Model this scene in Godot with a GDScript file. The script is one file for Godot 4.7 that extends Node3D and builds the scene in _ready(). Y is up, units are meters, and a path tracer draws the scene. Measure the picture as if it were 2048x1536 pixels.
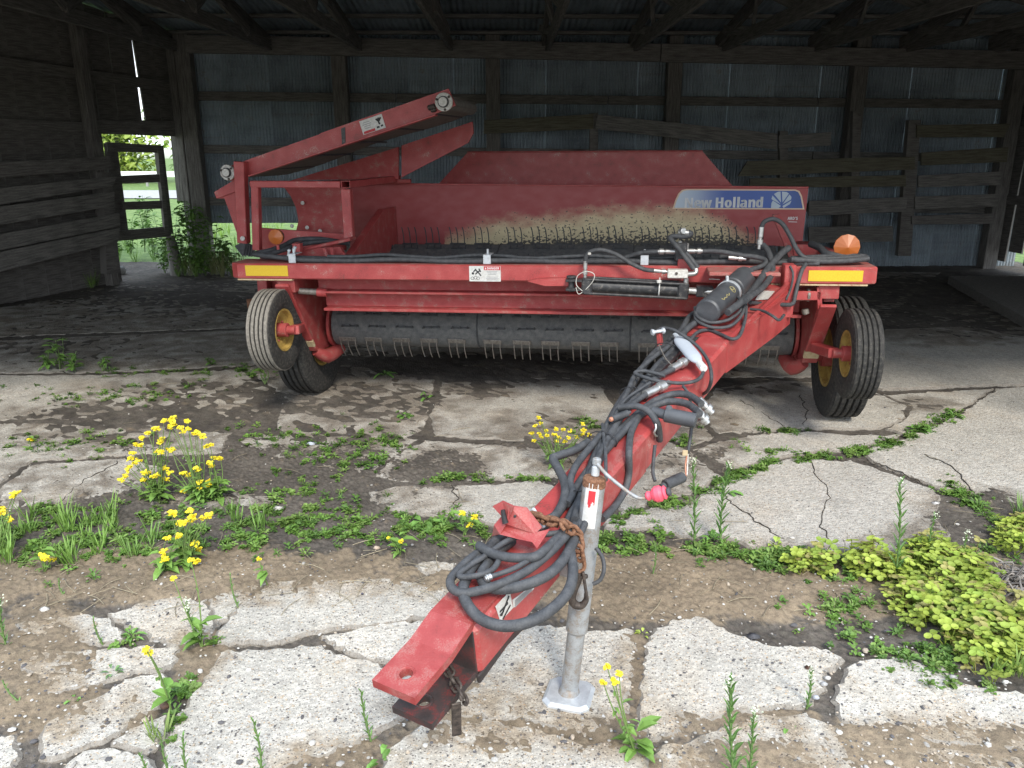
extends Node3D
# Old barn with a red hay merger parked in its mouth. Units metres, y up, camera looks along -z.

const PITCH := 0.28798      # camera pitch in radians (16.5 degrees down)
const FOC := 1577.0         # focal length in photograph pixels (2048 x 1536)
const EYE := 1.6
var rng := RandomNumberGenerator.new()
var nz := FastNoiseLite.new()
var nz2 := FastNoiseLite.new()
var M := {}
var names := {}

class G:
	var v := PackedVector3Array()
	var n := PackedVector3Array()
	var c := PackedColorArray()
	var uv := PackedVector2Array()
	var col := Color(1, 1, 1)
	func t3(a: Vector3, b: Vector3, d: Vector3, na: Vector3, nb: Vector3, nd: Vector3, ua := Vector2.ZERO, ub := Vector2.ZERO, ud := Vector2.ZERO) -> void:
		if (d - a).cross(b - a).dot(na + nb + nd) < 0.0:
			v.append(a); v.append(d); v.append(b)
			n.append(na); n.append(nd); n.append(nb)
			uv.append(ua); uv.append(ud); uv.append(ub)
		else:
			v.append(a); v.append(b); v.append(d)
			n.append(na); n.append(nb); n.append(nd)
			uv.append(ua); uv.append(ub); uv.append(ud)
		c.append(col); c.append(col); c.append(col)
	func tri(a: Vector3, b: Vector3, d: Vector3, hint: Vector3, ua := Vector2.ZERO, ub := Vector2.ZERO, ud := Vector2.ZERO) -> void:
		var g := (d - a).cross(b - a)
		if g.length_squared() < 1e-16: return
		g = g.normalized()
		if g.dot(hint) < 0.0: g = -g
		t3(a, b, d, g, g, g, ua, ub, ud)
	func quad(a: Vector3, b: Vector3, d: Vector3, e: Vector3, hint: Vector3, ua := Vector2.ZERO, ub := Vector2.ZERO, ud := Vector2.ZERO, ue := Vector2.ZERO) -> void:
		tri(a, b, d, hint, ua, ub, ud)
		tri(a, d, e, hint, ua, ud, ue)
	# bevelled box: centre, orthonormal basis, full size, bevel
	func box(ct: Vector3, bs: Basis, sz: Vector3, bev := 0.004) -> void:
		var h := sz * 0.5
		bev = minf(bev, minf(h.x, minf(h.y, h.z)) * 0.6)
		var X := bs.x; var Y := bs.y; var Z := bs.z
		var ax := [X, Y, Z]
		var hs := [h.x, h.y, h.z]
		for i in 3:
			var j := (i + 1) % 3; var k := (i + 2) % 3
			for s in [-1.0, 1.0]:
				var o: Vector3 = ct + ax[i] * (hs[i] * s)
				var pj: Vector3 = ax[j] * (hs[j] - bev); var pk: Vector3 = ax[k] * (hs[k] - bev)
				var lj: float = hs[j]; var lk: float = hs[k]
				quad(o - pj - pk, o + pj - pk, o + pj + pk, o - pj + pk, ax[i] * s, Vector2(-lj, -lk), Vector2(lj, -lk), Vector2(lj, lk), Vector2(-lj, lk))
		if bev <= 0.0: return
		for i in 3:
			var j := (i + 1) % 3; var k := (i + 2) % 3
			for sj in [-1.0, 1.0]:
				for sk in [-1.0, 1.0]:
					var e: Vector3 = ax[i] * (hs[i] - bev)
					var p: Vector3 = ct + ax[j] * (hs[j] * sj) + ax[k] * ((hs[k] - bev) * sk)
					var q: Vector3 = ct + ax[j] * ((hs[j] - bev) * sj) + ax[k] * (hs[k] * sk)
					quad(p - e, p + e, q + e, q - e, ax[j] * sj + ax[k] * sk)
		for sx in [-1.0, 1.0]:
			for sy in [-1.0, 1.0]:
				for sz2 in [-1.0, 1.0]:
					var px: Vector3 = X * sx; var py: Vector3 = Y * sy; var pz: Vector3 = Z * sz2
					tri(ct + px * h.x + py * (h.y - bev) + pz * (h.z - bev), ct + px * (h.x - bev) + py * h.y + pz * (h.z - bev), ct + px * (h.x - bev) + py * (h.y - bev) + pz * h.z, px + py + pz)
	# square bar from a to b: w across (perpendicular to up), h along up; uv.x runs along
	func bar(a: Vector3, b: Vector3, w: float, h: float, up := Vector3.UP, bev := 0.004) -> void:
		var X := (b - a)
		var l := X.length()
		X = X / l
		var Zv := X.cross(up)
		if Zv.length() < 1e-5: Zv = X.cross(Vector3(0.3, 0.1, 1))
		Zv = Zv.normalized()
		var Y := Zv.cross(X).normalized()
		var s0 := v.size()
		box((a + b) * 0.5, Basis(X, Y, Zv), Vector3(l, h, w), bev)
		var ou := fmod(absf(a.x * 7.31 + a.y * 3.17 + b.z * 5.77), 9.0)
		for i in range(s0, v.size()):
			var d := v[i] - a
			uv[i] = Vector2(d.dot(X) + ou, d.dot(Y) + d.dot(Zv) + ou * 0.37)
	# flat polygon (outline, any plane) with thickness vector th (from the front face backwards)
	func plate(pts: Array, th: Vector3, uvs := []) -> void:
		var o: Vector3 = pts[0]
		var nn := Vector3.ZERO
		for i in pts.size():
			nn += (pts[i] - o).cross(pts[(i + 1) % pts.size()] - o)
		nn = nn.normalized()
		if nn.dot(th) > 0.0: nn = -nn
		var ex: Vector3 = (pts[1] - o).normalized()
		var ey := nn.cross(ex)
		var p2 := PackedVector2Array()
		for p in pts: p2.append(Vector2((p - o).dot(ex), (p - o).dot(ey)))
		var idx := Geometry2D.triangulate_polygon(p2)
		var ct := Vector3.ZERO
		for p in pts: ct += p
		ct /= pts.size()
		for i in range(0, idx.size(), 3):
			var a: Vector3 = pts[idx[i]]; var b: Vector3 = pts[idx[i + 1]]; var d: Vector3 = pts[idx[i + 2]]
			if uvs.size() > 0:
				tri(a, b, d, nn, uvs[idx[i]], uvs[idx[i + 1]], uvs[idx[i + 2]])
			else:
				tri(a, b, d, nn, p2[idx[i]], p2[idx[i + 1]], p2[idx[i + 2]])
			tri(a + th, b + th, d + th, -nn)
		var cw := Geometry2D.is_polygon_clockwise(p2)
		for i in pts.size():
			var a: Vector3 = pts[i]; var b: Vector3 = pts[(i + 1) % pts.size()]
			var out := (b - a).cross(nn)
			if cw: out = -out
			quad(a, b, b + th, a + th, out)
	# tube along a list of points; r may be a float or an Array of radii
	func tube(pts: Array, r, sides := 8, sub := 4, caps := true) -> void:
		var P := []
		var R := []
		var m := pts.size()
		for i in m - 1:
			var p0: Vector3 = pts[maxi(i - 1, 0)]; var p1: Vector3 = pts[i]; var p2: Vector3 = pts[i + 1]; var p3: Vector3 = pts[mini(i + 2, m - 1)]
			var r1: float = r[i] if r is Array else r
			var r2: float = r[i + 1] if r is Array else r
			for s in sub:
				var t := float(s) / sub
				P.append(p1.cubic_interpolate(p2, p0, p3, t) if sub > 1 else p1)
				R.append(lerpf(r1, r2, t))
		P.append(pts[m - 1])
		R.append(r[m - 1] if r is Array else r)
		var T: Vector3 = (P[1] - P[0]).normalized()
		var A := T.cross(Vector3.UP)
		if A.length() < 0.1: A = T.cross(Vector3.RIGHT)
		A = A.normalized()
		var prev := []
		var prevn := []
		for i in P.size():
			var t2: Vector3 = (P[mini(i + 1, P.size() - 1)] - P[maxi(i - 1, 0)]).normalized()
			A = (A - t2 * A.dot(t2)).normalized()
			var B := t2.cross(A)
			var ring := []
			var rn := []
			for k in sides:
				var an := TAU * k / sides
				var d := A * cos(an) + B * sin(an)
				ring.append(P[i] + d * R[i]); rn.append(d)
			if i > 0:
				for k in sides:
					var k2 := (k + 1) % sides
					t3(prev[k], prev[k2], ring[k2], prevn[k], prevn[k2], rn[k2])
					t3(prev[k], ring[k2], ring[k], prevn[k], rn[k2], rn[k])
			if caps and (i == 0 or i == P.size() - 1):
				var hn := -t2 if i == 0 else t2
				for k in sides:
					tri(P[i], ring[k], ring[(k + 1) % sides], hn)
			prev = ring; prevn = rn
	# lathe: profile points Vector2(radius, along axis); flat bands split by repeating points
	func lathe(ct: Vector3, axis: Vector3, prof: Array, segs := 24, smooth := true) -> void:
		axis = axis.normalized()
		var A := axis.cross(Vector3.UP)
		if A.length() < 0.1: A = axis.cross(Vector3.RIGHT)
		A = A.normalized()
		var B := axis.cross(A)
		for i in prof.size() - 1:
			var p: Vector2 = prof[i]; var q: Vector2 = prof[i + 1]
			var d := q - p
			if d.length() < 1e-7: continue
			var nr := Vector2(d.y, -d.x).normalized()
			for k in segs:
				var a0 := TAU * k / segs; var a1 := TAU * (k + 1) / segs
				var d0 := A * cos(a0) + B * sin(a0); var d1 := A * cos(a1) + B * sin(a1)
				var n0 := d0 * nr.x + axis * nr.y; var n1 := d1 * nr.x + axis * nr.y
				var v00 := ct + d0 * p.x + axis * p.y; var v01 := ct + d1 * p.x + axis * p.y
				var v10 := ct + d0 * q.x + axis * q.y; var v11 := ct + d1 * q.x + axis * q.y
				if p.x > 1e-5: t3(v00, v01, v11, n0, n1, n1)
				if q.x > 1e-5: t3(v00, v11, v10, n0, n1, n0)
	func cyl(a: Vector3, b: Vector3, r: float, segs := 16, bev := 0.003) -> void:
		var l := (b - a).length()
		bev = minf(bev, minf(r * 0.5, l * 0.3))
		lathe(a, b - a, [Vector2(0, 0), Vector2(r - bev, 0), Vector2(r, bev), Vector2(r, l - bev), Vector2(r - bev, l), Vector2(0, l)], segs)
	# leaf: pointed blade with a fold along the rib
	func leaf(base: Vector3, dir: Vector3, up: Vector3, l: float, w: float, droop := 0.3, round_ := 0.45) -> void:
		dir = dir.normalized()
		var sd := dir.cross(up).normalized()
		var pts := []
		for i in 4:
			var t := i / 3.0
			pts.append(base + dir * (l * t) - Vector3.UP * (droop * l * t * t))
		var ws := [0.12, 0.95, round_ * 1.6, 0.0]
		var lift := up * (w * 0.18)
		for i in 3:
			for s in [-1.0, 1.0]:
				var a: Vector3 = pts[i]; var b: Vector3 = pts[i + 1]
				var ao: Vector3 = a + sd * (w * 0.5 * ws[i] * s) + lift * ws[i]
				var bo: Vector3 = b + sd * (w * 0.5 * ws[i + 1] * s) + lift * ws[i + 1]
				tri(a, b, bo, up)
				if ws[i] > 0.0: tri(a, bo, ao, up)
	# round leaflet on a short stalk
	func disc_leaf(base: Vector3, dir: Vector3, up: Vector3, l: float, w: float) -> void:
		dir = dir.normalized()
		var sd := dir.cross(up).normalized()
		var ct := base + dir * (l * 0.55) - up * (l * 0.08)
		var ring := []
		for k in 8:
			var a := TAU * k / 8.0
			var rr := 0.5 if k != 0 else 0.46
			ring.append(base + dir * (l * 0.55 + cos(a) * l * rr) + sd * (sin(a) * w * rr) + up * (absf(sin(a)) * w * 0.05))
		for k in 8: tri(ct, ring[k], ring[(k + 1) % 8], up)
	func mesh(off := Vector3.ZERO) -> ArrayMesh:
		var arr := []
		arr.resize(Mesh.ARRAY_MAX)
		var vv := v
		if off != Vector3.ZERO:
			vv = PackedVector3Array()
			vv.resize(v.size())
			for i in v.size(): vv[i] = v[i] - off
		arr[Mesh.ARRAY_VERTEX] = vv
		arr[Mesh.ARRAY_NORMAL] = n
		arr[Mesh.ARRAY_COLOR] = c
		arr[Mesh.ARRAY_TEX_UV] = uv
		var m := ArrayMesh.new()
		m.add_surface_from_arrays(Mesh.PRIMITIVE_TRIANGLES, arr)
		return m

# ---------------------------------------------------------------- pixels to directions and points
func ray(px: float, py: float) -> Vector3:
	var a := (py - 768.0) / FOC
	var b := (px - 1024.0) / FOC
	return Vector3(b, -(sin(PITCH) + a * cos(PITCH)), -(cos(PITCH) - a * sin(PITCH)))
func on_plane(px: float, py: float, p0: Vector3, nrm: Vector3) -> Vector3:
	var r := ray(px, py)
	var e := Vector3(0, EYE, 0)
	return e + r * ((p0 - e).dot(nrm) / r.dot(nrm))
func gp(px: float, py: float, h := 0.0) -> Vector3:      # on level ground of height h
	return on_plane(px, py, Vector3(0, h, 0), Vector3.UP)
func dp(px: float, py: float, d: float) -> Vector3:      # at a distance d in front of the camera
	return on_plane(px, py, Vector3(0, 0, -d), Vector3(0, 0, 1))

# machine frame: U along its beam to the right, V up, N towards the hitch side
var MU := Vector3(0.98796, 0.0155, 0.15471).normalized()
var MN := Vector3(-0.15471, 0, 0.98796).normalized()
var MV := MN.cross(MU).normalized()
var MO := Vector3(0.134, 0, -4.455)
func ml(u: float, v: float, n: float) -> Vector3:
	return MO + MU * u + MV * v + MN * n
func mp(px: float, py: float, n: float) -> Vector3:
	return on_plane(px, py, MO + MN * n, MN)
func mu(px: float, py: float, n: float) -> Vector3:      # local (u, v, n) of a pixel on the plane n
	var p := mp(px, py, n) - MO
	return Vector3(p.dot(MU), p.dot(MV), p.dot(MN))
# drawbar frame
var TA := Vector3(-0.153, 0.466, -1.73)     # top centre at the hitch end of the tube
var TB := Vector3(1.29, 0.872, -4.15)       # top centre at the frame
var TX: Vector3 = (TB - TA).normalized()
var TZ: Vector3 = TX.cross(Vector3.UP).normalized()   # to the right of the drawbar
var TY: Vector3 = TZ.cross(TX).normalized()
func tp(px: float, py: float, off: float) -> Vector3:    # on the drawbar's top plane raised by off
	return on_plane(px, py, TA + TY * off, TY)

# ---------------------------------------------------------------- objects
func numbered(nm: String) -> String:
	if not names.has(nm):
		names[nm] = 0
		return nm
	names[nm] += 1
	return "%s_%03d" % [nm, names[nm]]
func tag(o: Node, label: String, category: String, group := "", kind := "") -> void:
	if label: o.set_meta("label", label)
	if category: o.set_meta("category", category)
	if group: o.set_meta("group", group)
	if kind: o.set_meta("kind", kind)
func thing(nm: String, at: Vector3, label: String, category: String, group := "") -> Node3D:
	var o := Node3D.new()
	o.name = numbered(nm)
	add_child(o)
	o.position = at
	tag(o, label, category, group)
	return o
func origin_of(p: Node) -> Vector3:
	var o := Vector3.ZERO
	while p and p != self:
		o += (p as Node3D).position
		p = p.get_parent()
	return o
func obj(nm: String, g: G, m: Material, parent: Node = self) -> MeshInstance3D:
	var mi := MeshInstance3D.new()
	var off := origin_of(parent)
	if parent == self:
		var ab := AABB(g.v[0], Vector3.ZERO)
		for p in g.v: ab = ab.expand(p)
		off = Vector3(ab.get_center().x, ab.position.y, ab.get_center().z)
		mi.position = off
		mi.name = numbered(nm)
	else:
		mi.name = nm
	mi.mesh = g.mesh(off)
	mi.material_override = m
	parent.add_child(mi, true)
	return mi
func inst(nm: String, mesh: Mesh, xf: Transform3D, m: Material, parent: Node) -> MeshInstance3D:
	var mi := MeshInstance3D.new()
	mi.name = nm
	mi.mesh = mesh
	xf.origin -= origin_of(parent)
	mi.transform = xf
	mi.material_override = m
	parent.add_child(mi, true)
	return mi
func multi(nm: String, mesh: Mesh, xfs: Array, cols: Array, m: Material, parent: Node = self) -> MultiMeshInstance3D:
	var mm := MultiMesh.new()
	mm.transform_format = MultiMesh.TRANSFORM_3D
	mm.use_colors = true
	mm.mesh = mesh
	mm.instance_count = xfs.size()
	for i in xfs.size():
		mm.set_instance_transform(i, xfs[i])
		mm.set_instance_color(i, cols[i])
	var o := MultiMeshInstance3D.new()
	o.name = numbered(nm)
	o.multimesh = mm
	o.material_override = m
	parent.add_child(o, true)
	return o

# ---------------------------------------------------------------- materials
func lin(r: float, g: float, b: float) -> Color:
	return Color(r, g, b).linear_to_srgb()
# stops: Array of [t, Color(linear)]
func noise_tex(sd: int, size: int, freq: float, oct: int, stops: Array, fine := 0.0) -> ImageTexture:
	var f := FastNoiseLite.new()
	f.seed = sd; f.frequency = freq; f.fractal_octaves = oct
	f.noise_type = FastNoiseLite.TYPE_SIMPLEX_SMOOTH
	var im := f.get_seamless_image(size, size)
	var f2 := FastNoiseLite.new()
	f2.seed = sd + 7; f2.frequency = 0.22; f2.fractal_octaves = 2
	var im2 := f2.get_seamless_image(size, size)
	var lut := []
	for i in 256:
		var t := i / 255.0
		var cc: Color = stops[0][1]
		for k in stops.size() - 1:
			if t >= stops[k][0]:
				cc = stops[k][1].lerp(stops[k + 1][1], clampf((t - stops[k][0]) / (stops[k + 1][0] - stops[k][0]), 0, 1))
		lut.append(cc.linear_to_srgb())
	var d1 := im.get_data(); var d2 := im2.get_data()
	var out := PackedByteArray()
	out.resize(size * size * 3)
	var st := d1.size() / (size * size); var st2 := d2.size() / (size * size)
	for i in size * size:
		var t := clampi(int(d1[i * st] + (d2[i * st2] - 128) * fine), 0, 255)
		var cc: Color = lut[t]
		out[i * 3] = int(cc.r * 255); out[i * 3 + 1] = int(cc.g * 255); out[i * 3 + 2] = int(cc.b * 255)
	var o := Image.create_from_data(size, size, false, Image.FORMAT_RGB8, out)
	o.generate_mipmaps()
	return ImageTexture.create_from_image(o)
func bump_tex(sd: int, size: int, freq: float, oct: int, strength: float) -> ImageTexture:
	var f := FastNoiseLite.new()
	f.seed = sd; f.frequency = freq; f.fractal_octaves = oct
	var im := f.get_seamless_image(size, size)
	im.convert(Image.FORMAT_RGBA8)
	im.bump_map_to_normal_map(strength)
	im.generate_mipmaps()
	return ImageTexture.create_from_image(im)
func smat(c: Color, rough := 0.6, metal := 0.0) -> StandardMaterial3D:
	var m := StandardMaterial3D.new()
	m.albedo_color = c.linear_to_srgb()
	m.roughness = rough
	m.metallic = metal
	return m
func tmat(tex: Texture2D, scale: float, rough := 0.6, metal := 0.0, nrm: Texture2D = null, ns := 0.5, tri := true) -> StandardMaterial3D:
	var m := StandardMaterial3D.new()
	m.albedo_texture = tex
	m.roughness = rough
	m.metallic = metal
	if tri:
		m.uv1_triplanar = true
		m.uv1_world_triplanar = true
	m.uv1_scale = Vector3.ONE * scale
	if nrm:
		m.normal_enabled = true
		m.normal_texture = nrm
		m.normal_scale = ns
	return m
func vmat(rough := 0.8, backlit := 0.0) -> StandardMaterial3D:
	var m := StandardMaterial3D.new()
	m.vertex_color_use_as_albedo = true
	m.roughness = rough
	if backlit > 0.0:
		m.backlight_enabled = true
		m.backlight = Color(0.25, 0.4, 0.08) * backlit
		m.cull_mode = BaseMaterial3D.CULL_DISABLED
	return m
func proj(p: Vector3) -> Vector2:
	var q := p - Vector3(0, EYE, 0)
	var f := -q.z * cos(PITCH) - q.y * sin(PITCH)
	var up := q.y * cos(PITCH) - q.z * sin(PITCH)
	return Vector2(1024.0 + FOC * q.x / f, 768.0 - FOC * up / f)

func make_materials() -> void:
	var nb := bump_tex(3, 256, 0.03, 4, 3.0)
	var nf := bump_tex(5, 256, 0.12, 3, 2.0)
	var red := [[0.0, Color(0.16, 0.05, 0.04)], [0.1, Color(0.30, 0.045, 0.045)], [0.3, Color(0.36, 0.052, 0.052)], [0.6, Color(0.40, 0.066, 0.064)], [0.78, Color(0.41, 0.09, 0.085)], [0.93, Color(0.38, 0.15, 0.13)], [1.0, Color(0.5, 0.38, 0.34)]]
	M.red = tmat(noise_tex(11, 512, 0.014, 5, red, 0.6), 1.0, 0.42, 0.0, nf, 0.06)
	var redd := [[0.0, Color(0.30, 0.042, 0.042)], [0.45, Color(0.35, 0.056, 0.054)], [0.65, Color(0.36, 0.07, 0.066)], [0.85, Color(0.34, 0.13, 0.11)], [1.0, Color(0.30, 0.19, 0.155)]]
	M.red_dusty = tmat(noise_tex(12, 256, 0.03, 5, redd, 0.5), 1.6, 0.6, 0.0, nf, 0.12)
	var redw := [[0.0, Color(0.12, 0.035, 0.03)], [0.2, Color(0.27, 0.04, 0.038)], [0.55, Color(0.33, 0.052, 0.05)], [0.68, Color(0.36, 0.10, 0.09)], [0.76, Color(0.36, 0.17, 0.15)], [0.82, Color(0.31, 0.065, 0.06)], [1.0, Color(0.22, 0.05, 0.045)]]
	M.red_worn = tmat(noise_tex(13, 512, 0.012, 6, redw, 0.45), 1.6, 0.5, 0.0, nf, 0.15)
	M.red_top = tmat(noise_tex(14, 256, 0.03, 4, [[0.0, Color(0.33, 0.05, 0.045)], [0.5, Color(0.36, 0.12, 0.105)], [1.0, Color(0.31, 0.19, 0.16)]], 0.7), 2.0, 0.75)
	M.cream = tmat(noise_tex(15, 128, 0.05, 3, [[0.0, Color(0.3, 0.09, 0.06)], [0.4, Color(0.5, 0.4, 0.24)], [1.0, Color(0.55, 0.46, 0.3)]], 0.6), 4.0, 0.6)
	M.rubber = tmat(noise_tex(16, 256, 0.03, 4, [[0.0, Color(0.028, 0.03, 0.033)], [0.5, Color(0.052, 0.055, 0.061)], [1.0, Color(0.095, 0.097, 0.10)]], 0.7), 3.0, 0.68)
	M.tyre = tmat(noise_tex(17, 256, 0.04, 4, [[0.0, Color(0.014, 0.014, 0.014)], [0.5, Color(0.028, 0.028, 0.027)], [0.75, Color(0.055, 0.052, 0.047)], [1.0, Color(0.13, 0.115, 0.095)]], 0.9), 3.5, 0.85)
	M.tread = tmat(noise_tex(18, 256, 0.04, 4, [[0.0, Color(0.11, 0.102, 0.09)], [0.5, Color(0.21, 0.195, 0.17)], [1.0, Color(0.31, 0.285, 0.25)]], 0.9), 4.0, 0.9)
	M.belt = tmat(noise_tex(19, 256, 0.03, 4, [[0.0, Color(0.075, 0.077, 0.08)], [0.5, Color(0.12, 0.122, 0.122)], [1.0, Color(0.175, 0.172, 0.162)]], 0.9), 2.6, 0.82)
	M.belt_under = tmat(noise_tex(20, 128, 0.05, 3, [[0.0, Color(0.12, 0.112, 0.10)], [1.0, Color(0.2, 0.188, 0.168)]], 0.6), 2.0, 0.85)
	M.tine = tmat(noise_tex(21, 128, 0.05, 3, [[0.0, Color(0.10, 0.085, 0.07)], [0.5, Color(0.22, 0.2, 0.18)], [1.0, Color(0.30, 0.28, 0.25)]], 0.8), 6.0, 0.55, 0.3)
	M.black_paint = tmat(noise_tex(22, 256, 0.04, 4, [[0.0, Color(0.02, 0.02, 0.022)], [0.55, Color(0.035, 0.036, 0.04)], [0.8, Color(0.09, 0.085, 0.08)], [1.0, Color(0.2, 0.18, 0.16)]], 0.6), 3.0, 0.45)
	M.canister = tmat(noise_tex(23, 128, 0.03, 3, [[0.0, Color(0.045, 0.048, 0.055)], [1.0, Color(0.085, 0.09, 0.098)]], 0.5), 4.0, 0.5)
	M.steel = tmat(noise_tex(24, 128, 0.04, 3, [[0.0, Color(0.38, 0.38, 0.37)], [1.0, Color(0.62, 0.62, 0.61)]], 0.5), 6.0, 0.36, 0.75)
	M.galv = tmat(noise_tex(25, 256, 0.03, 5, [[0.0, Color(0.26, 0.19, 0.13)], [0.3, Color(0.27, 0.245, 0.22)], [0.5, Color(0.32, 0.335, 0.345)], [1.0, Color(0.43, 0.445, 0.46)]], 0.6), 3.0, 0.55, 0.35)
	M.zinc = tmat(noise_tex(26, 128, 0.05, 3, [[0.0, Color(0.5, 0.53, 0.56)], [1.0, Color(0.66, 0.69, 0.72)]], 0.5), 5.0, 0.4, 0.4)
	M.rust = tmat(noise_tex(27, 256, 0.05, 5, [[0.0, Color(0.06, 0.03, 0.02)], [0.5, Color(0.19, 0.085, 0.045)], [1.0, Color(0.34, 0.19, 0.11)]], 1.0), 6.0, 0.85, 0.15, nf, 0.5)
	M.chain_dark = tmat(noise_tex(28, 128, 0.05, 4, [[0.0, Color(0.03, 0.026, 0.024)], [1.0, Color(0.12, 0.095, 0.08)]], 0.8), 8.0, 0.6, 0.4)
	M.hitch_dark = tmat(noise_tex(29, 256, 0.02, 4, [[0.0, Color(0.022, 0.018, 0.018)], [0.5, Color(0.045, 0.035, 0.034)], [0.72, Color(0.11, 0.03, 0.028)], [1.0, Color(0.24, 0.028, 0.026)]], 0.5), 2.5, 0.6)
	M.yellow_rim = tmat(noise_tex(30, 128, 0.04, 4, [[0.0, Color(0.15, 0.09, 0.04)], [0.4, Color(0.36, 0.24, 0.06)], [1.0, Color(0.46, 0.33, 0.09)]], 0.7), 4.0, 0.55)
	M.white_disc = tmat(noise_tex(31, 128, 0.05, 3, [[0.0, Color(0.42, 0.40, 0.36)], [1.0, Color(0.68, 0.67, 0.64)]], 0.5), 8.0, 0.5)
	M.reflector = tmat(noise_tex(32, 128, 0.08, 3, [[0.0, Color(0.62, 0.40, 0.02)], [1.0, Color(0.72, 0.5, 0.03)]], 0.4), 8.0, 0.35)
	var am := smat(Color(0.44, 0.12, 0.022), 0.35)
	am.clearcoat_enabled = true
	am.clearcoat = 0.3
	M.amber = am
	M.label_white = tmat(noise_tex(33, 128, 0.05, 3, [[0.0, Color(0.5, 0.49, 0.46)], [1.0, Color(0.70, 0.70, 0.69)]], 0.4), 8.0, 0.5)
	M.print_black = smat(Color(0.025, 0.025, 0.028), 0.55)
	M.print_grey = smat(Color(0.3, 0.3, 0.31), 0.55)
	M.print_red = smat(Color(0.5, 0.03, 0.04), 0.5)
	M.print_white = smat(Color(0.72, 0.73, 0.74), 0.45)
	M.gold_print = smat(Color(0.42, 0.36, 0.16), 0.5)
	M.bottle = smat(Color(0.44, 0.48, 0.53), 0.4)
	M.pink = smat(Color(0.82, 0.10, 0.15), 0.42)
	M.copper = smat(Color(0.55, 0.25, 0.16), 0.4, 0.3)
	# barn
	M.wood_dark = tmat(noise_tex(40, 256, 0.025, 4, [[0.0, Color(0.095, 0.088, 0.08)], [0.5, Color(0.175, 0.163, 0.15)], [1.0, Color(0.27, 0.255, 0.235)]], 0.8), 1.0, 0.9, 0.0, nb, 0.4, false)
	M.wood_dark.uv1_scale = Vector3(0.5, 6.0, 1)
	M.wood_grey = tmat(noise_tex(41, 256, 0.025, 4, [[0.0, Color(0.10, 0.095, 0.088)], [0.5, Color(0.2, 0.19, 0.175)], [1.0, Color(0.29, 0.275, 0.25)]], 0.8), 1.0, 0.9, 0.0, nb, 0.4, false)
	M.wood_grey.uv1_scale = Vector3(0.5, 6.0, 1)
	M.wood_olive = tmat(noise_tex(42, 256, 0.025, 4, [[0.0, Color(0.075, 0.07, 0.05)], [0.5, Color(0.14, 0.13, 0.09)], [1.0, Color(0.2, 0.185, 0.135)]], 0.8), 1.0, 0.9, 0.0, nb, 0.4, false)
	M.wood_olive.uv1_scale = Vector3(0.5, 6.0, 1)
	M.sheet = []  # bluish haze of the dark interior is mixed into this grey
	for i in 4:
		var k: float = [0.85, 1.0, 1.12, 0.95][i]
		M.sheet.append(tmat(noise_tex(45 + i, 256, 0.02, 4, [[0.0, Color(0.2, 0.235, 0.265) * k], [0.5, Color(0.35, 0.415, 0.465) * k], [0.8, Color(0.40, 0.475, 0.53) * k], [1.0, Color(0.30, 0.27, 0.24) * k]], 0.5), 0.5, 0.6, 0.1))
	# ground
	M.soil = vmat(0.95)
	M.soil.albedo_texture = noise_tex(50, 512, 0.03, 5, [[0.0, Color(0.5, 0.5, 0.5)], [0.5, Color(0.85, 0.85, 0.85)], [0.75, Color(1, 1, 1)], [1.0, Color(1, 1, 1)]], 1.2)
	M.soil.uv1_triplanar = true; M.soil.uv1_world_triplanar = true; M.soil.uv1_scale = Vector3.ONE * 1.9
	M.soil.normal_enabled = true; M.soil.normal_texture = nf; M.soil.normal_scale = 0.8
	M.concrete = vmat(0.92)
	M.concrete.albedo_texture = aggregate_tex()
	M.concrete.uv1_triplanar = true; M.concrete.uv1_world_triplanar = true; M.concrete.uv1_scale = Vector3.ONE * 1.37
	M.concrete.normal_enabled = true; M.concrete.normal_texture = nf; M.concrete.normal_scale = 0.7
	M.grass_ground = tmat(noise_tex(52, 512, 0.02, 5, [[0.0, Color(0.05, 0.09, 0.02)], [0.5, Color(0.11, 0.19, 0.04)], [1.0, Color(0.2, 0.28, 0.08)]], 0.9), 0.3, 0.95)
	M.asphalt = tmat(noise_tex(53, 256, 0.05, 3, [[0.0, Color(0.28, 0.28, 0.28)], [1.0, Color(0.42, 0.42, 0.42)]], 0.8), 0.5, 0.9)
	M.leafv = vmat(0.6, 1.0)
	M.petal = vmat(0.6)
	M.stone = vmat(0.8)
	M.stone.albedo_texture = M.soil.albedo_texture
	M.stone.uv1_triplanar = true; M.stone.uv1_scale = Vector3.ONE * 6.0

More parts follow.
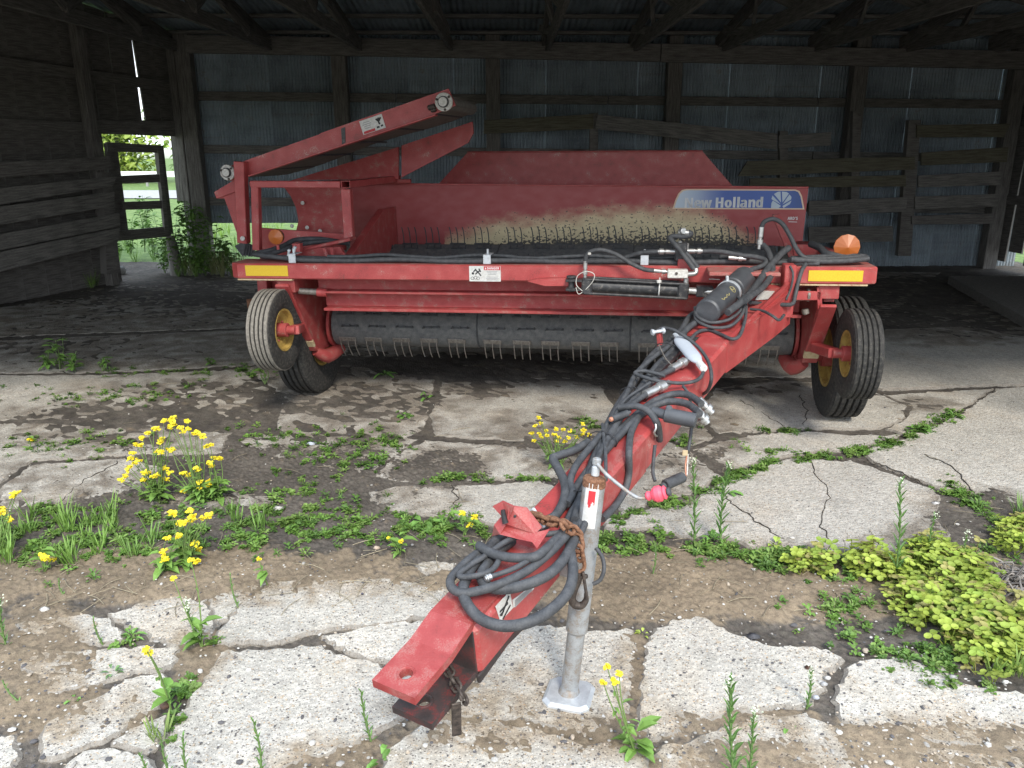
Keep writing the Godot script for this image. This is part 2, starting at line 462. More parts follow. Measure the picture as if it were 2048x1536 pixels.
# exposed aggregate: pale matrix with dark and light pebbles
func aggregate_tex() -> ImageTexture:
	var s := 1024
	var f := FastNoiseLite.new()
	f.seed = 77; f.frequency = 0.012; f.fractal_octaves = 5
	var im := f.get_seamless_image(s, s)
	im.convert(Image.FORMAT_RGB8)
	var d := im.get_data()
	var r := RandomNumberGenerator.new()
	r.seed = 901
	for i in s * s:
		var t := d[i * 3] / 255.0
		var g := 0.82 + 0.16 * (t - 0.5) + r.randf_range(-0.08, 0.08)
		d[i * 3] = int(clampf(g * 1.0, 0, 1) * 255); d[i * 3 + 1] = int(clampf(g * 0.985, 0, 1) * 255); d[i * 3 + 2] = int(clampf(g * 0.955, 0, 1) * 255)
	for k in 21000:
		var x := r.randi() % s; var y := r.randi() % s
		var rx := r.randf_range(1.2, 4.6) if r.randf() < 0.3 else r.randf_range(0.8, 2.4)
		var ry := rx * r.randf_range(0.6, 1.0)
		var q := r.randf()
		var cc: Vector3
		if q < 0.42: cc = Vector3(0.97, 0.96, 0.93) * r.randf_range(0.92, 1.03)
		elif q < 0.68: cc = Vector3(0.58, 0.56, 0.55) * r.randf_range(0.75, 1.15)
		elif q < 0.86: cc = Vector3(0.46, 0.44, 0.43) * r.randf_range(0.75, 1.2)
		else: cc = Vector3(0.84, 0.74, 0.62) * r.randf_range(0.85, 1.1)
		for j in range(-5, 6):
			for i in range(-5, 6):
				if i * i / (rx * rx) + j * j / (ry * ry) <= 1.0:
					var o := (((y + j + s) % s) * s + (x + i + s) % s) * 3
					d[o] = int(clampf(cc.x, 0, 1) * 255); d[o + 1] = int(clampf(cc.y, 0, 1) * 255); d[o + 2] = int(clampf(cc.z, 0, 1) * 255)
	var im2 := Image.create_from_data(s, s, false, Image.FORMAT_RGB8, d)
	im2.generate_mipmaps()
	return ImageTexture.create_from_image(im2)

# ---------------------------------------------------------------- soil sheet
# where soil lies over the concrete: centre px, radius px, strength
var FILM := [
	[360, 1150, 420, 45, 0.62], [1000, 1165, 160, 30, 0.6], [1500, 1165, 520, 60, 0.62], [80, 1330, 95, 120, 0.62], [110, 1420, 70, 60, 0.5],
	[1000, 1430, 190, 75, 0.52], [1900, 1500, 420, 55, 0.62], [1500, 1450, 160, 30, 0.48], [1540, 1520, 220, 50, 0.6], [660, 1530, 120, 50, 0.5], [1200, 1470, 90, 40, 0.55],
	[240, 1420, 60, 40, 0.45], [400, 1310, 60, 50, 0.5], [1260, 1350, 30, 110, 0.4],
	[880, 935, 85, 38, 0.75], [955, 775, 70, 22, 0.62], [640, 905, 130, 70, 0.5], [480, 1000, 330, 60, 0.5], [230, 850, 230, 50, 0.5], [560, 850, 330, 55, 0.4],
	[700, 800, 200, 40, 0.6], [1000, 735, 420, 26, 0.75], [1100, 870, 120, 50, 0.5], [1180, 900, 130, 60, 0.42], [1420, 870, 60, 60, 0.5], [1960, 1030, 110, 45, 0.7], [1880, 1090, 120, 40, 0.5],
	[1950, 1180, 190, 120, 0.6], [1330, 960, 60, 60, 0.42], [330, 700, 400, 40, 0.42], [120, 680, 220, 40, 0.5], [350, 640, 350, 30, 0.46], [250, 590, 320, 25, 0.45], [1480, 770, 130, 22, 0.5],
	[1900, 640, 200, 40, 0.62], [1850, 580, 220, 30, 0.7], [600, 1080, 260, 40, 0.7], [90, 960, 150, 40, 0.35], [420, 780, 200, 22, 0.45],
	[1600, 700, 90, 30, 0.6], [200, 568, 330, 22, 0.7], [1850, 810, 60, 16, 0.45], [1300, 740, 200, 30, 0.65], [120, 1060, 190, 60, 0.7], [1100, 600, 900, 30, 0.6],
]
func film_at(q: Vector2, first := 999) -> float:      # first: only the sand drifts that head the list
	var s := 0.0
	for k in mini(first, FILM.size()):
		var b: Array = FILM[k]
		var dx: float = (q.x - b[0]) / b[2]; var dy: float = (q.y - b[1]) / b[3]
		var r := dx * dx + dy * dy
		if r < 2.2:
			s = maxf(s, b[4] * clampf(1.35 - r * 0.62, 0.0, 1.0))
	return s
func soil_h(x: float, z: float) -> Vector3:      # height, film, darkness
	var q := proj(Vector3(x, 0, z))
	var s := film_at(q)
	var d := -z
	if d > 4.6: s = maxf(s, 0.2 + 0.05 * sin(x * 1.3))
	if d > 7.5: s = maxf(s, 0.3)
	var n1 := nz.get_noise_2d(x * 220.0, z * 220.0)
	var n2 := nz2.get_noise_2d(x * 900.0, z * 900.0)
	var h := -0.0145 + s * 0.025 + n1 * 0.010 + n2 * 0.0095
	# pale sand lies only in the drifts, dark earth everywhere else
	var dark := 1.0 - clampf((film_at(q, 14) - 0.2 + n1 * 0.35 + n2 * 0.2) / 0.12, 0.0, 1.0)
	return Vector3(h, s, dark)
func build_soil() -> void:
	# three sheets of one soil: fine by the camera, coarser behind
	for area in [[-2.3, 2.9, -1.15, -4.2, 0.0115], [-7.4, 7.6, -4.2, -11.9, 0.04], [-6.2, -2.3, -1.15, -4.2, 0.05], [2.9, 7.6, -1.15, -4.2, 0.05]]:
		var st: float = area[4]
		var nx := int(ceil((area[1] - area[0]) / st)); var nzc := int(ceil((area[2] - area[3]) / st))
		var sx: float = (area[1] - area[0]) / nx; var szz: float = (area[2] - area[3]) / nzc
		var vs := PackedVector3Array(); var cs := PackedColorArray(); var ns := PackedVector3Array()
		var w := nx + 1
		vs.resize(w * (nzc + 1)); cs.resize(w * (nzc + 1)); ns.resize(w * (nzc + 1))
		for j in nzc + 1:
			for i in w:
				var x: float = area[0] + sx * i; var z: float = area[2] - szz * j
				var r := soil_h(x, z)
				vs[j * w + i] = Vector3(x, r.x, z)
				var n3 := nz.get_noise_2d(x * 60.0 + 300.0, z * 60.0)
				var sand := Color(0.255, 0.20, 0.138) * (1.0 + 0.4 * n3)
				var earth := Color(0.115, 0.10, 0.084) * (1.0 + 0.5 * n3 + 0.6 * nz2.get_noise_2d(x * 1300.0, z * 1300.0))
				cs[j * w + i] = sand.lerp(earth, r.z)
		for j in nzc + 1:
			for i in w:
				var a := vs[j * w + maxi(i - 1, 0)]; var b := vs[j * w + mini(i + 1, nx)]
				var c1 := vs[maxi(j - 1, 0) * w + i]; var d1 := vs[mini(j + 1, nzc) * w + i]
				ns[j * w + i] = (c1 - d1).cross(b - a).normalized()
				if ns[j * w + i].y < 0.0: ns[j * w + i] = -ns[j * w + i]
		var ix := PackedInt32Array()
		ix.resize(nx * nzc * 6)
		var k := 0
		for j in nzc:
			for i in nx:
				var o := j * w + i
				ix[k] = o; ix[k + 1] = o + w; ix[k + 2] = o + 1
				ix[k + 3] = o + 1; ix[k + 4] = o + w; ix[k + 5] = o + w + 1
				k += 6
		var arr := []
		arr.resize(Mesh.ARRAY_MAX)
		arr[Mesh.ARRAY_VERTEX] = vs; arr[Mesh.ARRAY_NORMAL] = ns; arr[Mesh.ARRAY_COLOR] = cs; arr[Mesh.ARRAY_INDEX] = ix
		var am := ArrayMesh.new()
		am.add_surface_from_arrays(Mesh.PRIMITIVE_TRIANGLES, arr)
		var mi := MeshInstance3D.new()
		mi.name = numbered("soil")
		mi.mesh = am
		mi.material_override = M.soil
		add_child(mi)
		tag(mi, "brown sandy soil between and over the broken concrete", "soil", "", "structure")

# ---------------------------------------------------------------- concrete slabs
var APRON := [
	[[441, 1308], [586, 1291], [640, 1295], [703, 1316], [780, 1334], [830, 1352], [860, 1382], [800, 1432], [740, 1472], [620, 1512], [545, 1540], [520, 1600], [318, 1600], [330, 1530], [337, 1480], [352, 1430], [402, 1372]],
	[[436, 1270], [470, 1228], [541, 1163], [664, 1159], [800, 1157], [900, 1178], [960, 1196], [1010, 1215], [990, 1240], [890, 1228], [800, 1240], [690, 1254], [600, 1266], [560, 1282], [440, 1284]],
	[[648, 1271], [700, 1260], [800, 1246], [890, 1236], [985, 1248], [950, 1290], [900, 1330], [840, 1345], [790, 1325], [705, 1303]],
	[[222, 1230], [297, 1202], [352, 1194], [408, 1203], [428, 1244], [420, 1270], [352, 1289], [297, 1270]],
	[[416, 1198], [508, 1166], [533, 1166], [498, 1201], [436, 1246]],
	[[31, 1246], [156, 1230], [216, 1238], [247, 1275], [203, 1286], [117, 1273], [51, 1264]],
	[[78, 1304], [188, 1300], [250, 1292], [352, 1293], [361, 1300], [342, 1330], [250, 1345], [188, 1368], [94, 1388], [78, 1353], [43, 1330]],
	[[113, 1432], [219, 1383], [250, 1355], [324, 1344], [338, 1377], [310, 1411], [281, 1427], [234, 1462], [129, 1509], [90, 1509], [80, 1470]],
	[[117, 1600], [130, 1530], [164, 1504], [219, 1496], [305, 1516], [308, 1545], [300, 1600]],
	[[232, 1483], [289, 1441], [334, 1430], [330, 1463], [289, 1497]],
	[[-60, 1467], [23, 1472], [38, 1502], [22, 1533], [-60, 1545]],
	[[960, 1348], [1000, 1262], [1090, 1246], [1180, 1262], [1264, 1260], [1268, 1312], [1256, 1361], [1250, 1436], [1170, 1470], [1080, 1440], [975, 1432], [890, 1428]],
	[[1306, 1260], [1345, 1239], [1399, 1233], [1465, 1268], [1556, 1293], [1655, 1297], [1682, 1314], [1649, 1345], [1637, 1378], [1608, 1407], [1490, 1420], [1380, 1445], [1300, 1475], [1279, 1453], [1286, 1328]],
	[[1711, 1326], [1780, 1314], [1883, 1330], [1912, 1368], [2048, 1388], [2140, 1400], [2140, 1500], [2048, 1500], [1904, 1485], [1759, 1470], [1689, 1440], [1666, 1397]],
	[[780, 1500], [850, 1440], [970, 1445], [1080, 1462], [1170, 1490], [1262, 1478], [1290, 1490], [1300, 1560], [1280, 1620], [740, 1620]],
	[[1316, 1500], [1490, 1440], [1610, 1425], [1680, 1455], [1760, 1485], [1904, 1500], [2060, 1515], [2140, 1530], [2140, 1640], [1320, 1640]],
	[[836, 1128], [875, 1119], [908, 1126], [900, 1143], [850, 1147]],
]
var FLOOR := [
	[[738, 984], [803, 971], [949, 968], [1080, 960], [1200, 1000], [1190, 1020], [1200, 1058], [1080, 1050], [981, 1046], [917, 1032], [841, 1028], [797, 1025], [742, 1002]],
	[[1210, 1052], [1205, 1030], [1240, 1040], [1300, 1012], [1384, 998], [1453, 957], [1577, 917], [1701, 921], [1738, 932], [1867, 979], [1882, 996], [1869, 1032], [1899, 1068], [1891, 1090], [1785, 1114], [1701, 1108], [1599, 1104], [1504, 1093], [1461, 1075], [1373, 1071], [1300, 1058]],
	[[1747, 888], [1806, 877], [1916, 830], [1992, 778], [2060, 774], [2300, 774], [2300, 1040], [2060, 1008], [1939, 994], [1886, 975], [1744, 921], [1729, 902]],
	[[1437, 883], [1504, 870], [1614, 862], [1700, 870], [1800, 868], [1725, 895], [1600, 905], [1470, 935], [1390, 900]],
	[[1440, 866], [1400, 830], [1430, 776], [1560, 760], [1700, 768], [1755, 784], [1815, 812], [1806, 838], [1762, 856], [1614, 856], [1504, 862]],
	[[1768, 788], [1985, 777], [1908, 826], [1810, 868], [1772, 856], [1812, 836], [1822, 812]],
	[[1765, 780], [1990, 770], [2300, 768], [2300, 640], [1990, 650], [1770, 660], [1700, 700], [1690, 762]],
	[[1232, 985], [1245, 1030], [1300, 1005], [1375, 990], [1440, 952], [1380, 900], [1330, 880], [1260, 900], [1215, 950]],
	[[742, 950], [800, 905], [850, 880], [1000, 890], [1110, 900], [1200, 930], [1215, 975], [1090, 950], [949, 960], [803, 963]],
	[[860, 830], [885, 765], [1050, 757], [1200, 765], [1240, 830], [1230, 880], [1100, 890], [1000, 880], [870, 868]],
	[[1250, 880], [1250, 765], [1420, 768], [1392, 830], [1430, 875], [1380, 892], [1330, 872]],
	[[0, 975], [60, 930], [250, 915], [330, 935], [280, 975], [120, 1010], [0, 1020]],
	[[300, 985], [420, 975], [540, 990], [555, 1008], [480, 1020], [300, 1008]],
	[[-300, 960], [-300, 850], [0, 845], [300, 850], [460, 865], [440, 905], [250, 908], [60, 922], [0, 965]],
	[[-300, 842], [-300, 760], [0, 752], [200, 750], [480, 738], [560, 790], [540, 860], [300, 842], [0, 838]],
	[[490, 736], [640, 720], [870, 760], [850, 870], [740, 945], [600, 930], [470, 880], [550, 860], [570, 790]],
	[[-300, 752], [-300, 690], [0, 680], [300, 668], [500, 660], [640, 712], [480, 732], [200, 744], [0, 746]],
	[[-200, 684], [-100, 630], [160, 590], [420, 585], [620, 600], [700, 660], [640, 705], [505, 655], [300, 662], [0, 674]],
	[[700, 655], [630, 600], [1100, 610], [1500, 620], [1690, 650], [1695, 755], [1560, 754], [1200, 758], [880, 756], [650, 708]],
	[[160, 584], [300, 552], [620, 548], [1000, 545], [1100, 604], [620, 594], [420, 580]],
	[[1774, 652], [1886, 551], [2300, 549], [2300, 634], [1990, 643]],
	[[1110, 604], [1010, 545], [1500, 540], [1880, 545], [1760, 650], [1500, 614]],
]
func slab(px: Array, parent: Node, sp: float, dy: float, base_col: Color, dirt: Color, grow: float) -> void:
	var base := PackedVector2Array()
	for p in px:
		var w := gp(p[0], p[1])
		base.append(Vector2(w.x, w.z))
	var wide := Geometry2D.offset_polygon(base, grow)
	if wide.size() == 1: base = wide[0]
	# rough outline
	var o := PackedVector2Array()
	for i in base.size():
		var a := base[i]; var b := base[(i + 1) % base.size()]
		var m := maxi(1, int((b - a).length() / minf(sp * 0.5, 0.04)))
		var pn := (b - a).orthogonal().normalized()
		for k in m:
			var q := a.lerp(b, float(k) / m)
			var dn := nz.get_noise_2d(q.x * 260.0, q.y * 260.0) * 0.018 + nz2.get_noise_2d(q.x * 900.0, q.y * 900.0) * 0.016
			o.append(q + pn * dn)
	var cw := Geometry2D.is_polygon_clockwise(o)
	var inner := PackedVector2Array()
	var m2 := o.size()
	for i in m2:
		var tn := (o[(i + 1) % m2] - o[(i + m2 - 1) % m2]).normalized()
		var inn := Vector2(-tn.y, tn.x)
		if cw: inn = -inn
		# is_polygon_clockwise uses y down; check the side
		if not Geometry2D.is_point_in_polygon(o[i] + inn * 0.004, o): inn = -inn
		inner.append(o[i] + inn * (0.012 + 0.008 * nz2.get_noise_2d(o[i].x * 700.0, o[i].y * 700.0)))
	var pts := inner.duplicate()
	var r2 := Rect2(o[0], Vector2.ZERO)
	for q in o: r2 = r2.expand(q)
	var y := r2.position.y
	while y < r2.end.y:
		var x := r2.position.x
		while x < r2.end.x:
			var q := Vector2(x + rng.randf_range(-0.3, 0.3) * sp, y + rng.randf_range(-0.3, 0.3) * sp)
			if Geometry2D.is_point_in_polygon(q, inner):
				pts.append(q)
			x += sp
		y += sp
	var tris := Geometry2D.triangulate_delaunay(pts)
	var g := G.new()
	var tilt := Vector2(rng.randf_range(-0.006, 0.006), rng.randf_range(-0.006, 0.006))
	var c0 := r2.get_center()
	var vs := []
	var cs := []
	var ns := []
	var tone := rng.randf_range(0.93, 1.05)
	for i in pts.size():
		var q := pts[i]
		vs.append(Vector3(q.x, slab_y(q, c0, tilt, dy), q.y))
		var e := 0.05
		var hx := slab_y(q + Vector2(e, 0), c0, tilt, dy) - slab_y(q - Vector2(e, 0), c0, tilt, dy)
		var hz := slab_y(q + Vector2(0, e), c0, tilt, dy) - slab_y(q - Vector2(0, e), c0, tilt, dy)
		ns.append(Vector3(-hx / (2 * e), 1, -hz / (2 * e)).normalized())
		var st := nz.get_noise_2d(q.x * 55.0 + 90.0, q.y * 55.0 + 10.0)
		var st2 := nz.get_noise_2d(q.x * 160.0 - 40.0, q.y * 160.0)
		var k := tone * (1.0 + 0.16 * st + 0.08 * st2)
		var grey := clampf(st2 * 1.6 - 0.35, 0.0, 0.5)
		var cc := base_col * k
		cc = cc.lerp(base_col * 0.64, grey)
		cc = cc.lerp(base_col * Color(0.76, 0.66, 0.55), clampf(st * 1.2 - 0.2, 0.0, 0.5))
		# a film of soil trodden into the surface, blotched
		var fs := film_at(proj(Vector3(q.x, 0, q.y)))
		var blot := clampf(fs * 1.6 - 0.14 + nz2.get_noise_2d(q.x * 420.0, q.y * 420.0) * 1.1 + st2 * 0.5, 0.0, 0.8)
		if fs > 0.05: cc = cc.lerp(dirt, blot)
		cs.append(cc)
	for i in range(0, tris.size(), 3):
		var a := tris[i]; var b := tris[i + 1]; var d := tris[i + 2]
		var ct := (pts[a] + pts[b] + pts[d]) / 3.0
		if not Geometry2D.is_point_in_polygon(ct, inner): continue
		var s0 := g.c.size()
		g.t3(vs[a], vs[b], vs[d], ns[a], ns[b], ns[d])
		var ordr := [a, b, d]
		if g.v[s0 + 1] != vs[b]: ordr = [a, d, b]
		for k in 3: g.c[s0 + k] = cs[ordr[k]]
	g.col = Color(0.40, 0.38, 0.35)
	for i in m2:
		var j := (i + 1) % m2
		var ia: Vector3 = vs[i]; var ib: Vector3 = vs[j]
		var oa := Vector3(o[i].x, ia.y - 0.010, o[i].y); var ob := Vector3(o[j].x, ib.y - 0.010, o[j].y)
		var out := Vector3(o[i].x - inner[i].x, 0, o[i].y - inner[i].y).normalized()
		g.quad(ia, ib, ob, oa, Vector3.UP + out)
		g.quad(oa, ob, ob - Vector3(0, 0.08, 0), oa - Vector3(0, 0.08, 0), out)
	obj("slab", g, M.concrete, parent)
func slab_y(q: Vector2, c0: Vector2, tilt: Vector2, dy: float) -> float:
	return dy + (q - c0).dot(tilt) + nz.get_noise_2d(q.x * 90.0, q.y * 90.0) * 0.005
func build_floor() -> void:
	var ap := Node3D.new()
	ap.name = "pavement"
	add_child(ap)
	tag(ap, "bright cracked concrete apron in front of the barn", "pavement", "", "structure")
	for s in APRON: slab(s, ap, 0.04, 0.0, Color(0.76, 0.745, 0.71), Color(0.40, 0.32, 0.23), 0.011)
	var fl := Node3D.new()
	fl.name = "floor"
	add_child(fl)
	tag(fl, "grey cracked concrete floor running into the barn", "floor", "", "structure")
	for s in FLOOR: slab(s, fl, 0.05 if s[0][1] > 870 else 0.075, 0.0, Color(0.74, 0.73, 0.705), Color(0.24, 0.205, 0.17), 0.004)
	# hairline cracks drawn as thin dark raised lines
	for c in [[0, [1745, 922], [1800, 945], [1869, 977]], [0, [1440, 985], [1480, 1020], [1530, 1055], [1570, 1082]], [0, [1480, 800], [1530, 830], [1575, 858]], [0, [1600, 790], [1612, 820], [1608, 856]], [0, [1950, 985], [1900, 930], [1840, 905]], [0, [1620, 925], [1660, 990], [1640, 1040], [1670, 1100]], [0, [950, 895], [1010, 885], [1080, 882], [1140, 890]], [0, [1120, 905], [1150, 930], [1190, 965]], [0, [120, 1005], [170, 960], [250, 918]], [0, [900, 970], [915, 1000], [905, 1030]]]:
		var pts := []
		for i in range(1, c.size() - 1):
			var a := gp(c[i][0], c[i][1]); var b := gp(c[i + 1][0], c[i + 1][1])
			for k in 8:
				var q := a.lerp(b, k / 8.0)
				pts.append(q + Vector3(nz.get_noise_2d(q.x * 500.0, q.z * 500.0) * 0.03, 0.0012, nz2.get_noise_2d(q.x * 500.0, q.z * 500.0) * 0.03))
		var rad := []
		for i in pts.size(): rad.append(0.0016 + 0.0016 * absf(sin(i * 1.7)))
		var gc := G.new()
		gc.col = Color(0.07, 0.06, 0.05)
		gc.tube(pts, rad, 5, 2)
		obj("crack_line", gc, M.soil, fl if c[0] == 0 else ap)
	# raised strip of concrete along the right wall
	var g := G.new()
	var k0 := gp(1895, 568); var k1 := gp(2060, 664)
	k0.y = 0; k1.y = 0
	var dd := (k1 - k0).normalized()
	var k2 := k1 + dd * 3.0
	g.plate([k0 + Vector3(0, 0.1, 0), k2 + Vector3(0, 0.1, 0), k2 + Vector3(6, 0.1, 0), k0 + Vector3(3.0, 0.1, 0)], Vector3(0, -0.2, 0))
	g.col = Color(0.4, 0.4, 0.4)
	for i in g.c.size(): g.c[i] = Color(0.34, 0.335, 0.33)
	obj("raised_ledge", g, M.concrete, fl)
# ---------------------------------------------------------------- barn
var BL := Vector3(-4.5, 0, -11.2)
var BR := Vector3(6.9, 0, -11.4)
var LD := Vector3(-0.358, 0, 0.934).normalized()     # along the left wall towards the front
var BD: Vector3 = (BR - BL).normalized()
var BN: Vector3 = Vector3.UP.cross(BD).normalized() * -1.0
var LN: Vector3 = LD.cross(Vector3.UP).normalized()
func roof_y(z: float) -> float:
	var d := -z
	if d > 7.4: return lerpf(3.62, 3.02, (d - 7.4) / 4.0)
	return lerpf(2.30, 3.62, (d - 3.2) / 4.2)  # unseen front slope, set low and far forward to darken the interior
func bw(px: float, py: float, off: float) -> Vector3:
	return on_plane(px, py, BL + BN * off, BN)
func lw(px: float, py: float, off: float) -> Vector3:
	return on_plane(px, py, BL + LN * off, LN)
func corr(g: G, a: Vector3, along: Vector3, up: Vector3, nrm: Vector3, pitch: float, amp: float) -> void:
	var l := along.length()
	var m := int(round(l / pitch * 6.0))
	for i in m:
		var t0 := float(i) / m; var t1 := float(i + 1) / m
		var p0 := TAU * t0 * l / pitch; var p1 := TAU * t1 * l / pitch
		var q0 := a + along * t0 + nrm * (amp * sin(p0)); var q1 := a + along * t1 + nrm * (amp * sin(p1))
		var ad := along / l
		var n0 := (nrm - ad * (amp * TAU / pitch * cos(p0))).normalized(); var n1 := (nrm - ad * (amp * TAU / pitch * cos(p1))).normalized()
		g.t3(q0, q1, q1 + up, n0, n1, n1)
		g.t3(q0, q1 + up, q0 + up, n0, n1, n0)
# a board seen with its top edge and bottom edge between two pixel columns on a plane
func board(g: G, tl: Array, tr: Array, bl: Array, br: Array, p0: Vector3, nrm: Vector3, th: float) -> void:
	g.plate([on_plane(tl[0], tl[1], p0, nrm), on_plane(tr[0], tr[1], p0, nrm), on_plane(br[0], br[1], p0, nrm), on_plane(bl[0], bl[1], p0, nrm)], -nrm * th)
func build_barn() -> void:
	if BN.z < 0.0: BN = -BN
	if LN.x < 0.0: LN = -LN
	var barn := thing("barn", BL + Vector3(5.5, 0, 3.0), "dark old pole barn of corrugated sheets and rough timber", "barn")
	# back wall: corrugated sheets on girts
	var bwall := Node3D.new(); bwall.name = "back_wall"; barn.add_child(bwall)
	var L := (BR - BL).length()
	var s := 0.0
	var i := 0
	while s < L:
		var w := 0.64
		var lo := 0.62 if s < 1.9 else (0.06 + rng.randf() * 0.05)
		lo = lo if s < 1.9 else -0.04
		for r in 2:
			var g := G.new()
			var y0: float = lo if r == 0 else 1.58
			var y1: float = 1.63 if r == 0 else 3.2
			corr(g, BL + BD * s - BN * (0.012 * (i % 2) + 0.05 + (0.02 if r == 0 else 0.0)) + Vector3(0, y0, 0), BD * w, Vector3(0, y1 - y0, 0) , BN, 0.043, 0.011)
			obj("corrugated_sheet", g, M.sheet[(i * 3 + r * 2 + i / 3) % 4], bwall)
		s += w - 0.02
		i += 1
	# girts (rails) on the inside of the sheets, sagging a little to the right
	for h in [[2.30, 2.20, "wood_dark"], [1.62, 1.5, "wood_grey"], [0.93, 0.8, "wood_grey"]]:
		for k in 4:
			var a := BL + BD * (0.1 + k * 2.85) + Vector3(0, lerpf(h[0], h[1], k / 4.0), 0) + BN * 0.015
			var b := BL + BD * (0.1 + k * 2.85 + 2.84) + Vector3(0, lerpf(h[0], h[1], (k + 1) / 4.0), 0) + BN * 0.015
			var g := G.new()
			g.bar(a, b, 0.045, 0.115)
			obj("girt", g, M[h[2]], bwall)
	# posts along the back wall
	for pxx in [390, 690, 988, 1342, 1700, 2012]:
		var g := G.new()
		var c := bw(pxx, 300, 0.14); c.y = 0
		g.bar(c - Vector3(0, 0.1, 0), c + Vector3(rng.randf_range(-0.03, 0.03), roof_y(c.z) - 0.02, 0), 0.19, 0.17, BN, 0.006)
		obj("post", g, M.wood_dark, barn)
	# girder in front of the posts
	var ga := bw(372, 88, 0.28); var gb := bw(1320, 106, 0.28); var gc := bw(2060, 121, 0.28)
	var gg := G.new()
	gg.bar(ga, gb, 0.07, 0.215)
	obj("girder", gg, M.wood_dark, barn)
	gg = G.new()
	gg.bar(gb + (gc - gb).normalized() * 0.01, gc, 0.072, 0.22)
	obj("girder", gg, M.wood_dark, barn)
	# trusses
	var x := -4.35
	while x < 7.0:
		var zb := -11.15
		var tr := Node3D.new(); tr.name = "truss"; barn.add_child(tr, true)
		var jx := rng.randf_range(-0.05, 0.05)
		var top := func(z: float, dx: float) -> Vector3: return Vector3(x + jx + dx, roof_y(z) - 0.12, z)
		var g := G.new()
		g.bar(top.call(zb, 0), top.call(-7.4, 0), 0.05, 0.15); obj("rafter", g, M.wood_dark, tr)
		g = G.new(); g.bar(top.call(-7.39, 0), top.call(-3.4, 0), 0.05, 0.15); obj("rafter", g, M.wood_dark, tr)
		g = G.new(); g.bar(Vector3(x + jx + 0.055, 2.9, zb), Vector3(x + jx + 0.055, 2.84, -5.5), 0.05, 0.14); obj("tie_beam", g, M.wood_dark, tr)
		for wb in [[-10.6, -9.9], [-9.3, -9.9], [-9.2, -8.3], [-7.5, -8.3], [-7.3, -6.3]]:
			g = G.new()
			g.bar(Vector3(x + jx - 0.05, roof_y(wb[0]) - 0.1, wb[0]), Vector3(x + jx + 0.1, 2.92, wb[1]), 0.04, 0.1)
			obj("web", g, M.wood_grey if int(x * 10) % 3 == 0 else M.wood_dark, tr)
		x += 1.18
	# purlins and roof sheets
	for z in [-11.0, -10.35, -9.7, -9.05, -8.4, -7.75, -7.05, -6.4, -5.7, -5.0, -4.3, -3.8, -3.27]:
		var g := G.new()
		g.bar(Vector3(-7.8, roof_y(z) - 0.02, z), Vector3(7.3, roof_y(z) - 0.04, z), 0.09, 0.04)
		obj("purlin", g, M.wood_grey, barn)
	var roof := Node3D.new(); roof.name = "roof"; barn.add_child(roof)
	x = -7.9
	i = 0
	while x < 7.4:
		for sl in [[-11.55, -7.38], [-7.42, -3.18]]:
			var a := Vector3(x, roof_y(sl[0]) + 0.02 + 0.003 * (i % 2), sl[0]); var b := Vector3(x, roof_y(sl[1]) + 0.02 + 0.003 * (i % 2), sl[1])
			if sl[0] < -8.0: a.y = roof_y(-11.4) + 0.02 + 0.003 * (i % 2) - 0.02
			var g := G.new()
			corr(g, a, Vector3(0.68, 0, 0), b - a, Vector3.UP, 0.076, 0.009)
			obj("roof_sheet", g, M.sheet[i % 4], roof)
		x += 0.608
		i += 1
	# left wall: vertical planks with a doorway
	var lwall := Node3D.new(); lwall.name = "left_wall"; barn.add_child(lwall)
	var sof := func(px: float) -> float: return (lw(px, 300, 0) - BL).dot(LD)
	var d_r: float = sof.call(357.0); var d_l: float = sof.call(208.0); var dtop := lw(280, 258, 0).y
	var n_l: float = sof.call(178.0); var n_r: float = sof.call(187.0)
	var edges := [0.0]
	for pxx in [357.0, 330.0, 292.0, 246.0, 208.0, 187.0, 178.0, 150.0, 100.0, 50.0, 0.0]: edges.append(sof.call(pxx))
	var last: float = edges[-1]
	while last < 8.4:
		last += 0.42
		edges.append(last)
	for k in edges.size() - 1:
		var a0: float = edges[k] + 0.003; var a1: float = edges[k + 1] - 0.003
		var mid := (a0 + a1) * 0.5
		var lo := -0.06
		if mid > d_r and mid < d_l: lo = dtop + 0.04
		if mid > n_r and mid < n_l: lo = dtop
		if mid > 2.2: lo = -0.06
		var t0 := a0; var t1 := a1
		var tk := 0.0
		if k == 2: t1 -= 0.004; a1 -= 0.06           # the plank edges part into a long wedge of daylight
		if k == 3: t0 += 0.004
		if k == 4: t0 += 0.005
		var hi := func(sv: float) -> float: return roof_y((BL + LD * sv).z) - 0.0
		var g := G.new()
		g.plate([BL + LD * a0 + Vector3(0, lo, 0), BL + LD * a1 + Vector3(0, lo, 0), BL + LD * t1 + Vector3(0, hi.call(t1), 0), BL + LD * t0 + Vector3(0, hi.call(t0) - tk, 0)], -LN * 0.022)
		obj("plank", g, M.wood_dark, lwall)
	# window slot below the narrow gap and boards that close the low wall
	for hh in [[0.72, 0.95], [1.02, 1.19]]:
		var g := G.new()
		g.plate([BL + LD * (n_r - 0.02) + LN * 0.004 + Vector3(0, hh[0], 0), BL + LD * (n_l + 0.02) + LN * 0.004 + Vector3(0, hh[0], 0), BL + LD * (n_l + 0.02) + LN * 0.004 + Vector3(0, hh[1], 0), BL + LD * (n_r - 0.02) + LN * 0.004 + Vector3(0, hh[1], 0)], LN * 0.03)
		obj("plank", g, M.wood_dark, lwall)
	for hh in [2.42, 1.86]:
		var g := G.new()
		g.bar(BL + LN * 0.04 + Vector3(0, hh - 0.02, 0), BL + LN * 0.04 + LD * 6.8 + Vector3(0, hh + 0.2 if hh > 2.0 else hh + 0.04, 0), 0.05, 0.12)
		obj("girt", g, M.wood_dark, lwall)
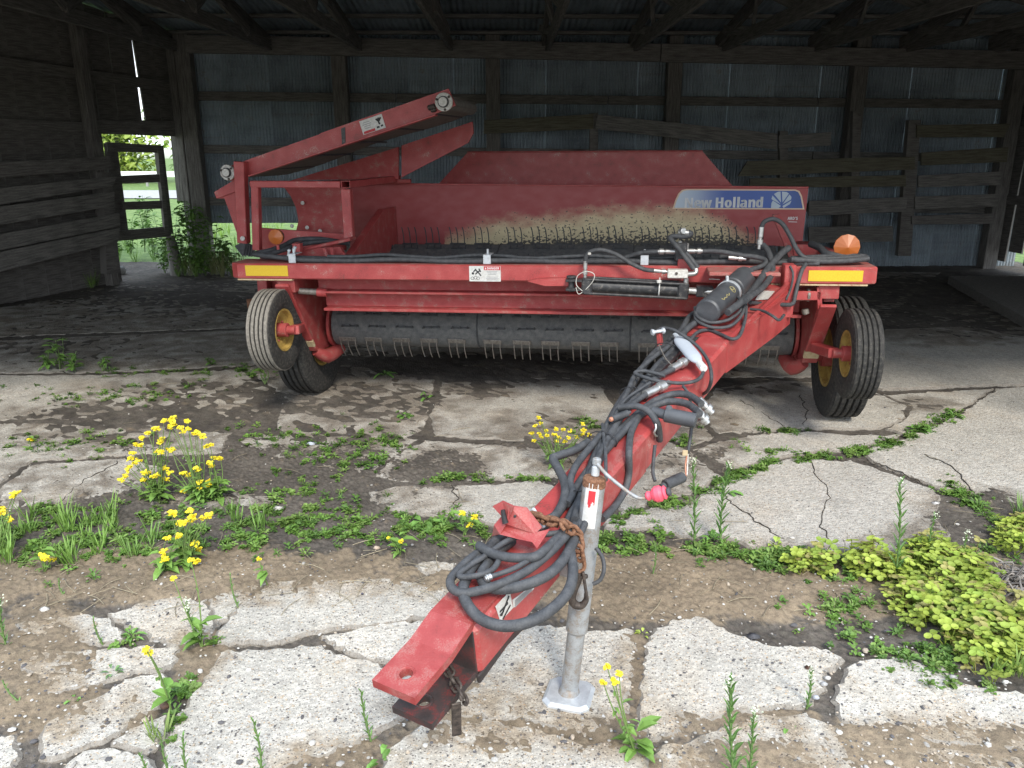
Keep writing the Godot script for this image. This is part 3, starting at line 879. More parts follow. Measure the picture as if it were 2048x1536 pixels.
	var g2 := G.new()      # lintel
	g2.bar(lw(176, 250, 0.05), lw(392, 250, 0.05), 0.06, 0.11)
	obj("lintel", g2, M.wood_dark, lwall)
	g2 = G.new()           # weathered jamb
	g2.bar(lw(364, 405, 0.03), lw(349, 262, 0.03), 0.05, 0.12, LN)
	obj("door_jamb", g2, M.wood_grey, lwall)
	for pp in [[222, 540, 196, 240, 0.12], [392, 520, 366, 240, 0.12], [-60, 560, -120, 60, 0.2]]:
		g2 = G.new()
		var lo := lw(pp[0], pp[1], 0.12)
		var up := lo + Vector3(0, 2.9, 0)
		lo.y = -0.05
		g2.bar(lo, up, pp[4], pp[4], LN, 0.008)
		obj("post", g2, M.wood_dark, lwall)
	# right wall: planks, a few slits low down
	var rwall := Node3D.new(); rwall.name = "right_wall"; barn.add_child(rwall)
	var FR := Vector3(7.3, 0, -3.3)
	var RD := (FR - BR).normalized()
	var RL := (FR - BR).length()
	s = 0.0
	i = 0
	while s < RL:
		var lo := 0.02
		var w := 0.34
		var gap := 0.0
		if i == 0: gap = 0.05; lo = 0.1
		if i == 1: gap = 0.07; lo = 0.25
		if i == 2: lo = 0.1
		var g := G.new()
		var a := BR + RD * s; var b := BR + RD * (s + w)
		g.plate([a + Vector3(0, lo, 0), b + RD * (-gap) + Vector3(0, lo, 0), b + RD * (-gap * 0.4 - 0.004) + Vector3(0, 1.2, 0), b + RD * -0.004 + Vector3(0, 1.7, 0), b + RD * -0.003 + Vector3(0, roof_y(b.z), 0), a + Vector3(0, roof_y(a.z), 0)], RD.cross(Vector3.UP) * (0.022 if RD.cross(Vector3.UP).x > 0 else -0.022))
		obj("plank", g, M.wood_dark, rwall)
		s += w
		i += 1
	for k in 2:
		var g := G.new()
		g.bar(BR + RD * 0.05 + Vector3(-0.05, 0.95 + k * 0.9, 0), BR + RD * 6.8 + Vector3(-0.05, 0.95 + k * 0.9, 0), 0.05, 0.12)
		obj("girt", g, M.wood_dark, rwall)
	# unseen low front header that helps shade the inside; posts of the open side
	g2 = G.new(); g2.bar(Vector3(-7.3, 2.255, -3.3), Vector3(7.3, 2.255, -3.3), 0.09, 0.1); obj("header", g2, M.wood_dark, barn)
	for xx in [-7.0, -3.35, 3.8, 7.2]:
		g2 = G.new(); g2.bar(Vector3(xx, -0.1, -3.42), Vector3(xx, 2.21, -3.42), 0.16, 0.16, Vector3.BACK, 0.006); obj("post", g2, M.wood_dark, barn)

# ---------------------------------------------------------------- fences and gate inside the barn
func build_fences() -> void:
	# low board fence by the left wall
	var p0 := BL + LN * 0.3
	var f := thing("board_fence", gp(60, 575), "weathered grey board fence sagging beside the doorway", "fence")
	for b in [[[-90, 385], [234, 352], [-90, 424], [226, 372]], [[-90, 425], [229, 383], [-90, 464], [229, 412]], [[-90, 484], [239, 426], [-90, 519], [241, 452]], [[-90, 522], [240, 455], [-90, 566], [236, 484]]]:
		var g := G.new()
		board(g, b[0], b[1], b[2], b[3], p0, LN, 0.03)
		obj("board", g, M.wood_grey, f)
	for b in [[[205, 345], [222, 345], [214, 548], [240, 545]], [[-60, 380], [-38, 380], [-50, 590], [-28, 590]]]:
		var g := G.new()
		board(g, b[0], b[1], b[2], b[3], BL + LN * 0.262, LN, 0.1)
		obj("post", g, M.wood_dark, f)
	# upper dark boards between the fence and the wall
	for b in [[[-90, 330], [222, 312], [-90, 362], [222, 338]]]:
		var g := G.new()
		board(g, b[0], b[1], b[2], b[3], p0, LN, 0.03)
		obj("board", g, M.wood_dark, f)
	# little gate standing open in the doorway
	var gt := thing("gate", gp(290, 545), "dark wooden gate of four rails hanging in the doorway", "gate")
	var q0 := BL + LN * 0.1
	for b in [[[212, 286], [234, 287], [232, 472], [258, 470], "stile"], [[312, 291], [327, 291], [332, 470], [347, 468], "stile"]]:
		var g := G.new()
		board(g, b[0], b[1], b[2], b[3], q0, LN, 0.04)
		obj("stile", g, M.wood_dark, gt)
	for b in [[[214, 284], [326, 291], [216, 303], [326, 306]], [[216, 353], [322, 348], [217, 368], [322, 364]], [[246, 404], [331, 401], [248, 420], [331, 417]], [[236, 462], [342, 452], [236, 482], [342, 473]]]:
		var g := G.new()
		board(g, b[0], b[1], b[2], b[3], q0 + LN * 0.043, LN, 0.03)
		obj("rail", g, M.wood_dark, gt)
	var gs := G.new()
	board(gs, [316, 300], [323, 300], [330, 462], [338, 462], q0 + LN * 0.075, LN, 0.02)
	obj("brace", gs, M.wood_grey, gt)
	# stump of an old post by the gate
	gs = G.new()
	var sb := lw(355, 545, 0.25); sb.y = 0
	var sl := []
	for k in 5: sl.append(sb + Vector3(-0.04 * k / 4.0, 0.55 * k / 4.0 - 0.03, 0.0))
	gs.tube(sl, [0.1, 0.085, 0.08, 0.07, 0.05], 7, 2)
	var st := obj("post_stump", gs, M.wood_dark)
	tag(st, "dark rotten post stump under the gate's end", "post")
	# board pen along the back wall: three lengths
	var pb := BL + BN * 0.62
	var f2 := thing("board_pen", bw(1450, 520, 0.62) * Vector3(1, 0, 1), "dark board pen fence across the back of the barn", "fence")
	for b in [
		[[968, 240], [1187, 228], [968, 268], [1187, 258], "wood_olive"], [[1196, 229], [1555, 267], [1190, 258], [1553, 299], "wood_grey"], [[1558, 270], [1662, 264], [1558, 297], [1662, 291], "wood_grey"],
		[[1495, 322], [1830, 313], [1476, 353], [1830, 339], "wood_olive"], [[1500, 357], [1812, 350], [1500, 376], [1812, 373], "wood_olive"], [[1618, 402], [1815, 394], [1618, 432], [1812, 423], "wood_grey"], [[1618, 454], [1786, 452], [1618, 486], [1786, 483], "wood_dark"],
		[[1834, 250], [2022, 247], [1834, 275], [2007, 274], "wood_olive"], [[1843, 305], [2017, 294], [1843, 331], [2014, 324], "wood_olive"], [[1837, 351], [2004, 343], [1837, 375], [2001, 370], "wood_grey"], [[1830, 393], [1998, 388], [1830, 418], [1995, 413], "wood_grey"], [[1824, 432], [1988, 427], [1824, 449], [1985, 448], "wood_dark"]]:
		var g := G.new()
		board(g, b[0], b[1], b[2], b[3], pb, BN, 0.03)
		obj("board", g, M[b[4]], f2)
	for b in [[[1706, 222], [1722, 222], [1700, 505], [1716, 505]], [[1818, 240], [1842, 240], [1796, 512], [1822, 512]], [[1560, 262], [1576, 262], [1560, 520], [1576, 520]], [[1180, 226], [1196, 226], [1180, 520], [1196, 520]]]:
		var g := G.new()
		board(g, b[0], b[1], b[2], b[3], pb - BN * 0.034, BN, 0.09)
		obj("post", g, M.wood_dark, f2)

# ---------------------------------------------------------------- land outside
func build_outside() -> void:
	var g := G.new()
	for a in [[-160.0, 160.0, -1.2, -180.0]]:
		g.quad(Vector3(a[0], -0.1, a[2]), Vector3(a[1], -0.1, a[2]), Vector3(a[1], -0.1, a[3]), Vector3(a[0], -0.1, a[3]), Vector3.UP)
	var o := obj("field", g, M.grass_ground)
	tag(o, "green field around the barn", "field", "", "structure")
	g = G.new()
	g.quad(Vector3(-40, -0.06, 30), Vector3(40, -0.06, 30), Vector3(40, -0.06, -1.16), Vector3(-40, -0.06, -1.16), Vector3.UP)
	g.col = Color.WHITE
	for i in g.c.size(): g.c[i] = Color(0.36, 0.33, 0.28)
	o = obj("yard", g, M.concrete)  # ground behind the camera, added to bounce skylight into the barn
	tag(o, "unseen pale concrete and sand yard added to bounce light into the barn", "yard", "", "structure")
	g = G.new()
	g.quad(Vector3(-120, -0.07, -29.5), Vector3(60, -0.07, -29.5), Vector3(60, -0.07, -35.5), Vector3(-120, -0.07, -35.5), Vector3.UP)
	o = obj("road", g, M.asphalt)
	tag(o, "pale road crossing beyond the barn door", "road", "", "structure")
	# guard rail beyond the road
	var gr := thing("guard_rail", Vector3(-20, -0.1, -40), "white guard rail beside the road beyond the doorway", "guard rail")
	g = G.new()
	g.plate([Vector3(-60, 0.35, -40), Vector3(20, 0.35, -40), Vector3(20, 0.62, -40), Vector3(-60, 0.62, -40)], Vector3(0, 0, -0.06))
	obj("rail", g, M.print_white, gr)
	for k in 20:
		g = G.new()
		var x := -58.0 + k * 4.0
		g.bar(Vector3(x, -0.12, -40.12), Vector3(x, 0.6, -40.12), 0.1, 0.1, Vector3.BACK)
		obj("post", g, M.galv, gr)
	# trees beyond the road
	var lf := ArrayMesh.new()
	for t in [[-25.5, -47.0, 5.2, 3.4, 0], [-21.0, -44.0, 4.0, 2.6, 1], [-17.5, -48.0, 6.2, 3.2, 0], [-29.5, -50.0, 7.0, 4.0, 2], [-14.0, -52.0, 5.5, 3.6, 1], [-35.0, -48.0, 6.0, 3.6, 0], [-9.0, -47.0, 5.0, 3.2, 2]]:
		tree(lf, t[0], t[1], t[2], t[3], t[4])
func leaf_clump(n: int, l: float, w: float) -> ArrayMesh:
	var g := G.new()
	var r := RandomNumberGenerator.new()
	r.seed = 5
	for i in n:
		var d := Vector3(r.randf_range(-1, 1), r.randf_range(-0.6, 0.9), r.randf_range(-1, 1)).normalized()
		g.leaf(d * 0.03, d, Vector3(r.randf_range(-0.5, 0.5), 1, r.randf_range(-0.5, 0.5)).normalized(), l * r.randf_range(0.6, 1.1), w * r.randf_range(0.6, 1.1), 0.3)
	return g.mesh()
var TREE_COL := [Color(0.17, 0.30, 0.05), Color(0.26, 0.34, 0.06), Color(0.10, 0.20, 0.05)]
func tree(lf: ArrayMesh, x: float, z: float, h: float, w: float, kind: int) -> void:
	var t := thing("roadside_tree", Vector3(x, -0.1, z), ["bright green bushy tree beyond the road", "yellow green bushy tree beyond the road", "darker green broad tree beyond the road"][kind], "tree", "trees beyond the road")
	var g := G.new()
	g.tube([Vector3(x, -0.1, z), Vector3(x + 0.1, h * 0.35, z), Vector3(x - 0.1, h * 0.7, z)], [0.16, 0.12, 0.05], 8, 3)
	for k in 5:
		var a := k * 1.3
		g.tube([Vector3(x, h * (0.25 + 0.08 * k), z), Vector3(x + cos(a) * w * 0.35, h * (0.45 + 0.08 * k), z + sin(a) * w * 0.35)], [0.07, 0.02], 6, 2)
	obj("trunk", g, M.wood_dark, t)
	var cg := G.new()
	for i in 1700:
		var p := Vector3(rng.randfn(0, 0.34), rng.randf_range(-0.48, 0.5), rng.randfn(0, 0.34))
		var k := 1.0 - absf(p.y) * 0.9 + nz.get_noise_3d(p.x * 300, p.y * 300, p.z * 300) * 0.5
		var q := Vector3(p.x * w * k * 1.3, (p.y + 0.5) * h * 0.98 + 0.1, p.z * w * k)
		var cc: Color = TREE_COL[kind]
		cg.col = cc * rng.randf_range(0.6, 1.4)
		cg.leaf(Vector3(x, -0.1, z) + q, Vector3(rng.randf_range(-1, 1), rng.randf_range(-0.7, 0.7), rng.randf_range(-1, 1)), Vector3(rng.randf_range(-0.5, 0.5), 1, rng.randf_range(-0.2, 0.9)).normalized(), rng.randf_range(0.25, 0.5), rng.randf_range(0.16, 0.3), 0.3)
	obj("crown", cg, M.leafv, t)
# ---------------------------------------------------------------- hay merger
var mach: Node3D
func mpoly(px: Array, n: float) -> Array:
	var r := []
	for p in px: r.append(mp(p[0], p[1], n))
	return r
func mplate(nm: String, px: Array, n: float, th: float, mat: Material, parent: Node = null) -> MeshInstance3D:
	var g := G.new()
	g.plate(mpoly(px, n), -MN * th)
	return obj(nm, g, mat, parent if parent else mach)
func mbox(g: G, u0: float, u1: float, v0: float, v1: float, n0: float, n1: float, bev := 0.004) -> void:
	g.box(ml((u0 + u1) * 0.5, (v0 + v1) * 0.5, (n0 + n1) * 0.5), Basis(MU, MV, MN), Vector3(u1 - u0, v1 - v0, n1 - n0).abs(), bev)
func text(parent: Node, s: String, at: Vector3, bs: Basis, width: float, height: float, mat: Material, nm: String, bold := true, italic := false) -> void:
	var f := SystemFont.new()
	f.font_names = PackedStringArray(["Droid Sans"])
	f.font_weight = 700 if bold else 400
	f.font_italic = italic
	var t := TextMesh.new()
	t.text = s
	t.font = f
	t.font_size = 48
	t.pixel_size = 0.01
	t.depth = 0.02
	t.curve_step = 1.0
	var ab := t.get_aabb()
	var mi := MeshInstance3D.new()
	mi.name = nm
	mi.mesh = t
	mi.material_override = mat
	var b := Basis(bs.x * (width / maxf(ab.size.x, 0.001)), bs.y * (height / maxf(ab.size.y, 0.001)), bs.z * 0.05)
	mi.transform = Transform3D(b, at - origin_of(parent) - b * ab.get_center() )
	parent.add_child(mi, true)
func hose(pts: Array, r: float, mat: Material = null, nm := "hose", parent: Node = null, sides := 9, sub := 5) -> MeshInstance3D:
	var g := G.new()
	g.tube(pts, r, sides, sub)
	return obj(nm, g, mat if mat else M.rubber, parent if parent else mach)
func tline(px: Array) -> Array:      # [px, py, off above the drawbar's top plane]
	var r := []
	for p in px: r.append(tp(p[0], p[1], p[2]))
	return r
func mline(px: Array) -> Array:      # [px, py, n]
	var r := []
	for p in px: r.append(mp(p[0], p[1], p[2]))
	return r
func fitting(a: Vector3, b: Vector3, r: float, parent: Node = null) -> void:
	var g := G.new()
	var l := (b - a).length()
	g.lathe(a, b - a, [Vector2(0, 0), Vector2(r, 0), Vector2(r, l * 0.45), Vector2(r * 0.75, l * 0.47), Vector2(r * 0.75, l * 0.55), Vector2(r * 1.25, l * 0.57), Vector2(r * 1.25, l * 0.78), Vector2(r * 0.8, l * 0.8), Vector2(r * 0.8, l), Vector2(0, l)], 10)
	obj("hose_fitting", g, M.steel, parent if parent else mach)
func link_mesh(l: float, w: float, r: float) -> ArrayMesh:
	var g := G.new()
	var pts := []
	var k := 14
	for i in k + 1:
		var a := TAU * i / k
		var c := cos(a); var s := sin(a)
		pts.append(Vector3(c * w * 0.5 + 0.0, 0, s * w * 0.5 + (l - w) * 0.5 * signf(s)))
	g.tube(pts, r, 6, 1, false)
	return g.mesh()
func chain(pts: Array, lk: ArrayMesh, pitch: float, mat: Material, nm: String, parent: Node) -> void:
	# walk the polyline and lay links
	var c := Curve3D.new()
	for i in pts.size():
		var t: Vector3 = (pts[mini(i + 1, pts.size() - 1)] - pts[maxi(i - 1, 0)]) * 0.22
		c.add_point(pts[i], -t, t)
	var L := c.get_baked_length()
	var s := 0.0
	var k := 0
	var holder := Node3D.new()
	holder.name = nm
	parent.add_child(holder, true)
	while s < L:
		var p := c.sample_baked(s)
		var d := (c.sample_baked(minf(s + pitch * 0.5, L)) - c.sample_baked(maxf(s - pitch * 0.5, 0))).normalized()
		var x := d.cross(Vector3.UP)
		if x.length() < 0.1: x = d.cross(Vector3.RIGHT)
		x = x.normalized()
		x = x.rotated(d, (PI / 2 if k % 2 else 0.0) + 0.5 + 0.2 * sin(k * 2.1))
		inst("chain_link", lk, Transform3D(Basis(x, d.cross(x), d), p), mat, holder)
		s += pitch
		k += 1
func wheel(nm: String, ct: Vector3, ax: Vector3, R: float, W: float, rr: float, tread_mat: Material, label: String) -> void:
	var w := Node3D.new()
	w.name = nm
	mach.add_child(w, true)
	if label: w.set_meta("label", label)
	var g := G.new()
	var h := W * 0.5
	g.lathe(ct, ax, [Vector2(rr, -h * 0.78), Vector2(rr + 0.012, -h * 0.86), Vector2(lerpf(rr, R, 0.35), -h * 0.985), Vector2(lerpf(rr, R, 0.55), -h), Vector2(lerpf(rr, R, 0.75), -h * 0.985), Vector2(lerpf(rr, R, 0.9), -h * 0.93), Vector2(R * 0.972, -h * 0.86)], 48)
	g.lathe(ct, ax, [Vector2(R * 0.972, h * 0.86), Vector2(lerpf(rr, R, 0.9), h * 0.93), Vector2(lerpf(rr, R, 0.75), h * 0.985), Vector2(lerpf(rr, R, 0.55), h), Vector2(lerpf(rr, R, 0.35), h * 0.985), Vector2(rr + 0.012, h * 0.86), Vector2(rr, h * 0.78)], 48)
	# grooves between the ribs
	var gd := R * 0.955
	for k in 4:
		var t := h * (-0.52 + k * 0.347)
		g.lathe(ct, ax, [Vector2(R * 0.985, t - h * 0.055), Vector2(gd, t - h * 0.035), Vector2(gd, t + h * 0.035), Vector2(R * 0.985, t + h * 0.055)], 48)
	obj("tyre", g, M.tyre, w)
	g = G.new()
	var xs := [-0.86]
	for k in 4: xs.append_array([-0.52 + k * 0.347 - 0.055, -0.52 + k * 0.347 + 0.055])
	xs.append(0.86)
	for k in 5:
		var a: float = xs[k * 2] * h; var b: float = xs[k * 2 + 1] * h
		var ra := R * 0.972 if k == 0 else R * 0.985
		var rb := R * 0.972 if k == 4 else R * 0.985
		g.lathe(ct, ax, [Vector2(ra, a), Vector2(R * (0.992 if k in [0, 4] else 1.0), a + (b - a) * 0.12), Vector2(R * (0.996 if k in [0, 4] else 1.0), b - (b - a) * 0.12), Vector2(rb, b)], 48)
	obj("tread", g, tread_mat, w)
	g = G.new()
	for s in [-1.0, 1.0]:
		g.lathe(ct, ax * s, [Vector2(0.0, h * 0.25), Vector2(rr * 0.5, h * 0.25), Vector2(rr * 0.62, h * 0.45), Vector2(rr * 0.86, h * 0.5), Vector2(rr * 0.92, h * 0.82), Vector2(rr * 1.02, h * 0.86), Vector2(rr * 1.03, h * 0.74)].map(func(p): return p), 36)
	obj("rim", g, M.yellow_rim, w)
	g = G.new()
	g.cyl(ct - ax * h * 0.2, ct + ax * (h * 1.1), rr * 0.34, 18)
	for k in 5:
		var a := TAU * k / 5.0
		var e := ax.cross(Vector3.UP).normalized(); var e2 := ax.cross(e)
		g.cyl(ct + (e * cos(a) + e2 * sin(a)) * rr * 0.52, ct + (e * cos(a) + e2 * sin(a)) * rr * 0.52 + ax * (h * 0.42), rr * 0.055, 6)
	obj("hub", g, M.red_dusty, w)

func wear_tex() -> ImageTexture:
	# red paint worn through to yellowish primer in a long hump, with black flecks of stuck crop
	var w := 1024; var h := 160
	var d := PackedByteArray()
	d.resize(w * h * 3)
	var f := FastNoiseLite.new()
	f.seed = 21; f.frequency = 0.02; f.fractal_octaves = 4
	var f2 := FastNoiseLite.new()
	f2.seed = 22; f2.frequency = 0.11; f2.fractal_octaves = 2
	for y in h:
		var v := 1.0 - float(y) / h
		for x in w:
			var u := float(x) / w
			var n := f.get_noise_2d(x, y * 1.6)
			var m := f2.get_noise_2d(x, y * 1.2)
			# hump height in fractions of the panel height
			var hp := 0.34 * smoothstep(0.2, 0.36, u) + 0.16 * smoothstep(0.38, 0.62, u)
			hp *= 1.0 - smoothstep(0.76, 0.93, u)
			hp *= 1.0 + 0.1 * n
			var k := smoothstep(-0.24, 0.16, hp - v + m * 0.025 + n * 0.06)
			if hp < 0.02: k = 0.0
			var c := Color(0.31, 0.048, 0.05).lerp(Color(0.345, 0.075, 0.075), clampf(0.5 + n, 0, 1))
			c = c.lerp(Color(0.58, 0.49, 0.30) * (1.0 + 0.12 * n), k)
			# black flecks, denser low down and to the right
			var dens := smoothstep(0.30, 0.6, u) * (1.0 - smoothstep(0.84, 0.94, u)) * clampf(1.0 - v * 1.9, 0.0, 1.0)
			var low := clampf(0.2 - v, 0, 0.2) * 5.0 * smoothstep(0.24, 0.44, u) * (1.0 - smoothstep(0.84, 0.95, u))
			var th := 0.60 - dens * 0.46 - low * 0.85
			if m + 0.2 * n > th and k > 0.12: c = c.lerp(Color(0.035, 0.033, 0.034), 0.92)
			c = c.linear_to_srgb()
			var o := (y * w + x) * 3
			d[o] = int(clampf(c.r, 0, 1) * 255); d[o + 1] = int(clampf(c.g, 0, 1) * 255); d[o + 2] = int(clampf(c.b, 0, 1) * 255)
	var im := Image.create_from_data(w, h, false, Image.FORMAT_RGB8, d)
	im.generate_mipmaps()
	return ImageTexture.create_from_image(im)

func build_machine() -> void:
	mach = thing("hay_merger", ml(0, 0, -0.6) * Vector3(1, 0, 1), "red belt pickup hay merger with long drawbar standing in the barn mouth", "farm machine")
	var g := G.new()
	# main beam with chamfered ends
	var bev := 0.007
	var outl := [[-1.846, -0.23], [-1.846, -0.045], [-1.79, 0.0], [1.80, 0.0], [1.846, -0.03], [1.846, -0.23]]
	var top := []; var mid := []; var midb := []; var bot := []
	for p in outl:
		var s := 1.0 - bev / 1.8
		top.append(ml(p[0] * s, 0.978, clampf(p[1], -0.23 + bev, -bev)))
		mid.append(ml(p[0], 0.978 - bev, p[1]))
		midb.append(ml(p[0], 0.886 + bev, p[1]))
		bot.append(ml(p[0] * s, 0.886, clampf(p[1], -0.23 + bev, -bev)))
	var ctr := ml(0, 0.93, -0.115)
	for i in 6:
		var j := (i + 1) % 6
		var hint: Vector3 = ((mid[i] + mid[j]) * 0.5 - ctr)
		hint = (mid[j] - mid[i]).cross(MV)
		if hint.dot((mid[i] + mid[j]) * 0.5 - ml(0, 0.93, -0.115)) < 0: hint = -hint
		g.quad(mid[i], mid[j], midb[j], midb[i], hint)
		g.quad(mid[i], mid[j], top[j], top[i], hint.normalized() + MV)
		g.quad(midb[i], midb[j], bot[j], bot[i], hint.normalized() - MV)
	g.plate(bot, MV * 0.002)
	var beam := obj("main_beam", g, M.red, mach)
	g = G.new()
	g.plate(top, -MV * 0.003)
	obj("beam_top", g, M.red_top, beam)
	# folded lips under the beam ends
	for e in [[-1.80, -1.45], [1.30, 1.80]]:
		g = G.new()
		mbox(g, e[0], e[1], 0.876, 0.8855, -0.2, -0.006, 0.002)
		obj("beam_lip", g, M.cream, beam)
	# yellow reflectors
	for r in [[-1.738, -1.469, 0.905, 0.968], [1.49, 1.768, 0.902, 0.961]]:
		g = G.new()
		mbox(g, r[0], r[1], r[2], r[3], 0.0, 0.004, 0.001)
		obj("reflector", g, M.reflector, mach)
	# white DANGER label
	warning_label(ml(-0.2775, 0.929, 0.0022), Basis(MU, MV, MN), 0.183, 0.088, true)
	# mud plates under the beam: two steps with flanges
	g = G.new(); mbox(g, -1.36, 1.5, 0.80, 0.886, -0.19, -0.17); obj("front_panel", g, M.red_dusty, mach)
	g = G.new(); mbox(g, -1.37, 1.5, 0.785, 0.80, -0.19, -0.10, 0.003); obj("panel_flange", g, M.red_dusty, mach)
	g = G.new(); mbox(g, -1.33, 1.5, 0.69, 0.785, -0.22, -0.20); obj("front_panel", g, M.red_dusty, mach)
	g = G.new(); mbox(g, -1.32, 1.5, 0.672, 0.69, -0.22, -0.13, 0.003); obj("panel_flange", g, M.red_dusty, mach)
	build_pickup()
	build_back()
	build_conveyor()
	build_wheels()
	build_beam_fittings()
	build_drawbar()

func warning_label(at: Vector3, bs: Basis, w: float, h: float, danger: bool) -> void:
	var lb := Node3D.new()
	lb.name = "warning_label"
	mach.add_child(lb, true)
	lb.set_meta("label", "white warning label with black pictogram")
	var g := G.new()
	g.box(at, bs, Vector3(w, h, 0.002), 0.0)
	obj("sticker", g, M.label_white, lb)
	var q := at + bs.z * 0.0014
	var P := func(x: float, y: float) -> Vector3: return q + bs.x * (x * w) + bs.y * (y * h)
	g = G.new()
	# falling figure: head, body, limbs
	if danger:
		for s in [[-0.36, 0.12, -0.28, 0.30], [-0.30, 0.26, -0.20, 0.05], [-0.24, 0.12, -0.13, 0.2], [-0.2, 0.06, -0.12, -0.14], [-0.24, 0.1, -0.30, -0.04], [-0.19, 0.33, -0.13, 0.12]]:
			g.bar(P.call(s[0], s[1]), P.call(s[2], s[3]), 0.007, 0.001, bs.z, 0.0)
		g.lathe(P.call(-0.38, 0.02), bs.z, [Vector2(0.0075, 0.0), Vector2(0.0, 0.0006)], 10)
		for c in [[-0.4, -0.3], [-0.3, -0.26], [-0.22, -0.3]]:
			var ring := []
			for k in 11: ring.append(P.call(c[0], c[1]) + (bs.x * cos(TAU * k / 10) + bs.y * sin(TAU * k / 10)) * 0.0085)
			g.tube(ring, 0.0012, 4, 1, false)
		obj("pictogram", g, M.print_black, lb)
		g = G.new()
		g.box(P.call(0.23, 0.36), bs, Vector3(w * 0.52, h * 0.24, 0.001), 0.0)
		obj("red_band", g, M.print_red, lb)
		text(lb, "DANGER", P.call(0.265, 0.36) + bs.z * 0.0006, bs, w * 0.38, h * 0.15, M.print_white, "lettering")
		g = G.new()
		g.tri(P.call(0.0, 0.29) + bs.z * 0.0006, P.call(0.05, 0.29) + bs.z * 0.0006, P.call(0.025, 0.43) + bs.z * 0.0006, bs.z)
		obj("triangle", g, M.print_white, lb)
		g = G.new()
		for k in 7:
			if k == 3: continue
			var lw2: float = [0.34, 0.3, 0.26, 0.0, 0.36, 0.4, 0.36][k]
			g.box(P.call(0.23, 0.15 - k * 0.09), bs, Vector3(w * lw2, h * 0.035, 0.0005), 0.0)
		obj("small_print", g, M.print_grey, lb)
	else:
		for s in [[0.2, 0.3, 0.3, 0.05], [0.3, 0.1, 0.42, 0.3], [0.28, 0.05, 0.3, -0.15], [0.22, 0.22, 0.36, 0.12], [0.14, -0.3, 0.26, -0.3], [0.32, -0.28, 0.42, -0.28], [0.34, 0.32, 0.26, 0.2]]:
			g.bar(P.call(s[0], s[1]), P.call(s[2], s[3]), 0.011, 0.001, bs.z, 0.0)
		obj("pictogram", g, M.print_black, lb)
		g = G.new()
		g.box(P.call(-0.2, -0.38), bs, Vector3(w * 0.5, h * 0.18, 0.001), 0.0)
		obj("red_band", g, M.print_red, lb)
		g = G.new()
		for k in 4: g.box(P.call(-0.22, 0.3 - k * 0.14), bs, Vector3(w * [0.3, 0.36, 0.3, 0.26][k], h * 0.05, 0.0005), 0.0)
		obj("small_print", g, M.print_grey, lb)

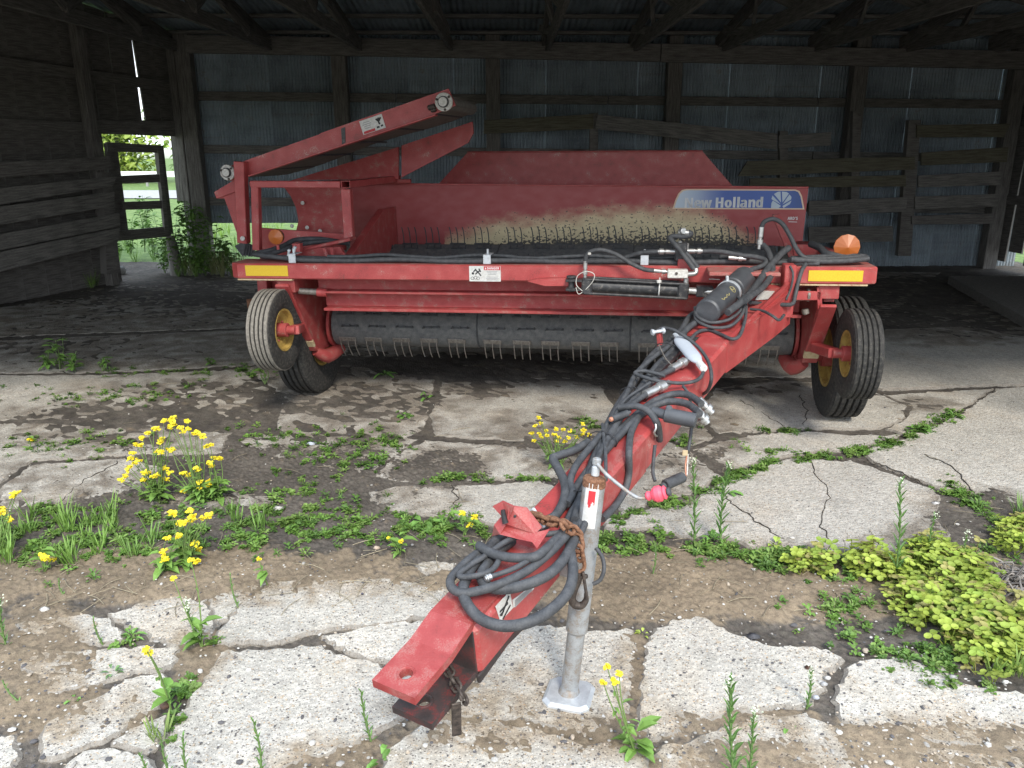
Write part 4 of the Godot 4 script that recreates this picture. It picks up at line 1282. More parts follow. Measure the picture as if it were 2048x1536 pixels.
# belt pickup: three belts side by side, rows of sprung tines
func build_pickup() -> void:
	var c0 := Vector2(-0.60, 0.49); var c1 := Vector2(-1.42, 0.795); var r := 0.142
	var d := (c1 - c0).normalized()
	var up := Vector2(-d.y, d.x)
	if up.y < 0: up = -up
	# closed profile starting at the front bottom, over the front roller, up the top run, round the rear
	var prof := []
	var a0 := atan2(-up.y, -up.x); var a1 := atan2(up.y, up.x)
	for k in 15:
		# go from -up through the front (+n) to up
		var t := float(k) / 14.0
		var an := lerpf(a0, a0 + PI, t)
		var v := Vector2(cos(an), sin(an))
		if k == 7 and v.x < 0: pass
		prof.append(c0 + v * r)
	if prof[7].x < c0.x:
		prof.clear()
		for k in 15:
			var an := lerpf(a0, a0 - PI, float(k) / 14.0)
			prof.append(c0 + Vector2(cos(an), sin(an)) * r)
	var rear := []
	for k in 11:
		var an: float = lerpf(a1, a1 + PI, float(k) / 10.0)
		rear.append(c1 + Vector2(cos(an), sin(an)) * r)
	if rear[5].x > c1.x:
		rear.clear()
		for k in 11:
			var an: float = lerpf(a1, a1 - PI, float(k) / 10.0)
			rear.append(c1 + Vector2(cos(an), sin(an)) * r)
	prof.append_array(rear)
	prof.append(prof[0])
	for seg in [[-1.415, -0.434], [-0.426, 0.546], [0.554, 1.535]]:
		var g := G.new()
		var dv := 0.004 * sin(seg[0] * 9.0)
		for i in prof.size() - 1:
			var p: Vector2 = prof[i]; var q: Vector2 = prof[i + 1]
			var np := func(x: Vector2) -> Vector3:
				var cc := c0 + d * clampf((x - c0).dot(d), 0.0, (c1 - c0).length())
				var w := (x - cc).normalized()
				return MN * w.x + MV * w.y
			var n0: Vector3 = np.call(p); var n1: Vector3 = np.call(q)
			var A := ml(seg[0], p.y + dv, p.x); var B := ml(seg[1], p.y + dv, p.x); var C := ml(seg[1], q.y + dv, q.x); var D := ml(seg[0], q.y + dv, q.x)
			g.t3(A, B, C, n0, n0, n1)
			g.t3(A, C, D, n0, n1, n1)
		for s in 2:
			var ct := ml(seg[s], (c0.y + c1.y) * 0.5, (c0.x + c1.x) * 0.5)
			for i in prof.size() - 1:
				g.tri(ct, ml(seg[s], prof[i].y + dv, prof[i].x), ml(seg[s], prof[i + 1].y + dv, prof[i + 1].x), MU * (-1.0 if s == 0 else 1.0))
		obj("belt", g, M.belt, mach)
	# dark seams where the belts meet
	for u in [-0.43, 0.55]:
		var g := G.new()
		var ring := []
		for p in prof.slice(0, 26): ring.append(ml(u, p.y, p.x))
		g.tube(ring, 0.006, 5, 1, false)
		obj("belt_lacing", g, M.rubber, mach)
	# tine groups: a clip with three tines; local x across, y out of the belt, z along the belt's travel
	var long_g := G.new(); var stub_g := G.new(); var tall_g := G.new()
	for gt in [long_g, stub_g, tall_g]:
		if gt == stub_g:
			gt.box(Vector3(0, 0.004, 0), Basis(), Vector3(0.112, 0.008, 0.012), 0.002)
		else:
			gt.box(Vector3(0, 0.004, 0), Basis(), Vector3(0.118, 0.008, 0.036), 0.002)
		for k in 3:
			var x := -0.05 + k * 0.05
			if gt == long_g:
				gt.tube([Vector3(x, 0.0, 0.0), Vector3(x, 0.012, 0.02), Vector3(x, 0.02, 0.05), Vector3(x, 0.016, 0.1), Vector3(x, 0.004, 0.15)], 0.0042, 5, 2)
			elif gt == stub_g:
				gt.tube([Vector3(x - 0.012, 0.003, 0.004), Vector3(x, 0.006, 0.0), Vector3(x + 0.004, 0.03, -0.01)], 0.0045, 5, 1)
			else:
				gt.tube([Vector3(x, 0.0, 0.0), Vector3(x + 0.002, 0.05, 0.006), Vector3(x - 0.004, 0.10, 0.004), Vector3(x - 0.014, 0.125, -0.004)], 0.004, 5, 2)
	var longm := long_g.mesh(); var stubm := stub_g.mesh(); var tallm := tall_g.mesh()
	# rows round the belt: point (n, v), outward normal, mesh, material
	var rows := []
	for an in [-0.17 * PI, 0.04 * PI, 0.22 * PI, 0.38 * PI]:
		var v := Vector2(cos(an), sin(an))
		rows.append([c0 + v * r, v, longm if an < -0.1 else stubm, M.tine if an < -0.1 else M.rubber])
	var s := 0.12
	while s < (c1 - c0).length() - 0.02:
		rows.append([c0 + up * r + d * s, up, stubm, M.rubber])
		s += 0.142
	rows.append([c1 + up.rotated(0.35) * r, up.rotated(0.35), tallm, M.rubber])
	for i in rows.size():
		var w: Vector2 = rows[i][1]
		var p: Vector2 = rows[i][0]
		var Y := MN * w.x + MV * w.y
		for k in 15:
			var u: float = [-1.415, -0.426, 0.554][k / 5] + 0.1 + (k % 5) * 0.187 + (0.03 if i % 2 else 0.0) + rng.randf_range(-0.006, 0.006)
			var X := MU.rotated(Y, rng.randf_range(-0.04, 0.04))
			var zz := X.cross(Y)
			if rows[i][2] == longm and zz.y > 0.0: X = -X; zz = X.cross(Y)
			inst("tine_group", rows[i][2], Transform3D(Basis(X, Y, zz), ml(u, p.y, p.x)), rows[i][3], mach)
	# bearing rings at the roller ends
	for e in [[-1.43, 1.0], [1.545, -1.0]]:
		var g := G.new()
		g.cyl(ml(e[0], c0.y, c0.x), ml(e[0] - 0.02 * e[1], c0.y, c0.x), r + 0.012, 28)
		obj("roller_end", g, M.red_dusty, mach)

func build_back() -> void:
	# wind panel behind the belts, worn through to the primer
	var wm := StandardMaterial3D.new()
	wm.albedo_texture = wear_tex()
	wm.roughness = 0.5
	var px := [[700, 368], [1617, 376], [1604, 492], [700, 492]]
	var pts := mpoly(px, -1.6)
	var g := G.new()
	var wuv := []
	for p in pts: wuv.append(Vector2((p - pts[3]).dot(MU) / (pts[1] - pts[3]).dot(MU), 1.0 - (p - pts[3]).dot(MV) / (pts[0] - pts[3]).dot(MV)))
	g.plate(pts, -MN * 0.02, wuv)
	var wp := obj("wind_panel", g, wm, mach)
	wp.set_meta("label", "red panel worn to yellow primer and black flecks")
	g = G.new()
	g.bar(pts[0] + MV * 0.004, pts[1] + MV * 0.004, 0.03, 0.012, MV, 0.003)
	obj("panel_rim", g, M.red, mach)
	# maker's sign
	var sg := Node3D.new()
	sg.name = "sign_plate"
	mach.add_child(sg, true)
	sg.set_meta("label", "blue sign with pale border, white lettering and leaf emblem")
	var im := Image.create(128, 8, false, Image.FORMAT_RGB8)
	for x in 128:
		var t := x / 127.0
		var c := Color(0.50, 0.58, 0.66).lerp(Color(0.045, 0.10, 0.36), smoothstep(0.0, 0.42, t))
		c = c.lerp(Color(0.03, 0.075, 0.26), smoothstep(0.8, 1.0, t))
		for y in 8: im.set_pixel(x, y, c.linear_to_srgb())
	var sm := StandardMaterial3D.new()
	sm.albedo_texture = ImageTexture.create_from_image(im)
	sm.roughness = 0.4
	var outer := [[1345, 418], [1351, 399], [1357, 387], [1364, 380], [1373, 378], [1591, 379], [1599, 382], [1604, 392], [1609, 419]]
	var inner := [[1349, 415.5], [1354, 400], [1360, 388], [1367, 382], [1375, 380.6], [1590, 381.6], [1596, 384], [1601, 393], [1605.5, 416.5]]
	g = G.new(); g.plate(mpoly(outer, -1.594), -MN * 0.004); obj("border", g, smat(Color(0.66, 0.50, 0.36), 0.45), sg)
	g = G.new()
	var uv := []
	var ip := mpoly(inner, -1.591)
	for p in ip: uv.append(Vector2((p - ip[0]).dot(MU) / (ip[8] - ip[0]).dot(MU), 1.0 - (p - ip[0]).dot(MV) / (ip[5] - ip[0]).dot(MV)))
	g.plate(ip, -MN * 0.003, uv); obj("face", g, sm, sg)
	var ll := mp(1369, 415, -1.589); var lr := mp(1524, 415.5, -1.589); var lt := mp(1446, 394, -1.589)
	text(sg, "New Holland", (ll + lr) * 0.5 + MV * ((lt - (ll + lr) * 0.5).dot(MV) * 0.5), Basis(MU, MV, MN), (lr - ll).length(), (lt - (ll + lr) * 0.5).dot(MV), M.print_white, "lettering")
	text(sg, "New Holland", (ll + lr) * 0.5 + MU * 0.004 + MV * ((lt - (ll + lr) * 0.5).dot(MV) * 0.5), Basis(MU, MV, MN), (lr - ll).length(), (lt - (ll + lr) * 0.5).dot(MV), M.print_white, "lettering")
	g = G.new()
	var lm := smat(Color(0.42, 0.50, 0.58), 0.4)
	for bl in [[[1562, 412], [1546, 401], [1543, 406], [1542, 416], [1556, 417]], [[1562, 409], [1545, 391], [1543, 398], [1546, 400]], [[1562, 405], [1548, 388], [1556, 383.6], [1561, 383.2]], [[1565, 405], [1564, 383.2], [1573, 384], [1578, 387]], [[1565, 409], [1579, 389], [1583, 394], [1582, 399]], [[1565, 412], [1583, 401], [1580, 408], [1567, 416]]]:
		g.plate(mpoly(bl, -1.5885), -MN * 0.002)
	obj("leaf_emblem", g, lm, sg)
	# small dealer print
	var dl := mp(1575, 440, -1.597); var dr := mp(1595, 440, -1.597)
	text(wp, "ARD'S", (dl + dr) * 0.5 + MV * 0.012 + MN * 0.002, Basis(MU, MV, MN), (dr - dl).length(), 0.021, M.print_white, "dealer_lettering", true, true)
	g = G.new(); g.bar(mp(1577, 443.5, -1.597), mp(1594, 444, -1.597), 0.004, 0.001, MN, 0.0); obj("dealer_line", g, M.print_white, wp)
	# raised hood behind the panel
	g = G.new()
	g.plate(mpoly([[935, 305], [1405, 303], [1474, 382], [864, 382]], -2.3), -MN * 0.03)
	obj("rear_hood", g, M.red, mach)
	g = G.new(); g.bar(mp(935, 304, -2.3), mp(1405, 302, -2.3), 0.05, 0.012, MV, 0.003); obj("hood_rim", g, M.red_dusty, mach)
	# right end bracing of the panel and the right side frame
	mplate("brace", [[1545, 430], [1560, 428], [1607, 520], [1580, 520]], -1.2, 0.03, M.red_dusty)
	mplate("side_frame", [[1585, 489], [1640, 490], [1668, 508], [1668, 516], [1590, 516]], -0.5, 0.03, M.red_dusty)
	g = G.new(); g.bar(mp(1605, 488, -1.5), mp(1660, 508, -0.35), 0.09, 0.04, MV); obj("side_rail", g, M.red_dusty, mach)
	# supports of panel and hood down to the frame
	for u in [-1.2, 1.4]:
		g = G.new(); g.bar(ml(u, 0.35, -1.75), ml(u, 1.3, -1.66), 0.05, 0.05, MN); obj("support", g, M.red_dusty, mach)
		g = G.new(); g.bar(ml(u * 0.6, 0.35, -2.4), ml(u * 0.6, 1.5, -2.36), 0.05, 0.05, MN); obj("support", g, M.red_dusty, mach)
		g = G.new(); g.bar(ml(u, 0.4, -0.75), ml(u, 0.4, -2.42), 0.06, 0.08, MV); obj("frame_rail", g, M.red_dusty, mach)
	g = G.new(); g.bar(ml(-1.6, 0.38, -1.1), ml(1.85, 0.38, -1.1), 0.07, 0.07, MV); obj("axle_beam", g, M.red_dusty, mach)
	g = G.new(); g.bar(ml(-1.25, 0.33, -2.4), ml(1.45, 0.33, -2.4), 0.06, 0.06, MV); obj("frame_rail", g, M.red_dusty, mach)

func build_conveyor() -> void:
	# the cross conveyor folded up at the left: side channels, belt, rollers
	var n := -0.6
	mplate("conveyor_side", [[440, 339], [488, 322], [640, 268], [640, 305], [500, 351], [462, 362]], n, 0.02, M.red)
	mplate("conveyor_side", [[640, 266.5], [897, 177], [911, 211], [872, 227], [640, 305.5]], n + 0.012, 0.02, M.red)
	var g := G.new()
	g.bar(mp(500, 352, n + 0.03), mp(873, 230, n + 0.03), 0.06, 0.01, MV, 0.002); obj("conveyor_flange", g, M.red, mach)
	g = G.new(); g.plate(mpoly([[682, 257], [690, 254], [691, 285], [684, 289]], n + 0.016), -MN * 0.004); obj("joint_plate", g, M.black_paint, mach)
	# underside of the belt
	var A := mu(470, 350, n); var B := mu(905, 203, n)
	g = G.new()
	var segs := 8
	for k in segs:
		var p := A.lerp(B, float(k) / segs); var q := A.lerp(B, float(k + 1) / segs)
		var sag := func(t: float) -> float: return -0.02 - 0.012 * sin(t * PI * 3.0)
		var p1 := ml(p.x, p.y + sag.call(float(k) / segs), -0.64); var q1 := ml(q.x, q.y + sag.call(float(k + 1) / segs), -0.64)
		var p2 := ml(p.x, p.y + sag.call(float(k) / segs), -1.4); var q2 := ml(q.x, q.y + sag.call(float(k + 1) / segs), -1.4)
		g.quad(p1, q1, q2, p2, -MV)
		g.quad(p1 + MV * 0.05, q1 + MV * 0.05, q2 + MV * 0.05, p2 + MV * 0.05, MV)
	obj("conveyor_belt", g, M.belt_under, mach)
	for k in 5:     # cleats of the belt seen from below
		var p := A.lerp(B, 0.15 + k * 0.19)
		g = G.new()
		g.tube([ml(p.x, p.y - 0.028, -0.66), ml(p.x + 0.01, p.y - 0.026, -1.0), ml(p.x + 0.02, p.y - 0.022, -1.36)], 0.007, 5, 3)
		obj("cleat", g, M.rubber, mach)
	# far side of the conveyor and its legs
	mplate("conveyor_side", [[945, 243], [947, 266], [936, 286], [803, 355], [803, 291]], -1.42, 0.02, M.red)
	mplate("conveyor_side", [[797, 294], [797, 358], [610, 360], [560, 368], [620, 349]], -1.425, 0.02, M.red_dusty)
	# roller ends: white discs with dark caps
	for r in [[456, 345, 0.05], [888, 204, 0.055]]:
		var c := mp(r[0], r[1], n + 0.03)
		var rl := Node3D.new(); rl.name = "roller"; mach.add_child(rl, true)
		g = G.new()
		g.cyl(c - MN * 0.01, c + MN * 0.012, r[2], 24)
		obj("flange_disc", g, M.white_disc, rl)
		g = G.new(); g.cyl(c + MN * 0.012, c + MN * 0.03, r[2] * 0.62, 20); obj("bearing", g, M.black_paint, rl)
		g = G.new(); g.cyl(c + MN * 0.03, c + MN * 0.036, r[2] * 0.5, 20); obj("cap", g, M.white_disc, rl)
		g = G.new(); g.cyl(c - MN * 0.8, c - MN * 0.015, r[2] * 0.8, 18); obj("drum", g, M.belt_under, rl)
		g = G.new()
		for k in 3:
			var a := 0.7 + k * TAU / 3.0
			var b: Vector3 = c + (MU * cos(a) + MV * sin(a)) * (r[2] * 0.82)
			g.cyl(b, b + MN * 0.02, 0.008, 6)
		obj("bolts", g, M.chain_dark, rl)
	g = G.new()
	g.cyl(mp(856, 216, n + 0.03), mp(870, 212, n + 0.03), 0.016, 8); g.cyl(mp(862, 221, n + 0.03), mp(872, 219, n + 0.03), 0.013, 8)
	obj("tension_bolt", g, M.chain_dark, mach)
	# label on the channel, turned with it
	var ex := (mp(769, 236, n + 0.016) - mp(722, 252, n + 0.016)).normalized()
	var ey := MN.cross(ex).normalized()
	warning_label(mp(745, 249, n + 0.016), Basis(ex, ey, MN), 0.155, 0.085, false)
	# left post, chute plate and the tube frame
	g = G.new(); g.bar(mp(488, 486, -0.56), mp(481, 323, -0.56), 0.07, 0.06, MN); obj("conveyor_post", g, M.red, mach)
	mplate("chute_plate", [[428, 384], [474, 357], [481, 480], [472, 462], [461, 430], [449, 397], [433, 397]], -0.6, 0.02, M.red)
	mplate("chute_lip", [[428, 384], [474, 366], [474, 382], [434, 397]], -0.585, 0.02, M.red)
	g = G.new(); g.bar(mp(503, 368, -0.5), mp(683, 369, -0.5), 0.05, 0.042, MV); obj("frame_tube", g, M.red, mach)
	g = G.new(); g.bar(mp(512, 373, -0.5), mp(515, 500, -0.5), 0.05, 0.05, MN); obj("frame_tube", g, M.red, mach)
	g = G.new(); g.bar(mp(693, 378, -0.5), mp(699, 478, -0.5), 0.062, 0.05, MN); obj("frame_tube", g, M.red, mach)
	# hollow tube running back, open end towards us
	var tc := mu(691, 369, -0.47)
	for s in [[-0.03, -0.026, -0.022, 0.022], [0.026, 0.03, -0.022, 0.022], [-0.03, 0.03, 0.018, 0.022], [-0.03, 0.03, -0.022, -0.018]]:
		g = G.new(); mbox(g, tc.x + s[0], tc.x + s[1], tc.y + s[2], tc.y + s[3], -1.58, -0.47, 0.001); obj("tube_wall", g, M.red, mach)
	g = G.new(); g.bar(mp(500, 368, -1.5), mp(822, 362, -1.5), 0.03, 0.03, MV); obj("frame_tube", g, M.red_dusty, mach)
	# side panel of the belt box with bolts
	mplate("side_panel", [[566, 372], [690, 372], [693, 476], [590, 470], [597, 442], [592, 415], [581, 392]], -1.0, 0.02, M.red_dusty)
	for b in [[605, 406], [584, 452], [614, 455], [640, 462]]:
		g = G.new(); g.cyl(mp(b[0], b[1], -0.99), mp(b[0], b[1], -0.965), 0.014, 10); obj("bolt", g, M.white_disc, mach)
	g = G.new(); g.cyl(mp(485, 477, -0.52), mp(485, 477, -0.48), 0.016, 10); obj("bolt", g, M.white_disc, mach)
	mplate("lower_rail", [[519, 456], [690, 468], [690, 500], [519, 505]], -0.62, 0.03, M.red)
	mplate("lower_rail", [[520, 500], [680, 494], [690, 512], [520, 525]], -0.35, 0.03, M.red_dusty)
	# rubber flap
	var fl := G.new()
	for k in 5:
		fl.plate(mpoly([[488 + k * 4, 482 + k * 2], [493 + k * 4, 484 + k * 2], [486 + k * 6, 514], [469 + k * 6, 492 + k * 4 + (k % 2) * 5]], -0.7 - 0.01 * k), -MN * 0.005)
	obj("rubber_flap", fl, M.rubber, mach)
	# divider plate beside the belt
	g = G.new()
	g.plate([ml(-1.245, 0.88, -0.3), ml(-1.245, 0.975, -0.42), ml(-1.245, 1.213, -1.16), ml(-1.245, 1.213, -1.5), ml(-1.245, 0.8, -1.5), ml(-1.245, 0.7, -0.3)], -MU * 0.012)
	obj("divider", g, M.red_dusty, mach)
	g = G.new(); g.bar(ml(-1.25, 0.97, -0.42), ml(-1.25, 1.213, -1.16), 0.05, 0.012, MV, 0.003); obj("divider_edge", g, M.red, mach)
	# levers and lugs
	for b in [[[649, 497], [655, 513], -0.3], [[664, 494], [666, 514], -0.3], [[686, 505], [690, 514], -0.35]]:
		g = G.new(); g.bar(mp(b[0][0], b[0][1], b[2]), mp(b[1][0], b[1][1], b[2]), 0.02, 0.025, MN); obj("lug", g, M.red, mach)
	mplate("bracket", [[585, 488], [600, 487], [600, 505], [585, 508]], -0.26, 0.04, M.red)
	g = G.new(); g.bar(mp(600, 500, -0.4), mp(706, 477, -0.4), 0.12, 0.02, MV); obj("shelf_plate", g, M.red_dusty, mach)
	# lower left: post and open pipe end under the beam
	g = G.new(); g.bar(mp(527, 556, -0.5), mp(531, 606, -0.5), 0.07, 0.06, MN); obj("leg_tube", g, M.red, mach)
	mplate("back_plate", [[535, 556], [600, 558], [600, 585], [537, 590]], -0.55, 0.02, M.red)
	var pc := mp(494, 607, -0.3)
	g = G.new()
	var pd := (MU * 0.85 - MN * 0.5).normalized()
	g.lathe(pc, pd, [Vector2(0.024, 0.3), Vector2(0.024, 0.0), Vector2(0.030, 0.0), Vector2(0.030, 0.45), Vector2(0, 0.45)], 16)
	obj("pipe", g, M.rust, mach)

func build_wheels() -> void:
	for s in [-1.0, 1.0]:
		var ax: Vector3 = -MU * s          # towards the inside of the machine
		var fc: Vector3
		var rc: Vector3
		var us := -1.51 if s < 0 else 1.605
		if s < 0:
			var q := mu(577, 660, 0.06)
			fc = ml(q.x - 0.085, q.y, 0.06)
			rc = ml(-1.625, 0, -0.57)
		else:
			var q := mu(1682, 707, 0.06)
			fc = ml(q.x + 0.085, q.y, 0.06)
			rc = ml(1.84, 0, -0.58)
		rc.y = 0.372
		wheel("gauge_wheel", fc, ax, 0.245, 0.15, 0.125, M.tread if s < 0 else M.tyre, "small ribbed gauge wheel raised off the floor")
		wheel("ground_wheel", rc, ax, 0.375, 0.215, 0.185, M.tyre, "large ribbed wheel standing on the floor")
		# side plate of the pickup with its flanged front strap
		var g := G.new()
		var poly := [[-0.03, 0.87], [-0.06, 0.80], [-0.31, 0.43], [-0.36, 0.36], [-0.62, 0.33], [-0.78, 0.42], [-0.74, 0.87]]
		var pp := []
		for p in poly: pp.append(ml(us + 0.03 * s * -1.0, p[1], p[0]))
		g.plate(pp, MU * (0.014 * s))
		obj("side_plate", g, M.red_dusty, mach)
		g = G.new()
		var tv := 0.855 if s < 0 else 0.775
		g.bar(ml(us, tv, 0.015), ml(us, 0.455, -0.262), 0.085, 0.02, MN, 0.004)
		obj("strap", g, M.red, mach)
		g = G.new()
		g.bar(ml(us, 0.452, -0.264), ml(us, 0.405, -0.296), 0.087, 0.022, MN, 0.004)
		obj("strap_end", g, M.cream, mach)
		g = G.new()
		g.bar(ml(us, 0.403, -0.298), ml(us, 0.372, -0.32), 0.085, 0.02, MN, 0.004)
		obj("strap_tip", g, M.red_worn, mach)
		# front axle: arm from the strap forward to the hub
		var hubp: Vector3 = fc + ax * 0.10
		var arm := ml(us, 0.55 if s < 0 else 0.49, -0.20)
		g = G.new(); g.bar(arm, hubp + ax * 0.02, 0.06, 0.055, MV, 0.006); obj("axle_arm", g, M.red, mach)
		g = G.new(); g.cyl(hubp + ax * 0.03, fc, 0.026, 16); obj("axle", g, M.red_dusty, mach)
		# rear axle
		g = G.new(); g.cyl(rc, rc + ax * 0.3, 0.032, 14); obj("axle", g, M.red_dusty, mach)
		g = G.new(); g.bar(rc + ax * 0.26, Vector3(rc.x, 0.62, rc.z) + ax * 0.26 - MN * 0.05, 0.08, 0.08, MN); obj("axle_leg", g, M.red_dusty, mach)
		# spring pin and pivot cylinder under the beam
		g = G.new(); g.cyl(ml(us + 0.05 * -s, 0.80, -0.1), ml(us + 0.17 * -s, 0.79, -0.12), 0.02, 12); obj("pivot_pin", g, M.tine, mach)
		g = G.new(); g.cyl(ml(us + 0.16 * -s, 0.79, -0.12), ml(us + 0.22 * -s, 0.785, -0.13), 0.027, 12); obj("pivot_boss", g, M.red, mach)
		g = G.new(); mbox(g, us - 0.05, us + 0.06, 0.80, 0.884, -0.16, -0.03); obj("bracket", g, M.red_dusty, mach)
		# shoe at the bottom of the side plate
		g = G.new(); g.tube([ml(us - 0.02 * s, 0.36, -0.34), ml(us - 0.07 * s, 0.31, -0.42), ml(us - 0.09 * s, 0.32, -0.6)], [0.03, 0.05, 0.04], 10, 3); obj("skid_shoe", g, M.red_dusty, mach)
	# right hand extras: cross tube and clamp below the beam
	var g3 := G.new(); g3.bar(mp(1590, 590, -0.06), mp(1640, 590, -0.06), 0.06, 0.05, MV); obj("cross_tube", g3, M.red, mach)
	g3 = G.new(); g3.cyl(mp(1613, 590, -0.06), mp(1619, 590, -0.06), 0.036, 14); obj("clamp", g3, M.tine, mach)
	g3 = G.new(); g3.cyl(mp(1610, 618, -0.1), mp(1612, 628, -0.1), 0.02, 10); obj("bolt", g3, M.tine, mach)
	mplate("hanger", [[1634, 575], [1643, 575], [1645, 625], [1636, 625]], -0.03, 0.05, M.red)
	mplate("hanger", [[1645, 575], [1672, 575], [1668, 603], [1648, 604]], -0.1, 0.04, M.red_worn)

func lamp(c: Vector3, r: float, label: String) -> void:
	var l := Node3D.new(); l.name = "marker_lamp"; mach.add_child(l, true)
	l.set_meta("label", label)
	var g := G.new(); g.cyl(c - MN * 0.035, c - MN * 0.004, r * 0.92, 20); obj("lamp_body", g, M.black_paint, l)
	g = G.new()
	# faceted conical lens
	var k := 12
	for i in k:
		var a0 := TAU * i / k; var a1 := TAU * (i + 1) / k
		var p0 := c + (MU * cos(a0) + MV * sin(a0)) * r; var p1 := c + (MU * cos(a1) + MV * sin(a1)) * r
		g.tri(p0, p1, c + MN * (r * 0.42), MN)
		g.quad(p0, p1, p1 - MN * 0.012, p0 - MN * 0.012, p0 - c)
	obj("lens", g, M.amber, l)
	g = G.new(); g.cyl(c - MV * (r + 0.04) - MN * 0.02, c - MV * (r * 0.8) - MN * 0.02, 0.01, 8); obj("lamp_stem", g, M.red, l)

func build_beam_fittings() -> void:
	lamp(mp(551, 474, -0.2), 0.047, "small amber marker lamp by the tube frame")
	lamp(mp(1694, 494, -0.14), 0.069, "big amber marker lamp on the beam's end")
	# hoses along the top of the beam
	var v := 0.978
	var h1 := []; var h2 := []; var h3 := []
	for k in 19:
		var u := -1.6 + k * 0.175
		h1.append(ml(u, v + 0.017 + 0.004 * sin(k * 1.7), -0.055 + 0.012 * sin(k * 1.1)))
		h2.append(ml(u, v + 0.018 + 0.005 * sin(k * 1.3 + 1.0), -0.105 + 0.014 * sin(k * 0.9 + 2.0)))
		h3.append(ml(u, v + 0.038 + 0.008 * sin(k * 1.9), -0.085 + 0.01 * sin(k * 1.4 + 0.5)))
	var bend := mline([[560, 512, -0.06], [520, 510, -0.09], [512, 507, -0.13], [540, 501, -0.2], [568, 491, -0.3], [592, 480, -0.4], [640, 478, -0.48], [690, 486, -0.55]])
	bend.reverse()
	hose(bend.slice(0, 7) + h1.slice(1), 0.0155)
	var bend2 := mline([[700, 487, -0.55], [650, 483, -0.48], [606, 488, -0.38], [575, 497, -0.28], [545, 507, -0.18], [525, 513, -0.12]])
	hose(bend2 + h2.slice(1), 0.0155)
	hose(h3.slice(2, 15), 0.011)
	# clips over the hoses
	for u in [-1.45, -0.27, 0.62]:
		var g := G.new()
		mbox(g, u - 0.022, u + 0.022, v + 0.002, v + 0.05, -0.035, -0.028, 0.001)
		mbox(g, u - 0.022, u + 0.022, v + 0.05, v + 0.055, -0.13, -0.028, 0.001)
		g.cyl(ml(u, v + 0.055, -0.06), ml(u, v + 0.085, -0.06), 0.007, 8)
		obj("hose_clip", g, M.zinc, mach)
	for b in [[578, 503], [590, 497]]:
		var g := G.new(); g.cyl(mp(b[0], b[1], -0.06), mp(b[0] - 3, b[1] + 12, -0.06), 0.007, 8); g.lathe(mp(b[0], b[1] - 2, -0.06), MV, [Vector2(0.0, -0.011), Vector2(0.011, -0.004), Vector2(0.011, 0.004), Vector2(0, 0.011)], 10); obj("clip_bolt", g, M.zinc, mach)
	# hydraulic cylinder along the front of the beam
	var cy := Node3D.new(); cy.name = "hydraulic_cylinder"; mach.add_child(cy, true)
	var ca := mp(1180, 571, 0.07); var cb := mp(1360, 580, 0.07)
	var cd := (cb - ca).normalized()
	var g := G.new(); g.cyl(ca, cb, 0.034, 24); obj("barrel", g, M.black_paint, cy)
	for e in [ca - cd * 0.03, cb]:
		g = G.new(); g.box(e + cd * 0.015, Basis(cd, MN.cross(cd), MN), Vector3(0.06, 0.088, 0.085), 0.008); obj("end_block", g, M.black_paint, cy)
	for o in [[0.038, 0.036], [-0.038, 0.036], [0.038, -0.036], [-0.038, -0.036]]:
		var ov: Vector3 = MN.cross(cd) * o[0] + MN * o[1]
		g = G.new(); g.cyl(ca - cd * 0.03 + ov, cb + cd * 0.04 + ov, 0.008, 8); obj("tie_rod", g, M.black_paint, cy)
	g = G.new(); g.cyl(cb, mp(1440, 585, 0.09), 0.018, 14); obj("piston_rod", g, M.steel, cy)
	g = G.new(); g.box(cb + cd * 0.13, Basis(cd, MN.cross(cd), MN), Vector3(0.09, 0.06, 0.06), 0.006); obj("clevis", g, M.black_paint, cy)
	g = G.new(); g.cyl(mp(1143, 551, 0.07), mp(1143, 583, 0.07), 0.018, 14); g.cyl(mp(1143, 551, 0.07), mp(1143, 556, 0.07), 0.028, 14); obj("pivot_pin", g, M.black_paint, cy)
	g = G.new(); g.box(mp(1150, 560, 0.07), Basis(MU, MV, MN), Vector3(0.1, 0.014, 0.07), 0.003); g.box(mp(1150, 578, 0.07), Basis(MU, MV, MN), Vector3(0.1, 0.014, 0.07), 0.003); obj("clevis", g, M.black_paint, cy)
	g = G.new()
	var sc := mp(1318, 575, 0.07)
	var ring := []
	for k in 13: ring.append(sc + (MN.cross(cd) * cos(TAU * k / 12) + MN * sin(TAU * k / 12)) * 0.052)
	g.tube(ring, 0.004, 6, 1, false); g.cyl(mp(1318, 560, 0.13), mp(1318, 566, 0.13), 0.014, 6)
	obj("band", g, M.label_white, cy)
	mplate("cylinder_bracket", [[1055, 563], [1075, 558], [1140, 556], [1148, 560], [1148, 572], [1090, 572]], 0.05, 0.05, M.red)
	# safety pin ring
	hose(mline([[1165, 582, 0.11], [1153, 570, 0.11], [1155, 552, 0.11], [1172, 543, 0.12], [1188, 548, 0.12], [1186, 562, 0.12], [1170, 580, 0.11], [1157, 588, 0.11], [1152, 575, 0.11]]), 0.0022, M.white_disc, "safety_ring")
	# hose from the cylinder's end to the valve block
	fitting(mp(1171, 522, 0.07), mp(1170, 556, 0.07), 0.012)
	hose(mline([[1171, 526, 0.07], [1173, 511, 0.07], [1184, 502, 0.07], [1206, 500, 0.07], [1235, 510, 0.07], [1262, 527, 0.075], [1290, 539, 0.08], [1308, 541, 0.08]]), 0.012)
	fitting(mp(1306, 541, 0.08), mp(1338, 544, 0.08), 0.011)
	g = G.new(); g.box(mp(1179, 507, 0.07), Basis(MU, MV, MN), Vector3(0.018, 0.014, 0.028), 0.003); obj("tape_mark", g, M.white_disc, mach)
